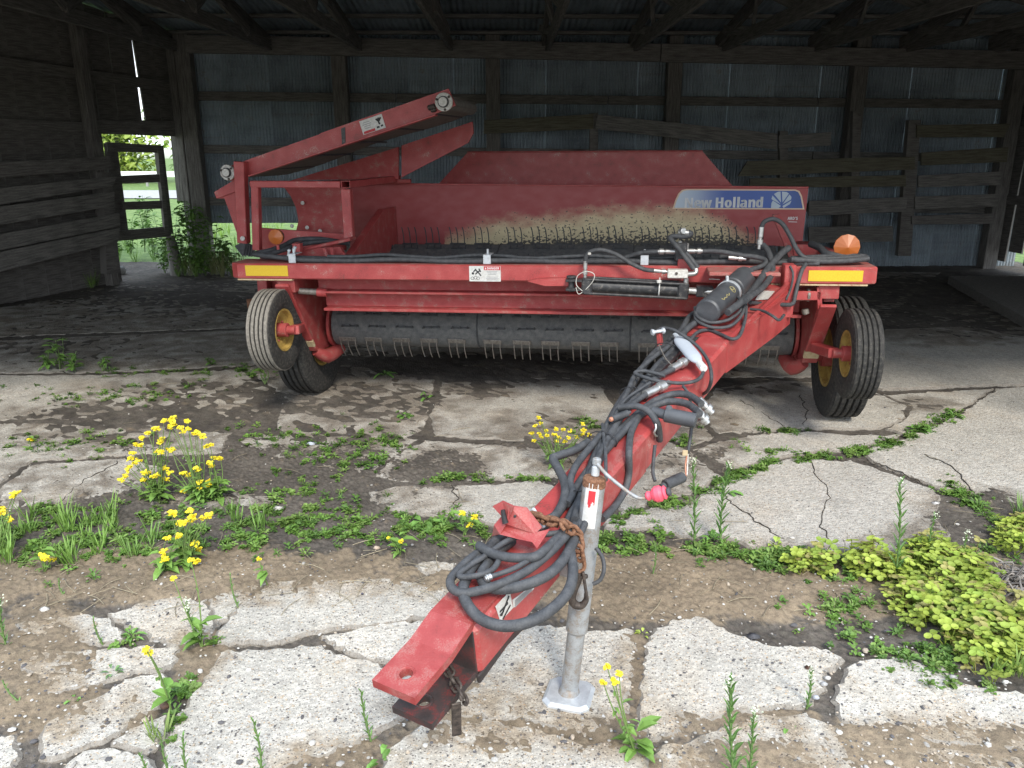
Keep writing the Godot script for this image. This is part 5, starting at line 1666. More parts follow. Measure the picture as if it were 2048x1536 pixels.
	g = G.new(); g.box(mp(1355, 547, 0.08), Basis(MU, MV, MN), Vector3(0.107, 0.045, 0.06), 0.004); obj("valve_block", g, M.white_disc, mach)
	g = G.new(); g.cyl(mp(1353, 547, 0.112), mp(1353, 547, 0.116), 0.008, 10); obj("plug", g, M.chain_dark, mach)
	g = G.new(); g.cyl(mp(1372, 550, 0.08), mp(1381, 547, 0.08), 0.013, 10); g.cyl(mp(1372, 556, 0.08), mp(1372, 572, 0.08), 0.014, 10); obj("elbow", g, M.steel, mach)
	hose(mline([[1380, 548, 0.08], [1391, 546, 0.08], [1392, 538, 0.07]]), 0.013, M.steel, "elbow")
	# upright valve behind the beam with hoses both ways
	g = G.new(); mbox(g, 0.80, 0.875, 0.93, 1.02, -0.06, 0.002, 0.004); obj("valve_bracket", g, M.red, mach)
	var vb := mp(1362, 503, -0.03)
	g = G.new(); g.box(vb, Basis(MU, MV, MN), Vector3(0.065, 0.10, 0.06), 0.006); obj("valve_body", g, M.black_paint, mach)
	fitting(mp(1350, 503, -0.03), mp(1310, 503, -0.03), 0.014)
	fitting(mp(1374, 502, -0.03), mp(1410, 502, -0.03), 0.014)
	hose(mline([[1316, 503, -0.03], [1280, 506, -0.04], [1250, 515, -0.07], [1215, 521, -0.09], [1170, 516, -0.1], [1120, 517, -0.1]]), 0.0135)
	hose(mline([[1405, 502, -0.03], [1440, 503, -0.03], [1480, 510, -0.02], [1512, 514, 0.0], [1530, 520, 0.03], [1528, 530, 0.08], [1500, 540, 0.15], [1482, 545, 0.2]]), 0.0135)
	for e in [[1358, 488], [1372, 492]]:
		g = G.new(); g.cyl(mp(e[0], e[1] + 6, -0.03), mp(e[0] + 2, e[1] - 6, -0.03), 0.013, 10); obj("elbow", g, M.steel, mach)
	hose(mline([[1388, 538, 0.06], [1376, 522, 0.05], [1360, 500, 0.03], [1346, 484, 0.0], [1340, 476, -0.02], [1348, 472, -0.04], [1370, 473, -0.05], [1383, 468, -0.05], [1376, 464, -0.05]]), 0.014)
	hose(mline([[1396, 536, 0.05], [1384, 520, 0.04], [1372, 506, 0.02]]), 0.013)
	g = G.new(); g.cyl(mp(1356, 464, -0.05), mp(1378, 466, -0.05), 0.017, 10); g.cyl(mp(1362, 462, -0.05), mp(1368, 462, -0.03), 0.02, 6); obj("elbow", g, M.steel, mach)
	# hoses at the drawbar's root
	fitting(mp(1523, 454, -0.1), mp(1518, 498, -0.1), 0.014)
	hose(mline([[1523, 456, -0.1], [1528, 444, -0.1], [1546, 438, -0.1], [1564, 447, -0.1], [1580, 472, -0.1], [1592, 496, -0.08], [1608, 514, -0.06], [1640, 518, -0.06], [1680, 516, -0.08], [1720, 514, -0.1]]), 0.0125)
	hose(mline([[1736, 517, -0.1], [1700, 521, -0.06], [1650, 523, -0.05], [1600, 520, -0.04], [1580, 519, -0.02]]), 0.016)
	hose(mline([[1582, 517, -0.08], [1650, 513, -0.14], [1720, 512, -0.13], [1733, 514, -0.12]]), 0.014)
	hose(mline([[1526, 490, -0.1], [1535, 500, -0.06], [1541, 516, 0.0], [1545, 535, 0.08], [1540, 556, 0.2], [1522, 578, 0.38], [1505, 590, 0.5], [1490, 602, 0.6]]), 0.016)
	hose(mline([[1578, 496, -0.1], [1565, 505, -0.05], [1548, 523, 0.04], [1530, 545, 0.16], [1515, 568, 0.3], [1500, 588, 0.45], [1480, 606, 0.6], [1455, 625, 0.7]]), 0.018)
	hose(mline([[1500, 516, -0.06], [1470, 512, -0.08], [1440, 514, -0.1]]), 0.016)
	fitting(mp(1457, 515, -0.02), mp(1492, 518, -0.02), 0.012)
	hose(mline([[1612, 528, 0.01], [1604, 540, 0.06], [1596, 565, 0.1], [1590, 592, 0.12], [1584, 608, 0.14], [1560, 609, 0.2], [1520, 607, 0.3], [1500, 605, 0.4]]), 0.011)
	hose(mline([[1580, 532, 0.1], [1586, 548, 0.12], [1582, 575, 0.13], [1572, 600, 0.15]]), 0.006)
	# black plastic sleeves around the stack at the right
	hose(mline([[1622, 488, -0.35], [1640, 496, -0.25], [1655, 508, -0.16], [1690, 514, -0.14]]), 0.02)
	# wire pin on the root bracket
	hose(mline([[1512, 553, 0.1], [1503, 548, 0.1], [1496, 542, 0.1], [1495, 538, 0.1], [1501, 536, 0.1], [1504, 541, 0.1], [1503, 548, 0.1]]), 0.004, M.white_disc, "clip_pin")
	# white wire end
	hose(mline([[1418, 558, 0.06], [1440, 559, 0.06]]), 0.003, M.white_disc, "clip_pin")
func tb(x: float, y: float, z: float) -> Vector3:       # drawbar frame: x along from the hitch end, y up, z to its right
	return TA + TX * x + TY * y + TZ * z
func tbox(g: G, x0: float, x1: float, y0: float, y1: float, z0: float, z1: float, bev := 0.006) -> void:
	g.box(tb((x0 + x1) * 0.5, (y0 + y1) * 0.5, (z0 + z1) * 0.5), Basis(TX, TY, TZ), Vector3(x1 - x0, y1 - y0, z1 - z0).abs(), bev)
func build_drawbar() -> void:
	var L := (TB - TA).length()
	var g := G.new()
	tbox(g, 0.0, L + 0.12, -0.15, 0.0, -0.074, 0.074, 0.012)
	var db := obj("drawbar", g, M.red, mach)
	# dark plate paints the shade inside the tube's open end
	g = G.new(); tbox(g, -0.002, 0.02, -0.142, -0.01, -0.064, 0.064, 0.002); obj("dark_tube_end", g, M.hitch_dark, db)
	# wrap plate half way
	g = G.new(); tbox(g, 0.72, 1.12, -0.153, 0.004, -0.0775, 0.0775, 0.012); obj("wrap_plate", g, M.red_worn, db)
	# root bracket: cheeks and pin at the beam
	g = G.new()
	g.plate([tb(L - 0.75, 0.002, 0.075), tb(L - 0.05, 0.05, 0.16), tb(L + 0.14, 0.05, 0.16), tb(L + 0.14, -0.2, 0.16), tb(L - 0.1, -0.19, 0.14), tb(L - 0.75, -0.148, 0.075)], -TZ * 0.02)
	obj("cheek", g, M.red, db)
	g = G.new()
	g.plate([tb(L - 0.7, 0.003, -0.13), tb(L - 0.7, 0.003, 0.075), tb(L - 0.05, 0.012, 0.16), tb(L + 0.14, 0.012, 0.16), tb(L + 0.14, 0.012, -0.16)], -TY * 0.012)
	obj("gusset", g, M.red, db)
	var q := mu(1575, 560, 0.06)
	g = G.new(); mbox(g, q.x - 0.025, q.x + 0.035, 0.72, 1.0, 0.0, 0.1); obj("root_post", g, M.red, db)
	g = G.new(); mbox(g, q.x - 0.42, q.x - 0.06, 0.955, 0.975, -0.02, 0.2); obj("root_plate", g, M.red_top, db)
	g = G.new(); mbox(g, q.x - 0.42, q.x - 0.06, 0.70, 0.73, -0.02, 0.2); obj("root_plate", g, M.red_dusty, db)
	# pale stickers on the gusset
	for s in [[[1510, 600], [1522, 581], [1550, 582], [1536, 598]], [[1512, 570], [1524, 561], [1540, 560], [1528, 570]]]:
		g = G.new()
		var pp := []
		for p in s: pp.append(tp(p[0], p[1], 0.0155))
		g.plate(pp, -TY * 0.001)
		obj("sticker", g, M.label_white, db)
	# hitch: top plate bent down a little, lower plate, both with pin holes
	hitch_plate(db, "hitch_plate", [[-0.245, -0.012], [-0.09, -0.008], [0.0, 0.012], [0.34, 0.014]], 0.062, 0.022, M.red_worn, "scuffed red top hitch plate with a pin hole")
	hitch_plate(db, "hitch_plate", [[-0.20, -0.135], [0.0, -0.137], [0.25, -0.17]], 0.060, 0.02, M.hitch_dark, "blackened lower hitch plate with a pin hole")
	# bracket for the safety chain: folded red plate standing on the drawbar
	var br := Node3D.new(); br.name = "hose_holder"; mach.add_child(br, true)
	g = G.new()
	var P := func(px: float, py: float, o: float) -> Vector3: return tp(px, py, o)
	# front wing, saddle and rear foot of the folded plate
	g.plate([P.call(985, 1013, 0.14), P.call(1004, 1003, 0.16), P.call(1027, 1014, 0.165), P.call(1016, 1047, 0.11), P.call(1003, 1032, 0.115)], TX * 0.006)
	g.plate([P.call(1018, 1012, 0.16), P.call(1052, 1017, 0.145), P.call(1082, 1056, 0.095), P.call(1070, 1068, 0.09), P.call(1012, 1048, 0.11)], TX * 0.006)
	g.plate([P.call(988, 1050, 0.095), P.call(1014, 1046, 0.112), P.call(1072, 1066, 0.092), P.call(1098, 1060, 0.085), P.call(1074, 1097, 0.075), P.call(1064, 1084, 0.08), P.call(1040, 1079, 0.085), P.call(1000, 1069, 0.085)], TX * 0.006)
	g.plate([P.call(1003, 1032, 0.115), P.call(988, 1050, 0.095), P.call(984, 1072, 0.02), P.call(1000, 1069, 0.085), P.call(1014, 1046, 0.112)], TX * 0.006)
	obj("folded_plate", g, M.red_worn, br)
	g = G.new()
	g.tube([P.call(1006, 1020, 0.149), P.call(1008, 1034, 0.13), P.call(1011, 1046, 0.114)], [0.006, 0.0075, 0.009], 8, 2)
	obj("slot", g, M.print_black, br)  # black rod painted for the shade inside the slot
	g = G.new(); g.cyl(P.call(1030, 1032, 0.136), P.call(1030, 1033, 0.137), 0.004, 8); obj("hole", g, M.print_black, br)  # black disc stands for the dark inside a bolt hole
	# hook shackle at the plate's rear
	g = G.new(); g.bar(P.call(1062, 1018, 0.08), P.call(1085, 1058, 0.03), 0.012, 0.03, TY, 0.003); obj("latch", g, M.zinc, br)
	build_hoses(db)
	build_jack(db)
	# black stripes of tape and the warning label on the right cheek near the hitch
	var lb := Node3D.new(); lb.name = "warning_label"; mach.add_child(lb, true)
	lb.set_meta("label", "white label with crushed hand pictogram near the hitch")
	var side := func(px: float, py: float, o: float) -> Vector3: return on_plane(px, py, tb(0, 0, 0.0745 + o), TZ)
	g = G.new(); g.plate([side.call(991, 1213, 0.001), side.call(1020, 1182, 0.001), side.call(1026, 1216, 0.001), side.call(1001, 1243, 0.001)], -TZ * 0.001); obj("sticker", g, M.label_white, lb)
	g = G.new(); g.plate([side.call(1025, 1200, 0.001), side.call(1068, 1168, 0.001), side.call(1068, 1178, 0.001), side.call(1027, 1216, 0.001)], -TZ * 0.001); obj("sticker", g, M.label_white, lb)
	g = G.new()
	for s in [[1003, 1232, 1018, 1192, 0.007], [1000, 1224, 1016, 1206, 0.006], [1006, 1238, 1021, 1210, 0.006], [1000, 1231, 1008, 1222, 0.005]]:
		g.bar(side.call(s[0], s[1], 0.002), side.call(s[2], s[3], 0.002), 0.001, s[4], TY, 0.0)
	obj("pictogram", g, M.print_black, lb)
	g = G.new()
	for k in 5:
		g.bar(side.call(1030, 1202 + k * 3, 0.002), side.call(1064, 1172 + k * 2.0, 0.002), 0.001, 0.0025, TY, 0.0)
	obj("small_print", g, M.print_grey, lb)

func hitch_plate(db: Node, nm: String, prof: Array, hw: float, th: float, mat: Material, label: String) -> void:
	# plate following a bent profile (x along, y up) with a round pin hole near its end
	var g := G.new()
	var x0: float = prof[0][0]
	var yof := func(x: float) -> float:
		for i in prof.size() - 1:
			if x <= prof[i + 1][0]: return lerpf(prof[i][1], prof[i + 1][1], clampf((x - prof[i][0]) / (prof[i + 1][0] - prof[i][0]), 0, 1))
		return prof[-1][1]
	var hx := x0 + 0.058; var r := 0.0165
	var W := func(x: float, z: float, dy: float) -> Vector3: return tb(x, yof.call(x) + dy, z)
	# ring of quads between the hole and a square round it
	var sq := 0.05
	var k := 24
	for i in k:
		var a0 := TAU * i / k; var a1 := TAU * (i + 1) / k
		var f := func(a: float) -> Vector2:
			var c := Vector2(cos(a), sin(a))
			var m := maxf(absf(c.x), absf(c.y))
			return Vector2(c.x / m * sq, c.y / m * hw)
		var o0: Vector2 = f.call(a0); var o1: Vector2 = f.call(a1)
		for t in [0.0, -th]:
			g.quad(W.call(hx + cos(a0) * r, sin(a0) * r, t), W.call(hx + cos(a1) * r, sin(a1) * r, t), W.call(hx + o1.x, o1.y, t), W.call(hx + o0.x, o0.y, t), TY if t == 0.0 else -TY)
		g.quad(W.call(hx + cos(a0) * r, sin(a0) * r, 0), W.call(hx + cos(a1) * r, sin(a1) * r, 0), W.call(hx + cos(a1) * r, sin(a1) * r, -th), W.call(hx + cos(a0) * r, sin(a0) * r, -th), -(TX * cos(a0) + TZ * sin(a0)))
	var xs := [hx + sq]
	for p in prof:
		if p[0] > hx + sq: xs.append(p[0])
	for i in xs.size() - 1:
		var a: float = xs[i]; var b: float = xs[i + 1]
		g.quad(W.call(a, -hw, 0), W.call(b, -hw, 0), W.call(b, hw, 0), W.call(a, hw, 0), TY)
		g.quad(W.call(a, -hw, -th), W.call(b, -hw, -th), W.call(b, hw, -th), W.call(a, hw, -th), -TY)
	var all: Array = [x0 + 0.008] + xs
	for i in all.size() - 1:
		var a: float = all[i]; var b: float = all[i + 1]
		for s in [-1.0, 1.0]:
			g.quad(W.call(a, hw * s, 0), W.call(b, hw * s, 0), W.call(b, hw * s, -th), W.call(a, hw * s, -th), TZ * s)
	g.quad(W.call(x0 + 0.008, -hw, 0), W.call(x0 + 0.008, hw, 0), W.call(x0 + 0.008, hw, -th), W.call(x0 + 0.008, -hw, -th), -TX)
	var last: float = prof[-1][0]
	g.quad(W.call(last, -hw, 0), W.call(last, hw, 0), W.call(last, hw, -th), W.call(last, -hw, -th), TX)
	var o := obj(nm, g, mat, db)
	o.set_meta("label", label)
	g = G.new()
	var rim := []
	for i in 25: rim.append(W.call(hx + cos(TAU * i / 24) * 0.021, sin(TAU * i / 24) * 0.021, 0.0))
	g.tube(rim, 0.0022, 5, 1, false)
	obj("pin_hole_rim", g, mat, db)

func build_hoses(db: Node) -> void:
	# the bundle along the drawbar
	hose(tline([[1440, 618, 0.03], [1386, 628, 0.03], [1357, 668, 0.022], [1308, 707, 0.02], [1282, 742, 0.018], [1263, 772, 0.018], [1237, 810, 0.018], [1216, 850, 0.02], [1200, 888, 0.02], [1180, 940, 0.02], [1168, 990, 0.02], [1152, 1040, 0.025], [1140, 1090, 0.03], [1146, 1135, 0.03], [1140, 1175, 0.03], [1118, 1206, 0.03], [1080, 1234, 0.03], [1040, 1249, 0.03], [1000, 1251, 0.03], [962, 1238, 0.03], [936, 1211, 0.04], [926, 1180, 0.05], [936, 1150, 0.05], [957, 1119, 0.05], [990, 1084, 0.04], [1010, 1066, 0.02]]), 0.0146)
	hose(tline([[1450, 612, 0.05], [1400, 640, 0.04], [1370, 662, 0.03], [1345, 700, 0.022], [1312, 734, 0.02], [1276, 784, 0.02], [1245, 820, 0.02], [1212, 872, 0.02], [1184, 930, 0.022], [1172, 980, 0.03], [1166, 1030, 0.035], [1150, 1075, 0.035], [1128, 1118, 0.04], [1095, 1150, 0.045], [1045, 1171, 0.045], [997, 1178, 0.045], [972, 1170, 0.045], [963, 1152, 0.05], [974, 1129, 0.05], [997, 1102, 0.045], [1024, 1082, 0.03]]), 0.0146)
	hose(tline([[1403, 808, 0.05], [1377, 790, 0.045], [1344, 789, 0.035], [1308, 803, 0.02], [1282, 822, 0.018], [1250, 850, 0.018], [1217, 884, 0.018], [1191, 922, 0.018], [1166, 955, 0.018], [1139, 995, 0.018], [1115, 1026, 0.018], [1100, 1042, 0.02], [1076, 1060, 0.02]]), 0.0138)
	hose(tline([[1399, 828, 0.06], [1377, 809, 0.05], [1341, 803, 0.045], [1306, 813, 0.035], [1274, 836, 0.03], [1243, 867, 0.02], [1208, 905, 0.02], [1180, 955, 0.03], [1158, 1000, 0.02], [1140, 1035, 0.02], [1126, 1065, 0.03]]), 0.0138)
	hose(tline([[1380, 650, 0.03], [1340, 690, 0.04], [1300, 720, 0.045], [1270, 750, 0.045], [1252, 790, 0.04], [1222, 835, 0.035], [1205, 870, 0.03], [1195, 920, 0.035], [1186, 975, 0.04], [1176, 1030, 0.04], [1160, 1070, 0.045]]), 0.010)
	# hose with a coupler, and a second one
	hose(tline([[1346, 738, 0.03], [1318, 752, 0.03], [1290, 776, 0.03], [1256, 812, 0.03], [1232, 850, 0.03], [1206, 895, 0.034], [1178, 960, 0.035], [1158, 1010, 0.04], [1150, 1040, 0.045]]), 0.013)
	fitting(tp(1342, 738, 0.03), tp(1376, 720, 0.035), 0.017)
	hose(tline([[1293, 789, 0.035], [1268, 806, 0.035], [1240, 838, 0.035], [1218, 872, 0.035], [1190, 930, 0.045], [1165, 985, 0.045]]), 0.011)
	fitting(tp(1290, 789, 0.035), tp(1338, 766, 0.035), 0.017)
	for e in [[[1396, 800], [1424, 826], 0.05], [[1392, 820], [1414, 846], 0.06]]:
		fitting(tp(e[0][0], e[0][1], e[2]), tp(e[1][0], e[1][1], e[2] - 0.05), 0.018)
	# the left hand loop that bulges off the drawbar
	hose(tline([[1176, 884, 0.03], [1150, 900, 0.04], [1115, 912, 0.05], [1106, 918, 0.05], [1118, 940, 0.04], [1130, 968, 0.035], [1128, 1000, 0.035], [1112, 1030, 0.035], [1090, 1042, 0.03]]), 0.0146)
	hose(tline([[1205, 866, 0.04], [1176, 900, 0.04], [1150, 935, 0.045], [1140, 965, 0.04], [1146, 985, 0.035], [1134, 1008, 0.035]]), 0.012)
	# thin loops at the front
	hose(tline([[1150, 1050, 0.05], [1126, 1078, 0.06], [1095, 1110, 0.06], [1045, 1147, 0.06], [984, 1174, 0.06], [930, 1186, 0.055], [906, 1178, 0.055], [901, 1160, 0.06], [920, 1136, 0.06], [950, 1110, 0.06], [980, 1094, 0.05]]), 0.012)
	hose(tline([[1140, 1062, 0.06], [1080, 1070, 0.07], [1040, 1072, 0.07], [1010, 1084, 0.075], [976, 1108, 0.07], [944, 1128, 0.07], [920, 1146, 0.07], [924, 1154, 0.07], [960, 1150, 0.07], [986, 1138, 0.07], [998, 1118, 0.07], [990, 1104, 0.06]]), 0.008)
	hose(tline([[957, 1091, 0.075], [984, 1106, 0.08], [1012, 1114, 0.08], [1045, 1116, 0.08], [1074, 1112, 0.08], [1100, 1090, 0.07], [1122, 1070, 0.06]]), 0.013, M.rubber, "conduit")
	hose(tline([[980, 1154, 0.07], [1030, 1136, 0.075], [1070, 1112, 0.075], [1104, 1084, 0.07], [1130, 1066, 0.06]]), 0.007)
	fitting(tp(982, 1153, 0.07), tp(970, 1158, 0.07), 0.009)
	# thin cables along the bundle
	hose(tline([[1205, 848, 0.05], [1208, 880, 0.05], [1211, 905, 0.05], [1212, 960, 0.05]]), 0.006)
	hose(tline([[1330, 752, 0.05], [1290, 742, 0.06], [1270, 746, 0.06], [1300, 758, 0.06], [1330, 764, 0.05], [1370, 766, 0.03], [1398, 758, 0.03], [1408, 740, 0.03]]), 0.0075)
	hose(tline([[1300, 765, 0.06], [1280, 778, 0.06], [1250, 800, 0.05], [1230, 830, 0.05]]), 0.0055)
	hose(tline([[1312, 664, 0.10], [1326, 656, 0.10], [1352, 662, 0.1], [1390, 688, 0.06], [1414, 718, 0.03], [1423, 752, 0.02], [1416, 780, -0.06], [1402, 790, -0.14]]), 0.0075)
	hose(tline([[1366, 772, 0.03], [1376, 786, 0.02], [1380, 800, 0.0], [1382, 812, -0.05]]), 0.006)
	# loops round the canister
	hose(tline([[1482, 596, 0.08], [1488, 612, 0.07], [1482, 632, 0.05], [1460, 652, 0.03], [1425, 655, 0.03], [1395, 642, 0.05], [1390, 628, 0.07]]), 0.008)
	hose(tline([[1476, 594, 0.09], [1484, 604, 0.08], [1480, 622, 0.06], [1455, 640, 0.05], [1420, 645, 0.05], [1394, 632, 0.07], [1390, 615, 0.08]]), 0.008)
	hose(tline([[1486, 590, 0.08], [1492, 612, 0.06], [1490, 640, 0.03], [1480, 670, 0.012], [1464, 678, 0.012], [1440, 668, 0.012], [1418, 660, 0.012], [1396, 664, 0.02], [1380, 680, 0.02]]), 0.008)
	hose(tline([[1500, 618, 0.03], [1526, 622, 0.03], [1545, 632, 0.03], [1558, 640, 0.01], [1568, 630, 0.0]]), 0.007)
	# canister
	var cn := Node3D.new(); cn.name = "canister"; mach.add_child(cn, true)
	var a := tp(1414, 624, 0.085); var b := tp(1490, 556, 0.085)
	var d := (b - a).normalized()
	var l := (b - a).length()
	var g := G.new(); g.cyl(a, a + d * l * 0.62, 0.060, 28, 0.008); obj("tube", g, M.canister, cn)
	g = G.new(); g.cyl(a + d * l * 0.62, a + d * l, 0.064, 28, 0.006); obj("lid", g, M.canister, cn)
	g = G.new(); g.lathe(a + d * l * 0.52, d, [Vector2(0.06, 0), Vector2(0.0635, 0.0), Vector2(0.0635, 0.02), Vector2(0.06, 0.02)], 28); g.cyl(a + d * l * 0.55 + TY * 0.058 - TZ * 0.01, a + d * l * 0.55 + TY * 0.085 - TZ * 0.012, 0.008, 8); obj("strap", g, M.zinc, cn)
	g = G.new()
	var e1 := d.cross(TY).normalized()
	var cr := func(t: float, an: float) -> Vector3: return a + d * t + (TY * cos(an) + e1 * sin(an)) * 0.0612
	var ring := []
	for k in 13: ring.append(cr.call(l * 0.42 + 0.018 * cos(TAU * k / 12), 0.78 + 0.3 * sin(TAU * k / 12)))
	g.tube(ring, 0.0016, 4, 1, false)
	g.tube([cr.call(l * 0.4, 0.68), cr.call(l * 0.42, 0.85), cr.call(l * 0.45, 0.75)], 0.0018, 4, 2)
	for k in 3: g.tube([cr.call(l * (0.14 + 0.06 * k), 0.75 + 0.1 * (k % 2)), cr.call(l * (0.17 + 0.06 * k), 0.95), cr.call(l * (0.19 + 0.06 * k), 0.82)], 0.002, 4, 2)
	obj("gold_marks", g, M.gold_print, cn)
	g = G.new(); tbox(g, 1.5, 1.9, 0.005, 0.03, -0.1, -0.065, 0.004); obj("cable_tray", g, M.black_paint, db)
	# cable ties round the bundle
	for t in [[1268, 790, 0.06], [1206, 880, 0.055], [1168, 1000, 0.055], [1334, 700, 0.06]]:
		g = G.new()
		var tc := tp(t[0], t[1], 0.022)
		var rg := []
		for k in 13: rg.append(tc + TZ * (cos(TAU * k / 12) * t[2]) + TY * (sin(TAU * k / 12) * 0.032))
		g.tube(rg, 0.0022, 5, 1, false)
		g.box(tc + TY * 0.034, Basis(TX, TY, TZ), Vector3(0.006, 0.006, 0.01), 0.001)
		obj("cable_tie", g, M.print_black, mach)
	# tie wrapped plug, black strap over the bundle
	g = G.new()
	g.tube(tline([[1238, 816, 0.06], [1270, 812, 0.075], [1296, 822, 0.065], [1312, 842, 0.04], [1318, 862, -0.01], [1319, 880, -0.06]]), 0.013, 8, 4)
	obj("strap", g, M.rubber, mach)
	g = G.new(); g.cyl(tp(1224, 838, 0.06), tp(1256, 826, 0.06), 0.013, 10); g.cyl(tp(1256, 826, 0.06), tp(1262, 824, 0.06), 0.006, 8); obj("plug", g, M.rubber, mach)
	g = G.new(); g.cyl(tp(1220, 840, 0.06), tp(1226, 837, 0.06), 0.009, 8); obj("plug_tip", g, M.copper, mach)
	g = G.new()
	g.cyl(tp(1305, 822, 0.06), tp(1332, 830, 0.06), 0.018, 12); g.cyl(tp(1330, 829, 0.06), tp(1392, 842, 0.05), 0.027, 16)
	g.cyl(tp(1338, 822, 0.07), tp(1338, 814, 0.09), 0.012, 8)
	obj("trailer_plug", g, M.canister, mach)
	# hook of bent wire and the hanging cables on the right
	hose(tline([[1310, 842, 0.04], [1312, 856, 0.02], [1308, 866, 0.0], [1314, 872, -0.03], [1322, 866, -0.03], [1322, 856, -0.01]]), 0.004, M.steel, "wire_hook")
	var hang := func(px: float, py: float, d2: float) -> Vector3: return dp(px, py, d2)
	hose([hang.call(1310, 890, 2.62), hang.call(1307, 920, 2.6), hang.call(1306, 945, 2.58), hang.call(1310, 962, 2.55)], 0.0065)
	hose([hang.call(1384, 846, 2.78), hang.call(1380, 880, 2.76), hang.call(1376, 902, 2.74)], 0.0065)
	hose([hang.call(1374, 908, 2.74), hang.call(1371, 930, 2.73), hang.call(1372, 952, 2.7)], 0.003, M.copper, "bare_wire")
	hose([hang.call(1376, 908, 2.74), hang.call(1375, 930, 2.73), hang.call(1374, 950, 2.7)], 0.0025, M.white_disc, "bare_wire")
	g = G.new(); g.box(hang.call(1370, 906, 2.735), Basis(), Vector3(0.02, 0.022, 0.006), 0.002); obj("cable_tag", g, M.cream, mach)
	g = G.new(); g.cyl(hang.call(1366, 954, 2.66), hang.call(1330, 970, 2.6), 0.02, 14); g.cyl(hang.call(1330, 970, 2.6), hang.call(1322, 975, 2.59), 0.013, 10); obj("trailer_plug", g, M.rubber, mach)
	# long conduit that drops over the right side and passes behind the jack
	hose([tp(1276, 836, 0.03), tp(1262, 866, 0.02), on_plane(1258, 905, tb(0, 0, 0.09), TZ), on_plane(1258, 945, tb(0, 0, 0.09), TZ), on_plane(1250, 980, tb(0, 0, 0.09), TZ), on_plane(1230, 1012, tb(0, 0, 0.09), TZ), on_plane(1204, 1038, tb(0, 0, 0.09), TZ)], 0.0125, M.rubber, "conduit")
	hose([dp(1192, 1096, 2.02), dp(1205, 1115, 2.0), dp(1208, 1140, 1.98), dp(1200, 1160, 1.97), dp(1186, 1168, 1.97)], 0.006)
	# small upright bracket at the bundle's left with a bolt
	g = G.new(); g.bar(tp(1322, 702, 0.0), tp(1318, 664, 0.09), 0.02, 0.03, TX); obj("bracket", g, M.red, mach)
	g = G.new(); g.cyl(tp(1303, 665, 0.1), tp(1328, 661, 0.1), 0.008, 8); g.cyl(tp(1303, 665, 0.1), tp(1308, 664, 0.1), 0.015, 6); g.cyl(tp(1324, 662, 0.1), tp(1329, 661, 0.1), 0.015, 6); obj("bolt", g, M.zinc, mach)
	hose(tline([[1318, 690, 0.06], [1330, 715, 0.05], [1345, 732, 0.045]]), 0.003, M.tine, "wire")

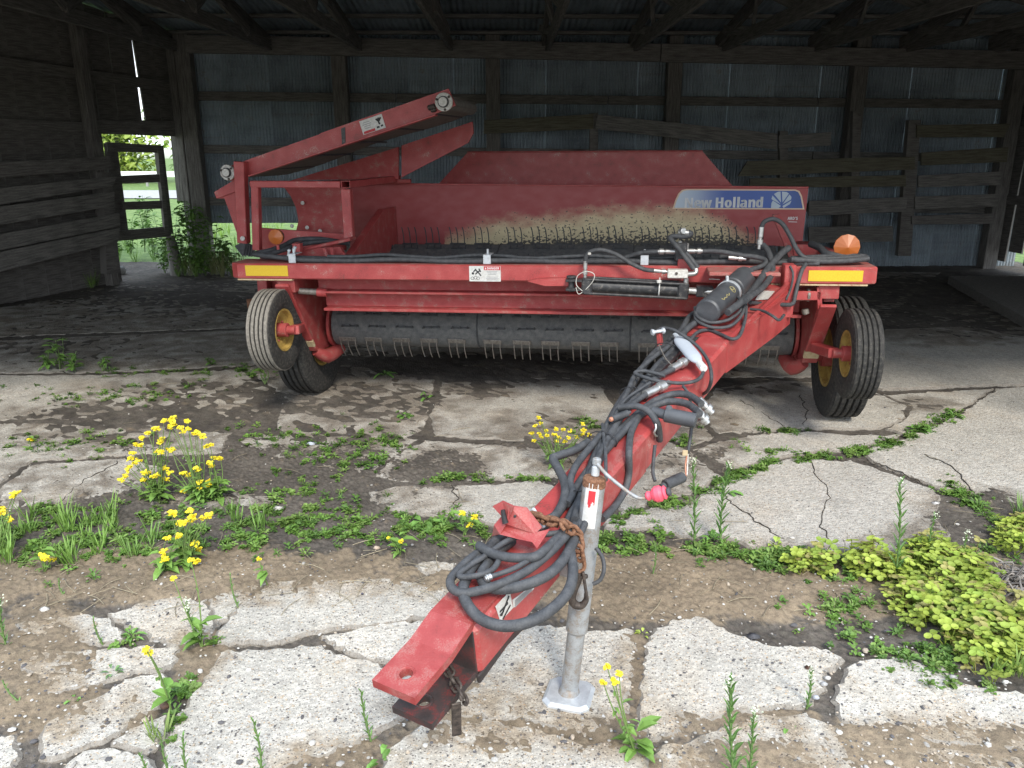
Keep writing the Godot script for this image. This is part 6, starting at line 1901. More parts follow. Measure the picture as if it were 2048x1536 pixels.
func build_jack(db: Node) -> void:
	var jk := Node3D.new(); jk.name = "jack"; mach.add_child(jk, true)
	jk.set_meta("label", "grey screw jack with rusty cap and square foot")
	var f := gp(1138, 1392) ; f.y = 0.012
	var t := dp(1190, 952, 2.09)
	var d := (t - f).normalized()
	var L := (t - f).length()
	var g := G.new()
	var side := d.cross(Vector3(0.3, 0, 1)).normalized()
	# foot: dished plate with turned down edges
	var fx := TZ; var fz := Vector3.UP.cross(fx).normalized()
	fx = fx.rotated(Vector3.UP, 0.25); fz = fz.rotated(Vector3.UP, 0.25)
	var q := Vector3(f.x, 0, f.z)
	var o := []; var inn := []
	for p in [[-0.072, -0.05], [-0.05, -0.072], [0.05, -0.072], [0.072, -0.05], [0.072, 0.05], [0.05, 0.072], [-0.05, 0.072], [-0.072, 0.05]]:
		o.append(q + fx * p[0] + fz * p[1] + Vector3(0, 0.008, 0)); inn.append(q + fx * p[0] * 0.86 + fz * p[1] * 0.86 + Vector3(0, 0.016, 0))
	g.plate(inn, Vector3(0, -0.006, 0))
	for i in 8:
		var j := (i + 1) % 8
		g.quad(inn[i], inn[j], o[j], o[i], Vector3.UP + (o[i] - q))
		g.quad(o[i], o[j], o[j] - Vector3(0, 0.008, 0), o[i] - Vector3(0, 0.008, 0), o[i] - q)
	obj("foot", g, M.zinc, jk)
	g = G.new(); g.lathe(f, d, [Vector2(0.034, 0.0), Vector2(0.030, 0.012), Vector2(0.0265, 0.02), Vector2(0.0265, 0.22)], 24); obj("inner_tube", g, M.galv, jk)
	g = G.new(); g.lathe(f, d, [Vector2(0.0265, 0.205), Vector2(0.0325, 0.212), Vector2(0.0325, L - 0.03), Vector2(0.0, L - 0.03)], 28); obj("outer_tube", g, M.galv, jk)
	g = G.new(); g.lathe(f, d, [Vector2(0.0325, L - 0.031), Vector2(0.0335, L - 0.028), Vector2(0.0335, L - 0.008), Vector2(0.030, L - 0.003), Vector2(0, L)], 24); obj("cap", g, M.rust, jk)
	# red and white sticker wrapped on the tube
	var toc := (Vector3(0, EYE, 0) - t); toc.y = 0; toc = (toc - d * toc.dot(d)).normalized()
	var rt := d.cross(toc).normalized() * -1.0
	for s in [[-0.5, 0.75, 0.55, 0.685, "label_white", 0.0333], [-0.2, 0.4, 0.622, 0.664, "print_red", 0.0338]]:
		g = G.new()
		for k in 8:
			var a0: float = lerpf(s[0], s[1], k / 8.0); var a1: float = lerpf(s[0], s[1], (k + 1) / 8.0)
			var dd0: Vector3 = toc * cos(a0) + rt * sin(a0); var dd1: Vector3 = toc * cos(a1) + rt * sin(a1)
			var lo: float = s[2] + (0.010 * sin(k * 0.9) if s[4] == "print_red" else 0.0)
			g.quad(f + d * lo + dd0 * s[5], f + d * lo + dd1 * s[5], f + d * s[3] + dd1 * s[5], f + d * s[3] + dd0 * s[5], dd0)
		obj("sticker", g, M[s[4]], jk)
	# screw head, crank arm and pink grip
	g = G.new(); g.cyl(t, t + d * 0.03, 0.012, 10); g.bar(t + d * 0.012 - rt * 0.002, t + d * 0.045, 0.018, 0.014, toc); obj("screw_head", g, M.zinc, jk)
	g = G.new()
	g.tube([t + d * 0.05 - rt * 0.006, t + d * 0.048 + rt * 0.006, dp(1212, 948, 2.06), dp(1246, 976, 2.03), dp(1262, 988, 2.02), dp(1278, 996, 2.01), dp(1296, 996, 2.01)], 0.0052, 9, 4)
	g.cyl(t + d * 0.034, t + d * 0.054, 0.013, 12)
	obj("crank", g, M.galv, jk)
	g = G.new()
	var ga := dp(1292, 993, 2.01); var gb := dp(1334, 984, 1.99)
	var gd := (gb - ga).normalized()
	g.lathe(ga, gd, [Vector2(0, 0), Vector2(0.009, 0.0), Vector2(0.014, 0.006), Vector2(0.012, 0.012), Vector2(0.012, 0.016), Vector2(0.018, 0.022), Vector2(0.023, 0.03), Vector2(0.023, 0.042), Vector2(0.017, 0.05), Vector2(0.02, 0.055), Vector2(0.014, 0.06), Vector2(0, 0.06)], 14)
	obj("grip", g, M.pink, jk)
	g = G.new(); g.cyl(gb, gb + gd * 0.01, 0.012, 12); obj("grip_end", g, M.rubber, jk)
	# bracket that holds the jack on the drawbar
	var mid := f + d * 0.42
	g = G.new(); g.bar(mid - TZ * 0.09, mid, 0.07, 0.07, TY); obj("mount", g, M.galv, jk)
	# safety chain from the holder to a hook against the jack
	var lk := link_mesh(0.050, 0.030, 0.0062)
	chain([tp(1068, 1034, 0.075), tp(1100, 1042, 0.085), tp(1130, 1050, 0.09), dp(1152, 1068, 1.99), dp(1156, 1095, 1.975), dp(1158, 1118, 1.975), dp(1160, 1142, 1.97)], lk, 0.031, M.rust, "safety_chain", mach)
	g = G.new()
	var h0 := dp(1158, 1150, 1.965)
	var hk := []
	for p in [[1158, 1146], [1157, 1160], [1149, 1178], [1144, 1196], [1150, 1209], [1163, 1211], [1172, 1200], [1171, 1186]]: hk.append(dp(p[0], p[1], 1.965))
	g.tube(hk, [0.007, 0.0095, 0.0105, 0.0115, 0.0125, 0.011, 0.0085, 0.004], 9, 4)
	g.bar(dp(1166, 1144, 1.962), dp(1174, 1196, 1.955), 0.009, 0.016, Vector3.BACK, 0.003)
	g.cyl(dp(1144, 1156, 1.965), dp(1176, 1152, 1.965), 0.007, 10)
	obj("chain_hook", g, M.chain_dark, mach)
	# dark chain and hasp between the hitch plates
	var lk2 := link_mesh(0.036, 0.022, 0.0045)
	chain([tb(-0.045, -0.1, -0.02), tb(-0.06, -0.1, 0.02), tb(-0.085, -0.112, 0.06), tb(-0.10, -0.118, 0.085), tb(-0.095, -0.135, 0.09)], lk2, 0.022, M.chain_dark, "hitch_chain", mach)
	g = G.new()
	var hp := tb(-0.11, -0.15, 0.072)
	g.bar(hp + Vector3(0, 0.01, 0), hp - Vector3(0, 0.085, 0), 0.024, 0.006, Vector3(0.3, 0, 1), 0.003)
	obj("hasp", g, M.chain_dark, mach)
	g = G.new()
	g.bar(tb(0.16, -0.155, 0.06), tb(0.0, -0.165, 0.062), 0.012, 0.03, TY, 0.004)
	obj("hook", g, M.hitch_dark, mach)

func build_bottle() -> void:
	var a := tp(1350, 668, 0.06); var b := tp(1408, 738, 0.045)
	var d := (b - a).normalized()
	var l := (b - a).length()
	var bt := thing("plastic_bottle", (a + b) * 0.5, "flattened white plastic bottle wedged on the red drawbar's hoses", "bottle")
	# flattened body: lathe squeezed along the drawbar's normal
	var g := G.new()
	g.lathe(Vector3.ZERO, Vector3(0, 1, 0), [Vector2(0, 0), Vector2(0.011, 0.0), Vector2(0.012, l * 0.1), Vector2(0.019, l * 0.13), Vector2(0.029, l * 0.2), Vector2(0.032, l * 0.26), Vector2(0.0325, l * 0.62), Vector2(0.030, l * 0.7), Vector2(0.022, l * 0.78), Vector2(0.014, l * 0.83), Vector2(0.013, l * 0.86), Vector2(0.0, l * 0.86)], 24)
	var X := d.cross(TY).normalized(); var Z := X.cross(d).normalized()
	var bs := Basis(X, d, Z)
	for i in g.v.size():
		var p := g.v[i]
		p.z *= 0.55
		g.v[i] = a + bs * p
		g.n[i] = (bs * Vector3(g.n[i].x, g.n[i].y, g.n[i].z / 0.55)).normalized()
	obj("bottle_body", g, M.bottle, bt)
	g = G.new(); g.cyl(a + d * l * 0.85, b, 0.016, 16); obj("cap", g, M.label_white, bt)
# ---------------------------------------------------------------- weeds
func sprig_mesh(sd: int, n: int, l: float, w: float, rise: float) -> ArrayMesh:
	var g := G.new()
	var r := RandomNumberGenerator.new()
	r.seed = sd
	for i in n:
		var a := r.randf() * TAU
		var d := Vector3(cos(a), r.randf_range(0.1, rise), sin(a)).normalized()
		var b := Vector3(cos(a), 0, sin(a)) * r.randf_range(0.0, l * 0.7) + Vector3(0, r.randf_range(0.0, l * 0.8), 0)
		g.col = Color(1, 1, 1) * r.randf_range(0.7, 1.15)
		g.leaf(b, d, Vector3.UP, l * r.randf_range(0.5, 1.0), w * r.randf_range(0.6, 1.1), r.randf_range(0.1, 0.5), 0.62)
	return g.mesh()
func trefoil_mesh(sd: int) -> ArrayMesh:
	var g := G.new()
	var r := RandomNumberGenerator.new()
	r.seed = sd
	for k in 4:
		var top := Vector3(r.randf_range(-0.05, 0.05), r.randf_range(0.03, 0.11), r.randf_range(-0.05, 0.05))
		g.col = Color(0.8, 0.8, 0.7)
		g.tube([Vector3.ZERO, top * 0.6 + Vector3(0, 0.01, 0), top], 0.0016, 4, 1, false)
		var a0 := r.randf() * TAU
		g.col = Color(1, 1, 1) * r.randf_range(0.8, 1.12)
		for j in 3:
			var a := a0 + j * TAU / 3.0
			g.disc_leaf(top, Vector3(cos(a), r.randf_range(-0.25, 0.2), sin(a)), Vector3(r.randf_range(-0.3, 0.3), 1, r.randf_range(-0.1, 0.4)).normalized(), r.randf_range(0.022, 0.032), r.randf_range(0.02, 0.029))
	return g.mesh()
func scatter_line(px: Array, wx: float, wy: float, n: int, out: Array) -> void:
	for i in n:
		var t := rng.randf() * (px.size() - 1)
		var k := mini(int(t), px.size() - 2)
		var f := t - k
		var x: float = lerpf(px[k][0], px[k + 1][0], f) + rng.randfn(0, wx)
		var y: float = lerpf(px[k][1], px[k + 1][1], f) + rng.randfn(0, wy)
		out.append(Vector2(x, y))
func place_sprigs(nm: String, pts: Array, meshes: Array, s0: float, s1: float, cols: Array, label: String, cat: String, clump := 0.2) -> void:
	for mi in meshes.size():
		var xf := []
		var cs := []
		for i in pts.size():
			if i % meshes.size() != mi: continue
			var p: Vector3 = gp(pts[i].x, pts[i].y)
			var dn := nz.get_noise_2d(p.x * 200.0 + 77.0, p.z * 200.0)
			if dn < clump: continue
			var s := rng.randf_range(s0, s1) * (0.8 + dn * 0.5)
			p.y = maxf(soil_h(p.x, p.z).x, -0.01)
			xf.append(Transform3D(Basis.from_euler(Vector3(rng.randf_range(-0.3, 0.3), rng.randf() * TAU, rng.randf_range(-0.3, 0.3))).scaled(Vector3.ONE * s), p))
			var c: Color = cols[rng.randi() % cols.size()]
			cs.append(c * rng.randf_range(0.75, 1.2))
		if xf.size() == 0: continue
		var o := multi(nm, meshes[mi], xf, cs, M.leafv)
		tag(o, label, cat, "", "stuff")
var GREENS := [Color(0.11, 0.22, 0.035), Color(0.14, 0.26, 0.045), Color(0.09, 0.18, 0.035), Color(0.17, 0.27, 0.06)]
func build_weeds() -> void:
	var sm := [sprig_mesh(1, 20, 0.024, 0.015, 0.9), sprig_mesh(2, 18, 0.02, 0.018, 0.6), sprig_mesh(3, 20, 0.034, 0.011, 1.2), sprig_mesh(4, 14, 0.028, 0.018, 0.8)]
	var pts := []
	scatter_line([[1230, 1045], [1300, 1012], [1380, 1000], [1440, 962], [1560, 922]], 8, 5, 330, pts)
	scatter_line([[1440, 962], [1560, 922], [1700, 905], [1800, 882], [1860, 850], [1915, 826]], 9, 6, 560, pts)
	scatter_line([[1470, 888], [1540, 905], [1600, 905]], 10, 4, 60, pts)
	scatter_line([[1500, 858], [1560, 862], [1620, 864]], 10, 3, 70, pts)
	scatter_line([[850, 965], [960, 958], [1090, 955]], 12, 4, 130, pts)
	scatter_line([[750, 1045], [860, 1050], [980, 1068]], 30, 16, 320, pts)
	scatter_line([[1190, 1085], [1320, 1085], [1500, 1112], [1590, 1120]], 20, 12, 520, pts)
	scatter_line([[20, 1060], [120, 1075], [240, 1085]], 60, 30, 520, pts)
	scatter_line([[260, 1040], [400, 1060], [560, 1060], [720, 1070]], 40, 26, 620, pts)
	scatter_line([[470, 880], [600, 885], [700, 880], [780, 875]], 35, 18, 260, pts)
	scatter_line([[650, 920], [720, 925], [780, 890]], 30, 16, 160, pts)
	scatter_line([[200, 742], [330, 745], [480, 740], [540, 745]], 20, 5, 220, pts)
	scatter_line([[60, 790], [250, 800], [350, 780]], 50, 12, 160, pts)
	scatter_line([[0, 890], [120, 900], [240, 880]], 40, 14, 160, pts)
	scatter_line([[560, 960], [620, 1000], [560, 1030]], 50, 20, 200, pts)
	scatter_line([[1870, 972], [1900, 985], [1960, 1010], [2040, 1060]], 16, 10, 200, pts)
	scatter_line([[1330, 868], [1370, 880], [1390, 892]], 14, 8, 60, pts)
	scatter_line([[1150, 850], [1200, 858]], 20, 8, 50, pts)
	scatter_line([[430, 1300], [400, 1330], [360, 1400], [340, 1470]], 10, 14, 60, pts)
	scatter_line([[240, 1270], [270, 1265]], 18, 10, 50, pts)
	scatter_line([[1640, 1190], [1760, 1260], [1900, 1345], [2040, 1360]], 50, 20, 300, pts)
	scatter_line([[1640, 1130], [1760, 1150], [2040, 1100]], 60, 14, 200, pts)
	place_sprigs("low_weeds", pts, sm, 0.45, 1.05, GREENS, "low green weeds growing in cracks and soil", "weeds", -0.03)
	# yellow green trefoil cover at the right edge
	var tm := [trefoil_mesh(11), trefoil_mesh(12), trefoil_mesh(13)]
	pts = []
	scatter_line([[1605, 1135], [1640, 1140]], 18, 10, 45, pts)
	scatter_line([[1720, 1135], [1760, 1140]], 24, 10, 50, pts)
	scatter_line([[1830, 1120], [1900, 1135]], 28, 14, 80, pts)
	scatter_line([[1830, 1190], [1890, 1180], [1960, 1190]], 34, 30, 340, pts)
	scatter_line([[1900, 1245], [1940, 1265], [1970, 1290], [2040, 1300]], 26, 24, 360, pts)
	scatter_line([[2020, 1090], [2060, 1060]], 20, 14, 60, pts)
	var keep := []
	for p in pts:
		if not (p.x > 1985 and p.y < 1205 and p.y > 1125): keep.append(p)
	place_sprigs("trefoil_cover", keep, tm, 0.7, 1.15, [Color(0.30, 0.38, 0.055), Color(0.34, 0.42, 0.07), Color(0.24, 0.34, 0.05), Color(0.28, 0.37, 0.06), Color(0.30, 0.28, 0.09)], "bright yellow green trefoil leaves spreading over the concrete's edge", "ground cover", -1.0)
	# gravel grains and straw
	var gm := G.new()
	gm.lathe(Vector3.ZERO, Vector3.UP, [Vector2(0, -0.004), Vector2(0.006, -0.002), Vector2(0.0075, 0.001), Vector2(0.004, 0.004), Vector2(0, 0.0045)], 6)
	var xf := []; var cs := []
	for i in 2600:
		var q := Vector2(rng.randf_range(-40, 2090), rng.randf_range(1120, 1540) if rng.randf() < 0.8 else rng.randf_range(800, 1120))
		var p := gp(q.x, q.y)
		p.y = maxf(soil_h(p.x, p.z).x, 0.0) + 0.001
		xf.append(Transform3D(Basis.from_euler(Vector3(rng.randf() * 0.6, rng.randf() * TAU, 0)).scaled(Vector3(rng.randf_range(0.4, 1.1), rng.randf_range(0.4, 0.9), rng.randf_range(0.4, 1.1)) * (1.6 if rng.randf() < 0.06 else 0.75)), p))
		cs.append([Color(0.62, 0.6, 0.56), Color(0.4, 0.38, 0.35), Color(0.12, 0.115, 0.12), Color(0.5, 0.42, 0.33)][rng.randi() % 4])
	var gv := multi("gravel", gm.mesh(), xf, cs, M.stone)
	tag(gv, "loose gravel grains lying on the soil and concrete", "gravel", "", "stuff")
	var stm := G.new()
	stm.tube([Vector3(-0.05, 0.002, 0), Vector3(0, 0.006, 0.006), Vector3(0.05, 0.002, 0)], 0.0013, 4, 2)
	xf = []; cs = []
	for i in 260:
		var p := gp(rng.randf_range(0, 2048), rng.randf_range(1060, 1230) if rng.randf() < 0.7 else rng.randf_range(760, 1060))
		p.y = maxf(soil_h(p.x, p.z).x, 0.0) + 0.002
		xf.append(Transform3D(Basis.from_euler(Vector3(0, rng.randf() * TAU, 0)).scaled(Vector3.ONE * rng.randf_range(0.4, 1.3)), p))
		cs.append(Color(0.42, 0.36, 0.25) * rng.randf_range(0.6, 1.1))
	var sw := multi("straw", stm.mesh(), xf, cs, M.stone)
	tag(sw, "dry straw stalks strewn on the soil", "straw", "", "stuff")

func flower_head(g: G, c: Vector3, s: float) -> void:
	for k in 15:
		var o := c + Vector3(rng.randf_range(-1, 1), rng.randf_range(-0.5, 0.8), rng.randf_range(-1, 1)) * s * 0.9
		var a0 := rng.randf() * TAU
		g.col = Color(0.80, 0.66, 0.03) * rng.randf_range(0.85, 1.1)
		var up := Vector3(rng.randf_range(-0.5, 0.5), 1, rng.randf_range(-0.2, 0.8)).normalized()
		var ex := up.cross(Vector3(0.2, 0.1, 1)).normalized(); var ez := ex.cross(up)
		for j in 4:
			var a := a0 + j * PI / 2
			g.leaf(o, ex * cos(a) + ez * sin(a) + up * 0.25, up, s * 0.62, s * 0.55, 0.2, 0.62)
func mustard(bpx: Array, heads: Array, label: String, leafy := 8, hs := 0.0125) -> void:
	var b := gp(bpx[0], bpx[1])
	b.y = -0.012
	var t := thing("mustard_plant", b, label, "wildflower", "yellow flowering weeds")
	var st := G.new(); var lv := G.new()
	st.col = Color(0.16, 0.25, 0.07)
	if heads.size() > 5:
		for h in heads.duplicate(): heads.append([h[0] + rng.randf_range(-16, 16), h[1] + rng.randf_range(-8, 16)])
	for h in heads:
		var top := dp(h[0], h[1], -b.z + rng.randf_range(-0.07, 0.07))
		if top.y < 0.03: top.y = 0.03
		var mid := b.lerp(top, 0.5) + Vector3(rng.randf_range(-0.02, 0.02), 0.02, rng.randf_range(-0.02, 0.02))
		st.tube([b, mid, top], [0.003, 0.0022, 0.0013], 5, 3, false)
		for k in 3:
			var q := b.lerp(top, rng.randf_range(0.15, 0.75))
			var a := rng.randf() * TAU
			lv.col = Color(0.15, 0.27, 0.06) * rng.randf_range(0.75, 1.2)
			lv.leaf(q, Vector3(cos(a), 0.5, sin(a)), Vector3.UP, rng.randf_range(0.02, 0.045), rng.randf_range(0.006, 0.014), 0.4)
		var fl := G.new()
		flower_head(fl, top, hs)
		obj("flower_cluster", fl, M.petal, t)
	for k in leafy:
		var a := rng.randf() * TAU
		lv.col = Color(0.16, 0.29, 0.06) * rng.randf_range(0.75, 1.2)
		var r := rng.randf_range(0.04, 0.1)
		lv.leaf(b + Vector3(0, rng.randf_range(0.01, 0.1), 0), Vector3(cos(a), rng.randf_range(0.2, 1.0), sin(a)), Vector3.UP, r, r * 0.42, rng.randf_range(0.2, 0.6))
	obj("stems", st, M.leafv, t)
	obj("leaves", lv, M.leafv, t)
func pepperweed(bpx: Array, tpx: Array, label: String, white := true, dens := 34, ls := 1.0) -> void:
	var b := gp(bpx[0], bpx[1]); b.y = -0.01
	var t := thing("pepperweed", b, label, "weed", "upright leafy weed stems")
	var top := dp(tpx[0], tpx[1], -b.z + rng.randf_range(-0.02, 0.02))
	if top.y < 0.06: top.y = 0.06
	var st := G.new(); var lv := G.new()
	st.col = Color(0.13, 0.22, 0.07)
	var mid := b.lerp(top, 0.5) + Vector3(rng.randf_range(-0.012, 0.012), 0, 0)
	st.tube([b, mid, top], [0.0035, 0.0028, 0.0016], 6, 3, false)
	var h := (top - b).length()
	for k in dens:
		var f := float(k) / dens
		var p := b.lerp(mid, f * 2.0) if f < 0.5 else mid.lerp(top, f * 2.0 - 1.0)
		var a := k * 2.4 + rng.randf_range(-0.3, 0.3)
		lv.col = Color(0.12, 0.235, 0.06) * rng.randf_range(0.8, 1.25)
		lv.leaf(p, Vector3(cos(a), 1.1 + f, sin(a)), Vector3(cos(a), -0.4, sin(a)) * -0.6 + Vector3.UP * 0.6, h * 0.14 * ls * (1.15 - f * 0.5) + 0.008, (0.006 + h * 0.012) * ls, 0.15)
	if white:
		var fl := G.new()
		for k in 26:
			fl.col = Color(0.62, 0.66, 0.5) * rng.randf_range(0.8, 1.1)
			var o := top + Vector3(clampf(rng.randfn(0, 0.008), -0.013, 0.013), rng.randf_range(-0.03, 0.018), clampf(rng.randfn(0, 0.008), -0.013, 0.013))
			fl.leaf(o, Vector3(rng.randf_range(-1, 1), 0.6, rng.randf_range(-1, 1)), Vector3.UP, 0.008, 0.007, 0.2, 0.62)
		obj("flower_cluster", fl, M.petal, t)
	obj("stem", st, M.leafv, t)
	obj("leaves", lv, M.leafv, t)
func rosette(bpx: Array, n: int, l: float, w: float, rise: float, label: String, nm := "rosette_weed", col := Color(0.14, 0.28, 0.06)) -> void:
	var b := gp(bpx[0], bpx[1]); b.y = -0.005
	var lv := G.new()
	for k in n:
		var a := rng.randf() * TAU
		lv.col = col * rng.randf_range(0.75, 1.25)
		var ll := l * rng.randf_range(0.6, 1.1)
		lv.leaf(b + Vector3(cos(a), 0, sin(a)) * 0.01 + Vector3(0, rng.randf_range(0, l * 0.3 * rise), 0), Vector3(cos(a), rng.randf_range(0.3, 1.0) * rise, sin(a)), Vector3.UP, ll, w * rng.randf_range(0.7, 1.1), rng.randf_range(0.3, 0.8), 0.55)
	var o := obj(nm, lv, M.leafv)
	tag(o, label, "weed", "broad leaved weeds")
func tall_weed(b: Vector3, h: float, n: int, l: float, w: float, label: String, col: Color) -> void:
	var t := thing("leafy_weed", b, label, "weed", "tall leafy weeds")
	var st := G.new(); var lv := G.new()
	st.col = Color(0.12, 0.18, 0.06)
	for s in 3:
		var top := b + Vector3(rng.randf_range(-0.12, 0.12) * h * 2, h * rng.randf_range(0.75, 1.0), rng.randf_range(-0.1, 0.1))
		st.tube([b, b.lerp(top, 0.5) + Vector3(rng.randf_range(-0.03, 0.03), 0, 0), top], [0.006, 0.004, 0.002], 5, 3, false)
		for k in n / 3:
			var p := b.lerp(top, rng.randf_range(0.15, 1.0))
			var a := rng.randf() * TAU
			lv.col = col * rng.randf_range(0.7, 1.3)
			lv.leaf(p, Vector3(cos(a), rng.randf_range(-0.1, 0.8), sin(a)), Vector3.UP, l * rng.randf_range(0.6, 1.1), w * rng.randf_range(0.7, 1.1), rng.randf_range(0.2, 0.6), 0.5)
	obj("stems", st, M.leafv, t)
	obj("leaves", lv, M.leafv, t)
func grass_tuft(b: Vector3, n: int, h: float, label: String, col: Color) -> void:
	var lv := G.new()
	for k in n:
		var a := rng.randf() * TAU
		lv.col = col * rng.randf_range(0.7, 1.3)
		var o := b + Vector3(clampf(rng.randfn(0, 0.012), -0.02, 0.02), -0.005, clampf(rng.randfn(0, 0.012), -0.02, 0.02))
		lv.leaf(o, Vector3(cos(a) * 0.5, 1.3, sin(a) * 0.5), Vector3(cos(a), 0.3, sin(a)), h * rng.randf_range(0.5, 1.1), 0.0065, rng.randf_range(0.0, 0.35), 0.5)
	var o2 := obj("grass_tuft", lv, M.leafv)
	tag(o2, label, "grass", label.replace("tuft", "tufts"))
func build_plants() -> void:
	var zp := func(l: Array) -> Array:
		var r := []
		for p in l: r.append([p[0] * 0.3418, 640.0 + p[1] * 0.3418])
		return r
	mustard([318, 1002], zp.call([[1010, 575], [960, 595], [920, 640], [865, 660], [945, 700], [820, 735], [945, 775], [775, 780], [790, 835], [745, 880], [845, 890], [735, 915], [895, 920], [880, 955]]), "tallest yellow flowering weed with many heads in the soil strip", 40)
	mustard([400, 1005], zp.call([[1095, 592], [1012, 612], [1070, 655], [1150, 658], [1190, 682], [1005, 762], [970, 870], [1075, 900], [950, 938], [1165, 878]]), "yellow flowering weed with broad leaves beside the tallest one", 50)
	mustard([440, 1000], zp.call([[1230, 735], [1290, 812], [1240, 852], [1225, 945], [1170, 950], [1075, 1003]]), "yellow flowering weed at the pale slab's edge with large leaves", 40)
	mustard([372, 1130], zp.call([[1020, 1132], [1110, 1120], [1050, 1187], [1110, 1172], [1195, 1160], [1140, 1315], [1085, 1378], [1170, 1447]]), "yellow flowering weed at the sand's edge below the tallest one", 30)
	mustard([330, 1140], zp.call([[980, 1277], [1045, 1265], [960, 1357], [962, 1402]]), "low yellow flowering weed at the sand's edge", 10)
	mustard([-5, 1110], zp.call([[95, 1015], [80, 1025], [15, 1105], [20, 1130], [60, 1168]]), "yellow flowering weed rising from the grass tufts", 12)
	mustard([88, 1140], zp.call([[245, 1385], [265, 1395], [312, 1402]]), "short yellow flowering weed in front of the grass", 5)
	mustard([60, 900], zp.call([[180, 702]]), "lone yellow flower on the dark soil", 4)
	mustard([1112, 935], [[1078, 836], [1070, 852], [1092, 862], [1112, 860], [1062, 868], [1082, 874], [1106, 870], [1118, 875], [1140, 862], [1166, 848], [1166, 862], [1138, 876], [1153, 874]], "yellow flowering weed beside the drawbar's hoses", 10, 0.010)
	mustard([926, 1068], [[925, 1027], [948, 1034], [940, 1050]], "small yellow flowering weed near the hose holder", 6)
	mustard([800, 1108], [[776, 1078], [802, 1083], [788, 1100]], "small yellow flowering weed on the sand's edge", 10, 0.009)
	mustard([1272, 1502], [[1214, 1334], [1238, 1346], [1206, 1364], [1230, 1362]], "long stemmed yellow flower by the jack's foot", 12, 0.009)
	mustard([344, 1420], [[293, 1300], [298, 1306]], "slender pale yellow flower at a crack in the apron", 4, 0.009)
	mustard([404, 1292], [[347, 1157], [382, 1120]], "slim flowering weed in the crack's junction", 14, 0.008)
	mustard([536, 1168], [[518, 1118]], "single small yellow flower at the slab corner", 2, 0.007)
	# upright stems
	pepperweed([1388, 1090], [1386, 925], "upright weed stem standing left of its twin by the pale slab", true, 40)
	pepperweed([1440, 1086], [1458, 930], "upright leafy weed stem with larger base leaves by the pale slab", true, 44, 1.2)
	pepperweed([1790, 1165], [1800, 965], "tall white topped weed in the trefoil patch", true, 40)
	pepperweed([1860, 1120], [1870, 1030], "slim white topped weed behind the trefoil patch", true, 24)
	pepperweed([1930, 1125], [1935, 1068], "short white topped weed behind the trefoil patch", true, 18)
	pepperweed([1468, 1560], [1460, 1362], "stout white topped weed at the apron's front", true, 46, 1.1)
	pepperweed([1498, 1556], [1508, 1428], "slimmer white topped weed beside the stout one", true, 34)
	pepperweed([1614, 1412], [1622, 1344], "short leafy stem on the slab's crack", true, 22)
	pepperweed([742, 1478], [722, 1382], "thin leafy stem near the hitch", false, 26, 0.8)
	pepperweed([520, 1560], [506, 1440], "thin leafy stem on the largest apron slab", false, 26, 0.8)
	pepperweed([380, 1570], [366, 1470], "thin leafy stem at the apron slab's end", false, 24, 0.8)
	pepperweed([345, 1560], [322, 1480], "thin leafy stem leaning in the long crack", false, 20, 0.8)
	pepperweed([290, 1560], [278, 1505], "short thin leafy stem on the small slab", false, 20, 0.8)
	pepperweed([404, 1286], [372, 1206], "leafy stem in the crack's junction", true, 30, 0.9)
	pepperweed([205, 1285], [186, 1236], "thin dry leafy stem on the sand", false, 16, 0.7)
	pepperweed([478, 1216], [460, 1148], "thin leafy stem by the slab corner", false, 16, 0.7)
	pepperweed([130, 1190], [118, 1156], "small leafy stem on the bare sand", false, 14, 0.7)
	pepperweed([12, 1290], [0, 1200], "leafy stem at the apron's weedy corner", true, 22)
	pepperweed([45, 1405], [4, 1360], "thin reddish stem bent over the sand", false, 14, 0.7)
	pepperweed([1305, 1148], [1310, 1085], "thin leafy stem beside the jack", false, 18, 0.7)
	# rosettes and broad leaves
	rosette([845, 1046], 7, 0.11, 0.035, 0.6, "rosette of long toothed leaves by the soil strip")
	rosette([855, 797], 5, 0.09, 0.03, 1.6, "upright pale leaves on the dark floor")
	rosette([810, 832], 8, 0.08, 0.03, 0.5, "flat leafy rosette on the floor slab")
	rosette([1285, 1268], 9, 0.026, 0.012, 1.4, "tiny yellow green rosette in the crack beside the jack", "rosette_weed", Color(0.34, 0.42, 0.08))
	rosette([770, 752], 10, 0.13, 0.035, 0.8, "dark leafy weed under the pickup belts", "rosette_weed", Color(0.14, 0.27, 0.06))
	rosette([1425, 1082], 10, 0.07, 0.022, 0.9, "leafy base rosette by the upright stems")
	rosette([262, 1272], 14, 0.05, 0.014, 0.9, "fine leaved weed in the apron crack")
	rosette([225, 1346], 9, 0.035, 0.014, 1.6, "small grey green weed on the apron", "rosette_weed", Color(0.12, 0.22, 0.08))
	rosette([1452, 985], 6, 0.09, 0.03, 0.5, "dark leaf rosette in the green crack")
	rosette([1270, 1495], 10, 0.05, 0.022, 0.5, "leafy base under the long stemmed flower")
	rosette([1575, 1452], 7, 0.035, 0.014, 0.5, "small leafy weed on the sandy slab")
	rosette([760, 1520], 6, 0.05, 0.02, 1.2, "broad leaf pair at the frame's bottom crack")
	rosette([148, 1398], 5, 0.03, 0.014, 1.2, "pair of green leaves on the sand")
	rosette([1835, 860], 9, 0.09, 0.035, 1.0, "light leafy weed at the end of the green crack")
	rosette([1908, 835], 7, 0.09, 0.03, 1.4, "upright leafy weed by the dark slab")
	rosette([1550, 1090], 6, 0.045, 0.03, 1.6, "yellow green seedling at the pale slab's edge", "rosette_weed", Color(0.3, 0.4, 0.08))
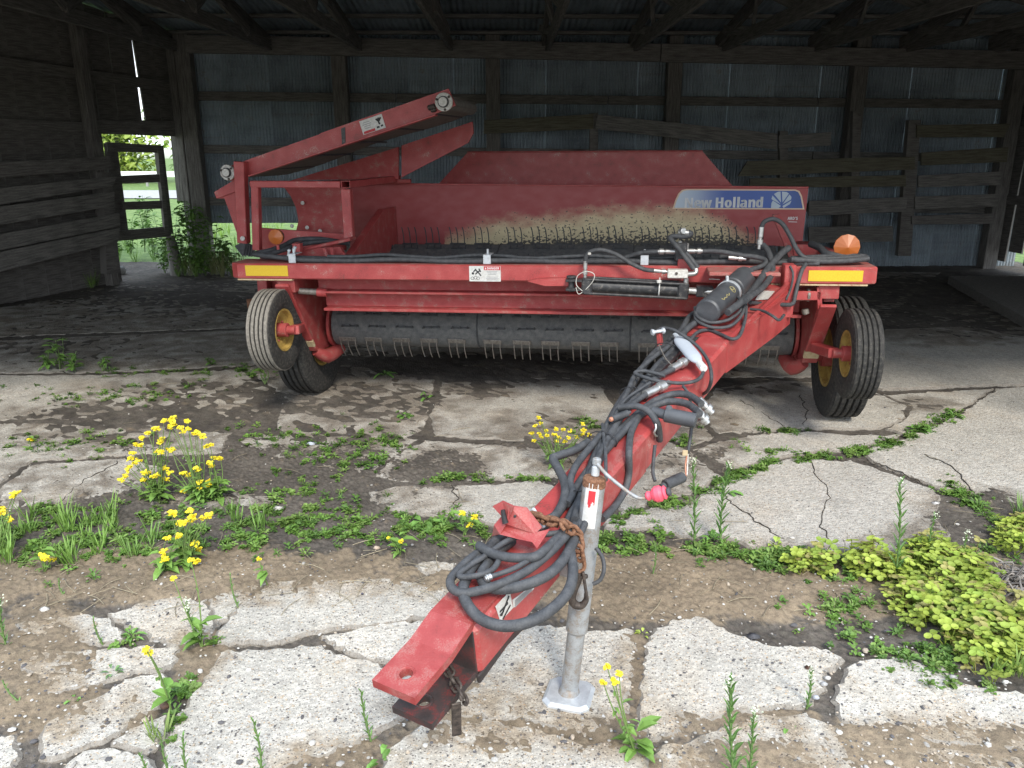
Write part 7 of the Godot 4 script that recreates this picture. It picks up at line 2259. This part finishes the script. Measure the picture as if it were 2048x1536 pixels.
	for p in [[120, 738, 0.24], [98, 738, 0.16], [150, 742, 0.17]]:
		tall_weed(gp(p[0], p[1]), p[2], 26, 0.09, 0.045, "leafy weed clump on the shaded floor", Color(0.15, 0.28, 0.06))
	tall_weed(gp(530, 768), 0.16, 7, 0.13, 0.05, "broad leaved weed in front of the left wheel", Color(0.13, 0.24, 0.05))
	tall_weed(gp(205, 742), 0.1, 18, 0.07, 0.03, "small weed clump on the floor joint", Color(0.15, 0.28, 0.06))
	tall_weed(gp(425, 730), 0.09, 14, 0.06, 0.03, "low weed clump before the left wheel", Color(0.15, 0.28, 0.06))
	# grass tufts at the left
	for i in 20:
		var p := gp(rng.randf_range(-20, 235), rng.randf_range(1030, 1135))
		grass_tuft(p, 22, rng.randf_range(0.08, 0.19), "green grass tuft among the yellow flowers", Color(0.17, 0.30, 0.06))
	for q in [[300, 1090], [200, 1050], [265, 1110], [520, 1060], [470, 1045]]:
		grass_tuft(gp(q[0], q[1]), 18, 0.17, "green grass tuft among the yellow flowers", Color(0.15, 0.27, 0.06))
	for q in [[318, 1470], [312, 1475]]:
		grass_tuft(gp(q[0], q[1]), 12, 0.09, "thin grass tuft in the apron crack", Color(0.2, 0.28, 0.08))
	grass_tuft(gp(2040, 1040), 40, 0.16, "grass tuft beside the dark soil patch", Color(0.15, 0.27, 0.06))
	for q in [[2035, 1350], [1990, 1350]]:
		grass_tuft(gp(q[0], q[1]), 24, 0.12, "grass tuft below the trefoil patch", Color(0.2, 0.3, 0.06))
	# weeds in and beyond the barn door
	for q in [[388, 547, 0.95, 0.15], [405, 545, 1.0, 0.15], [372, 548, 0.7, 0.13], [425, 546, 0.8, 0.13], [440, 549, 0.55, 0.12], [360, 550, 0.5, 0.12], [412, 552, 0.4, 0.1], [455, 548, 0.5, 0.11], [345, 548, 0.55, 0.12], [330, 546, 0.45, 0.1], [395, 553, 0.35, 0.1], [465, 550, 0.35, 0.1]]:
		tall_weed(gp(q[0], q[1]), q[2], 75, q[3], q[3] * 0.55, "tall leafy weeds growing in the barn doorway", Color(0.16, 0.29, 0.06))
	for q in [[330, 508, 0.8, 0.14], [290, 505, 0.85, 0.14], [262, 510, 0.6, 0.13], [310, 515, 0.6, 0.12], [240, 515, 0.5, 0.12], [350, 505, 0.7, 0.12], [300, 495, 0.95, 0.14]]:
		tall_weed(gp(q[0], q[1]), q[2], 60, q[3], q[3] * 0.5, "leafy weeds standing outside behind the gate", Color(0.17, 0.30, 0.06))
	for i in 26:
		var p := gp(rng.randf_range(355, 485), rng.randf_range(538, 556))
		grass_tuft(p, 30, rng.randf_range(0.2, 0.5), "grass tuft among the weeds at the doorway", [Color(0.17, 0.27, 0.07), Color(0.26, 0.27, 0.12)][i % 2])
	for i in 14:
		var p := gp(rng.randf_range(0, 200), rng.randf_range(555, 578))
		grass_tuft(p, 22, rng.randf_range(0.15, 0.4), "grass tuft under the board fence", Color(0.17, 0.29, 0.06))
	for i in 60:
		var p := Vector3(rng.randf_range(-9, -4.6), -0.1, rng.randf_range(-17, -11.8))
		if (p - BL).dot(LN) > -0.3 and p.z > -11.4: continue
		grass_tuft(p, 26, rng.randf_range(0.25, 0.55), "meadow grass tuft outside the barn", Color(0.22, 0.36, 0.07))
	for i in 40:
		var s := rng.randf_range(0.0, 3.4)
		var p := BL + LD * s - LN * rng.randf_range(0.5, 3.5) + Vector3(0, -0.1, 0)
		grass_tuft(p, 26, rng.randf_range(0.25, 0.55), "meadow grass tuft outside the barn", Color(0.22, 0.36, 0.07))
	# soil heap along the left fence
func stone(px: float, py: float, w: float, h: float, col: Color, label: String, nm := "stone", cat := "stone") -> void:
	var p := gp(px, py)
	var g := G.new()
	g.col = col
	var seed_o := px * 0.37
	var rings := 6; var segs := 10
	var P := func(i: int, j: int) -> Vector3:
		var th := PI * i / rings; var ph := TAU * j / segs
		var d := Vector3(sin(th) * cos(ph), cos(th), sin(th) * sin(ph))
		var k := 1.0 + 0.35 * nz.get_noise_3d(d.x * 60.0 + seed_o * 10.0, d.y * 60.0, d.z * 60.0)
		return p + Vector3(d.x * w * 0.5, d.y * h * 0.5 + h * 0.32, d.z * w * 0.36) * Vector3(k, k, k)
	var ct := p + Vector3(0, h * 0.32, 0)
	for i in rings:
		for j in segs:
			var a: Vector3 = P.call(i, j); var b: Vector3 = P.call(i, (j + 1) % segs); var c: Vector3 = P.call(i + 1, (j + 1) % segs); var d: Vector3 = P.call(i + 1, j)
			g.t3(a, b, c, (a - ct).normalized(), (b - ct).normalized(), (c - ct).normalized())
			g.t3(a, c, d, (a - ct).normalized(), (c - ct).normalized(), (d - ct).normalized())
	var o := obj(nm, g, M.stone)
	tag(o, label, cat)
func build_stones() -> void:
	stone(90, 1222, 0.034, 0.02, Color(0.7, 0.68, 0.64), "smooth white stone lying on the bare sand")
	stone(754, 1098, 0.032, 0.018, Color(0.6, 0.48, 0.38), "pinkish chip at the weedy soil's edge")
	stone(557, 1019, 0.055, 0.02, Color(0.6, 0.58, 0.54), "pale lump of concrete in the weeds")
	stone(1506, 1274, 0.05, 0.012, Color(0.10, 0.10, 0.11), "flat dark slate chip on the pale slab")
	stone(1655, 1358, 0.02, 0.012, Color(0.7, 0.69, 0.66), "white pebble at the crack's upper end")
	stone(1648, 1370, 0.024, 0.012, Color(0.5, 0.5, 0.5), "grey pebble lodged in the crack")
	stone(1632, 1397, 0.02, 0.012, Color(0.55, 0.58, 0.64), "bluish pebble at the crack's lower end")
	stone(1905, 1356, 0.03, 0.012, Color(0.45, 0.44, 0.43), "grey flat pebble below the trefoil leaves")
	stone(1618, 1336, 0.028, 0.008, Color(0.10, 0.05, 0.035), "brown leaf scrap on the pale slab", "dead_leaf", "leaf")
	stone(330, 1415, 0.032, 0.024, Color(0.20, 0.12, 0.09), "reddish brown stone at the long crack")
	stone(725, 1189, 0.011, 0.01, Color(0.09, 0.09, 0.12), "tiny dark bolt nut on the upper slab", "nut", "nut")
	stone(1871, 1008, 0.04, 0.014, Color(0.68, 0.67, 0.65), "white chip beside the dark soil patch")
	stone(1940, 1392, 0.02, 0.01, Color(0.7, 0.69, 0.66), "white pebble by the weedy corner")
	stone(2010, 1366, 0.022, 0.012, Color(0.72, 0.7, 0.66), "white pebble pair at the weedy corner")
	# bleached crumpled scrap of plastic on the floor
	stone(622, 888, 0.07, 0.014, Color(0.62, 0.68, 0.78), "crumpled pale plastic scrap on the dark floor", "plastic_scrap", "litter")
	stone(240, 549, 0.2, 0.14, Color(0.45, 0.44, 0.43), "pale rock against the fence post")
	# old frayed rope ends by the trefoil patch
	var g := G.new()
	g.col = Color(0.3, 0.28, 0.25)
	for i in 60:
		var p := gp(rng.randf_range(1995, 2070), rng.randf_range(1135, 1200))
		g.col = Color(0.34, 0.31, 0.28) * rng.randf_range(0.25, 1.2)
		g.tube([p, p + Vector3(rng.randf_range(-0.04, 0.04), rng.randf_range(0.01, 0.05), rng.randf_range(-0.03, 0.03)), p + Vector3(rng.randf_range(-0.08, 0.08), 0.004, rng.randf_range(-0.05, 0.05))], 0.0035, 5, 3)
	var o := obj("frayed_rope", g, M.stone)
	tag(o, "grey frayed rope tangle beside the trefoil patch", "rope")
func build_view() -> void:
	var cam := Camera3D.new()
	cam.name = "camera"
	cam.position = Vector3(0, EYE, 0)
	cam.rotation.x = -PITCH
	cam.fov = rad_to_deg(2.0 * atan(768.0 / FOC))
	cam.near = 0.05
	cam.far = 500.0
	add_child(cam)
	cam.current = true
	var sky := ProceduralSkyMaterial.new()
	sky.sky_top_color = Color(0.80, 0.86, 0.94)
	sky.sky_horizon_color = Color(0.93, 0.95, 0.97)
	sky.sky_curve = 0.3
	sky.ground_bottom_color = Color(0.3, 0.32, 0.25)
	sky.ground_horizon_color = Color(0.6, 0.64, 0.58)
	sky.sun_angle_max = 0.0
	var s := Sky.new()
	s.sky_material = sky
	var e := Environment.new()
	e.background_mode = Environment.BG_SKY
	e.sky = s
	e.background_energy_multiplier = 1.0
	e.tonemap_mode = Environment.TONE_MAPPER_LINEAR
	e.tonemap_exposure = EXPOSURE
	e.sdfgi_enabled = true
	e.ssao_enabled = true
	e.ssil_enabled = true
	var we := WorldEnvironment.new()
	we.environment = e
	add_child(we)
	var sun := DirectionalLight3D.new()
	sun.light_energy = 0.45
	sun.light_angular_distance = 14.0
	sun.light_color = Color(1.0, 0.97, 0.92)
	sun.shadow_enabled = true
	sun.rotation_degrees = Vector3(-43, 14, 0)
	add_child(sun)

const EXPOSURE := 2.65
func _ready() -> void:
	rng.seed = 20240
	nz.seed = 4
	nz.frequency = 0.03
	nz.fractal_octaves = 4
	nz2.seed = 9
	nz2.frequency = 0.04
	nz2.fractal_octaves = 3
	build_view()
	make_materials()
	build_soil()
	build_floor()
	build_outside()
	build_barn()
	build_fences()
	build_machine()
	build_bottle()
	build_weeds()
	build_plants()
	build_stones()
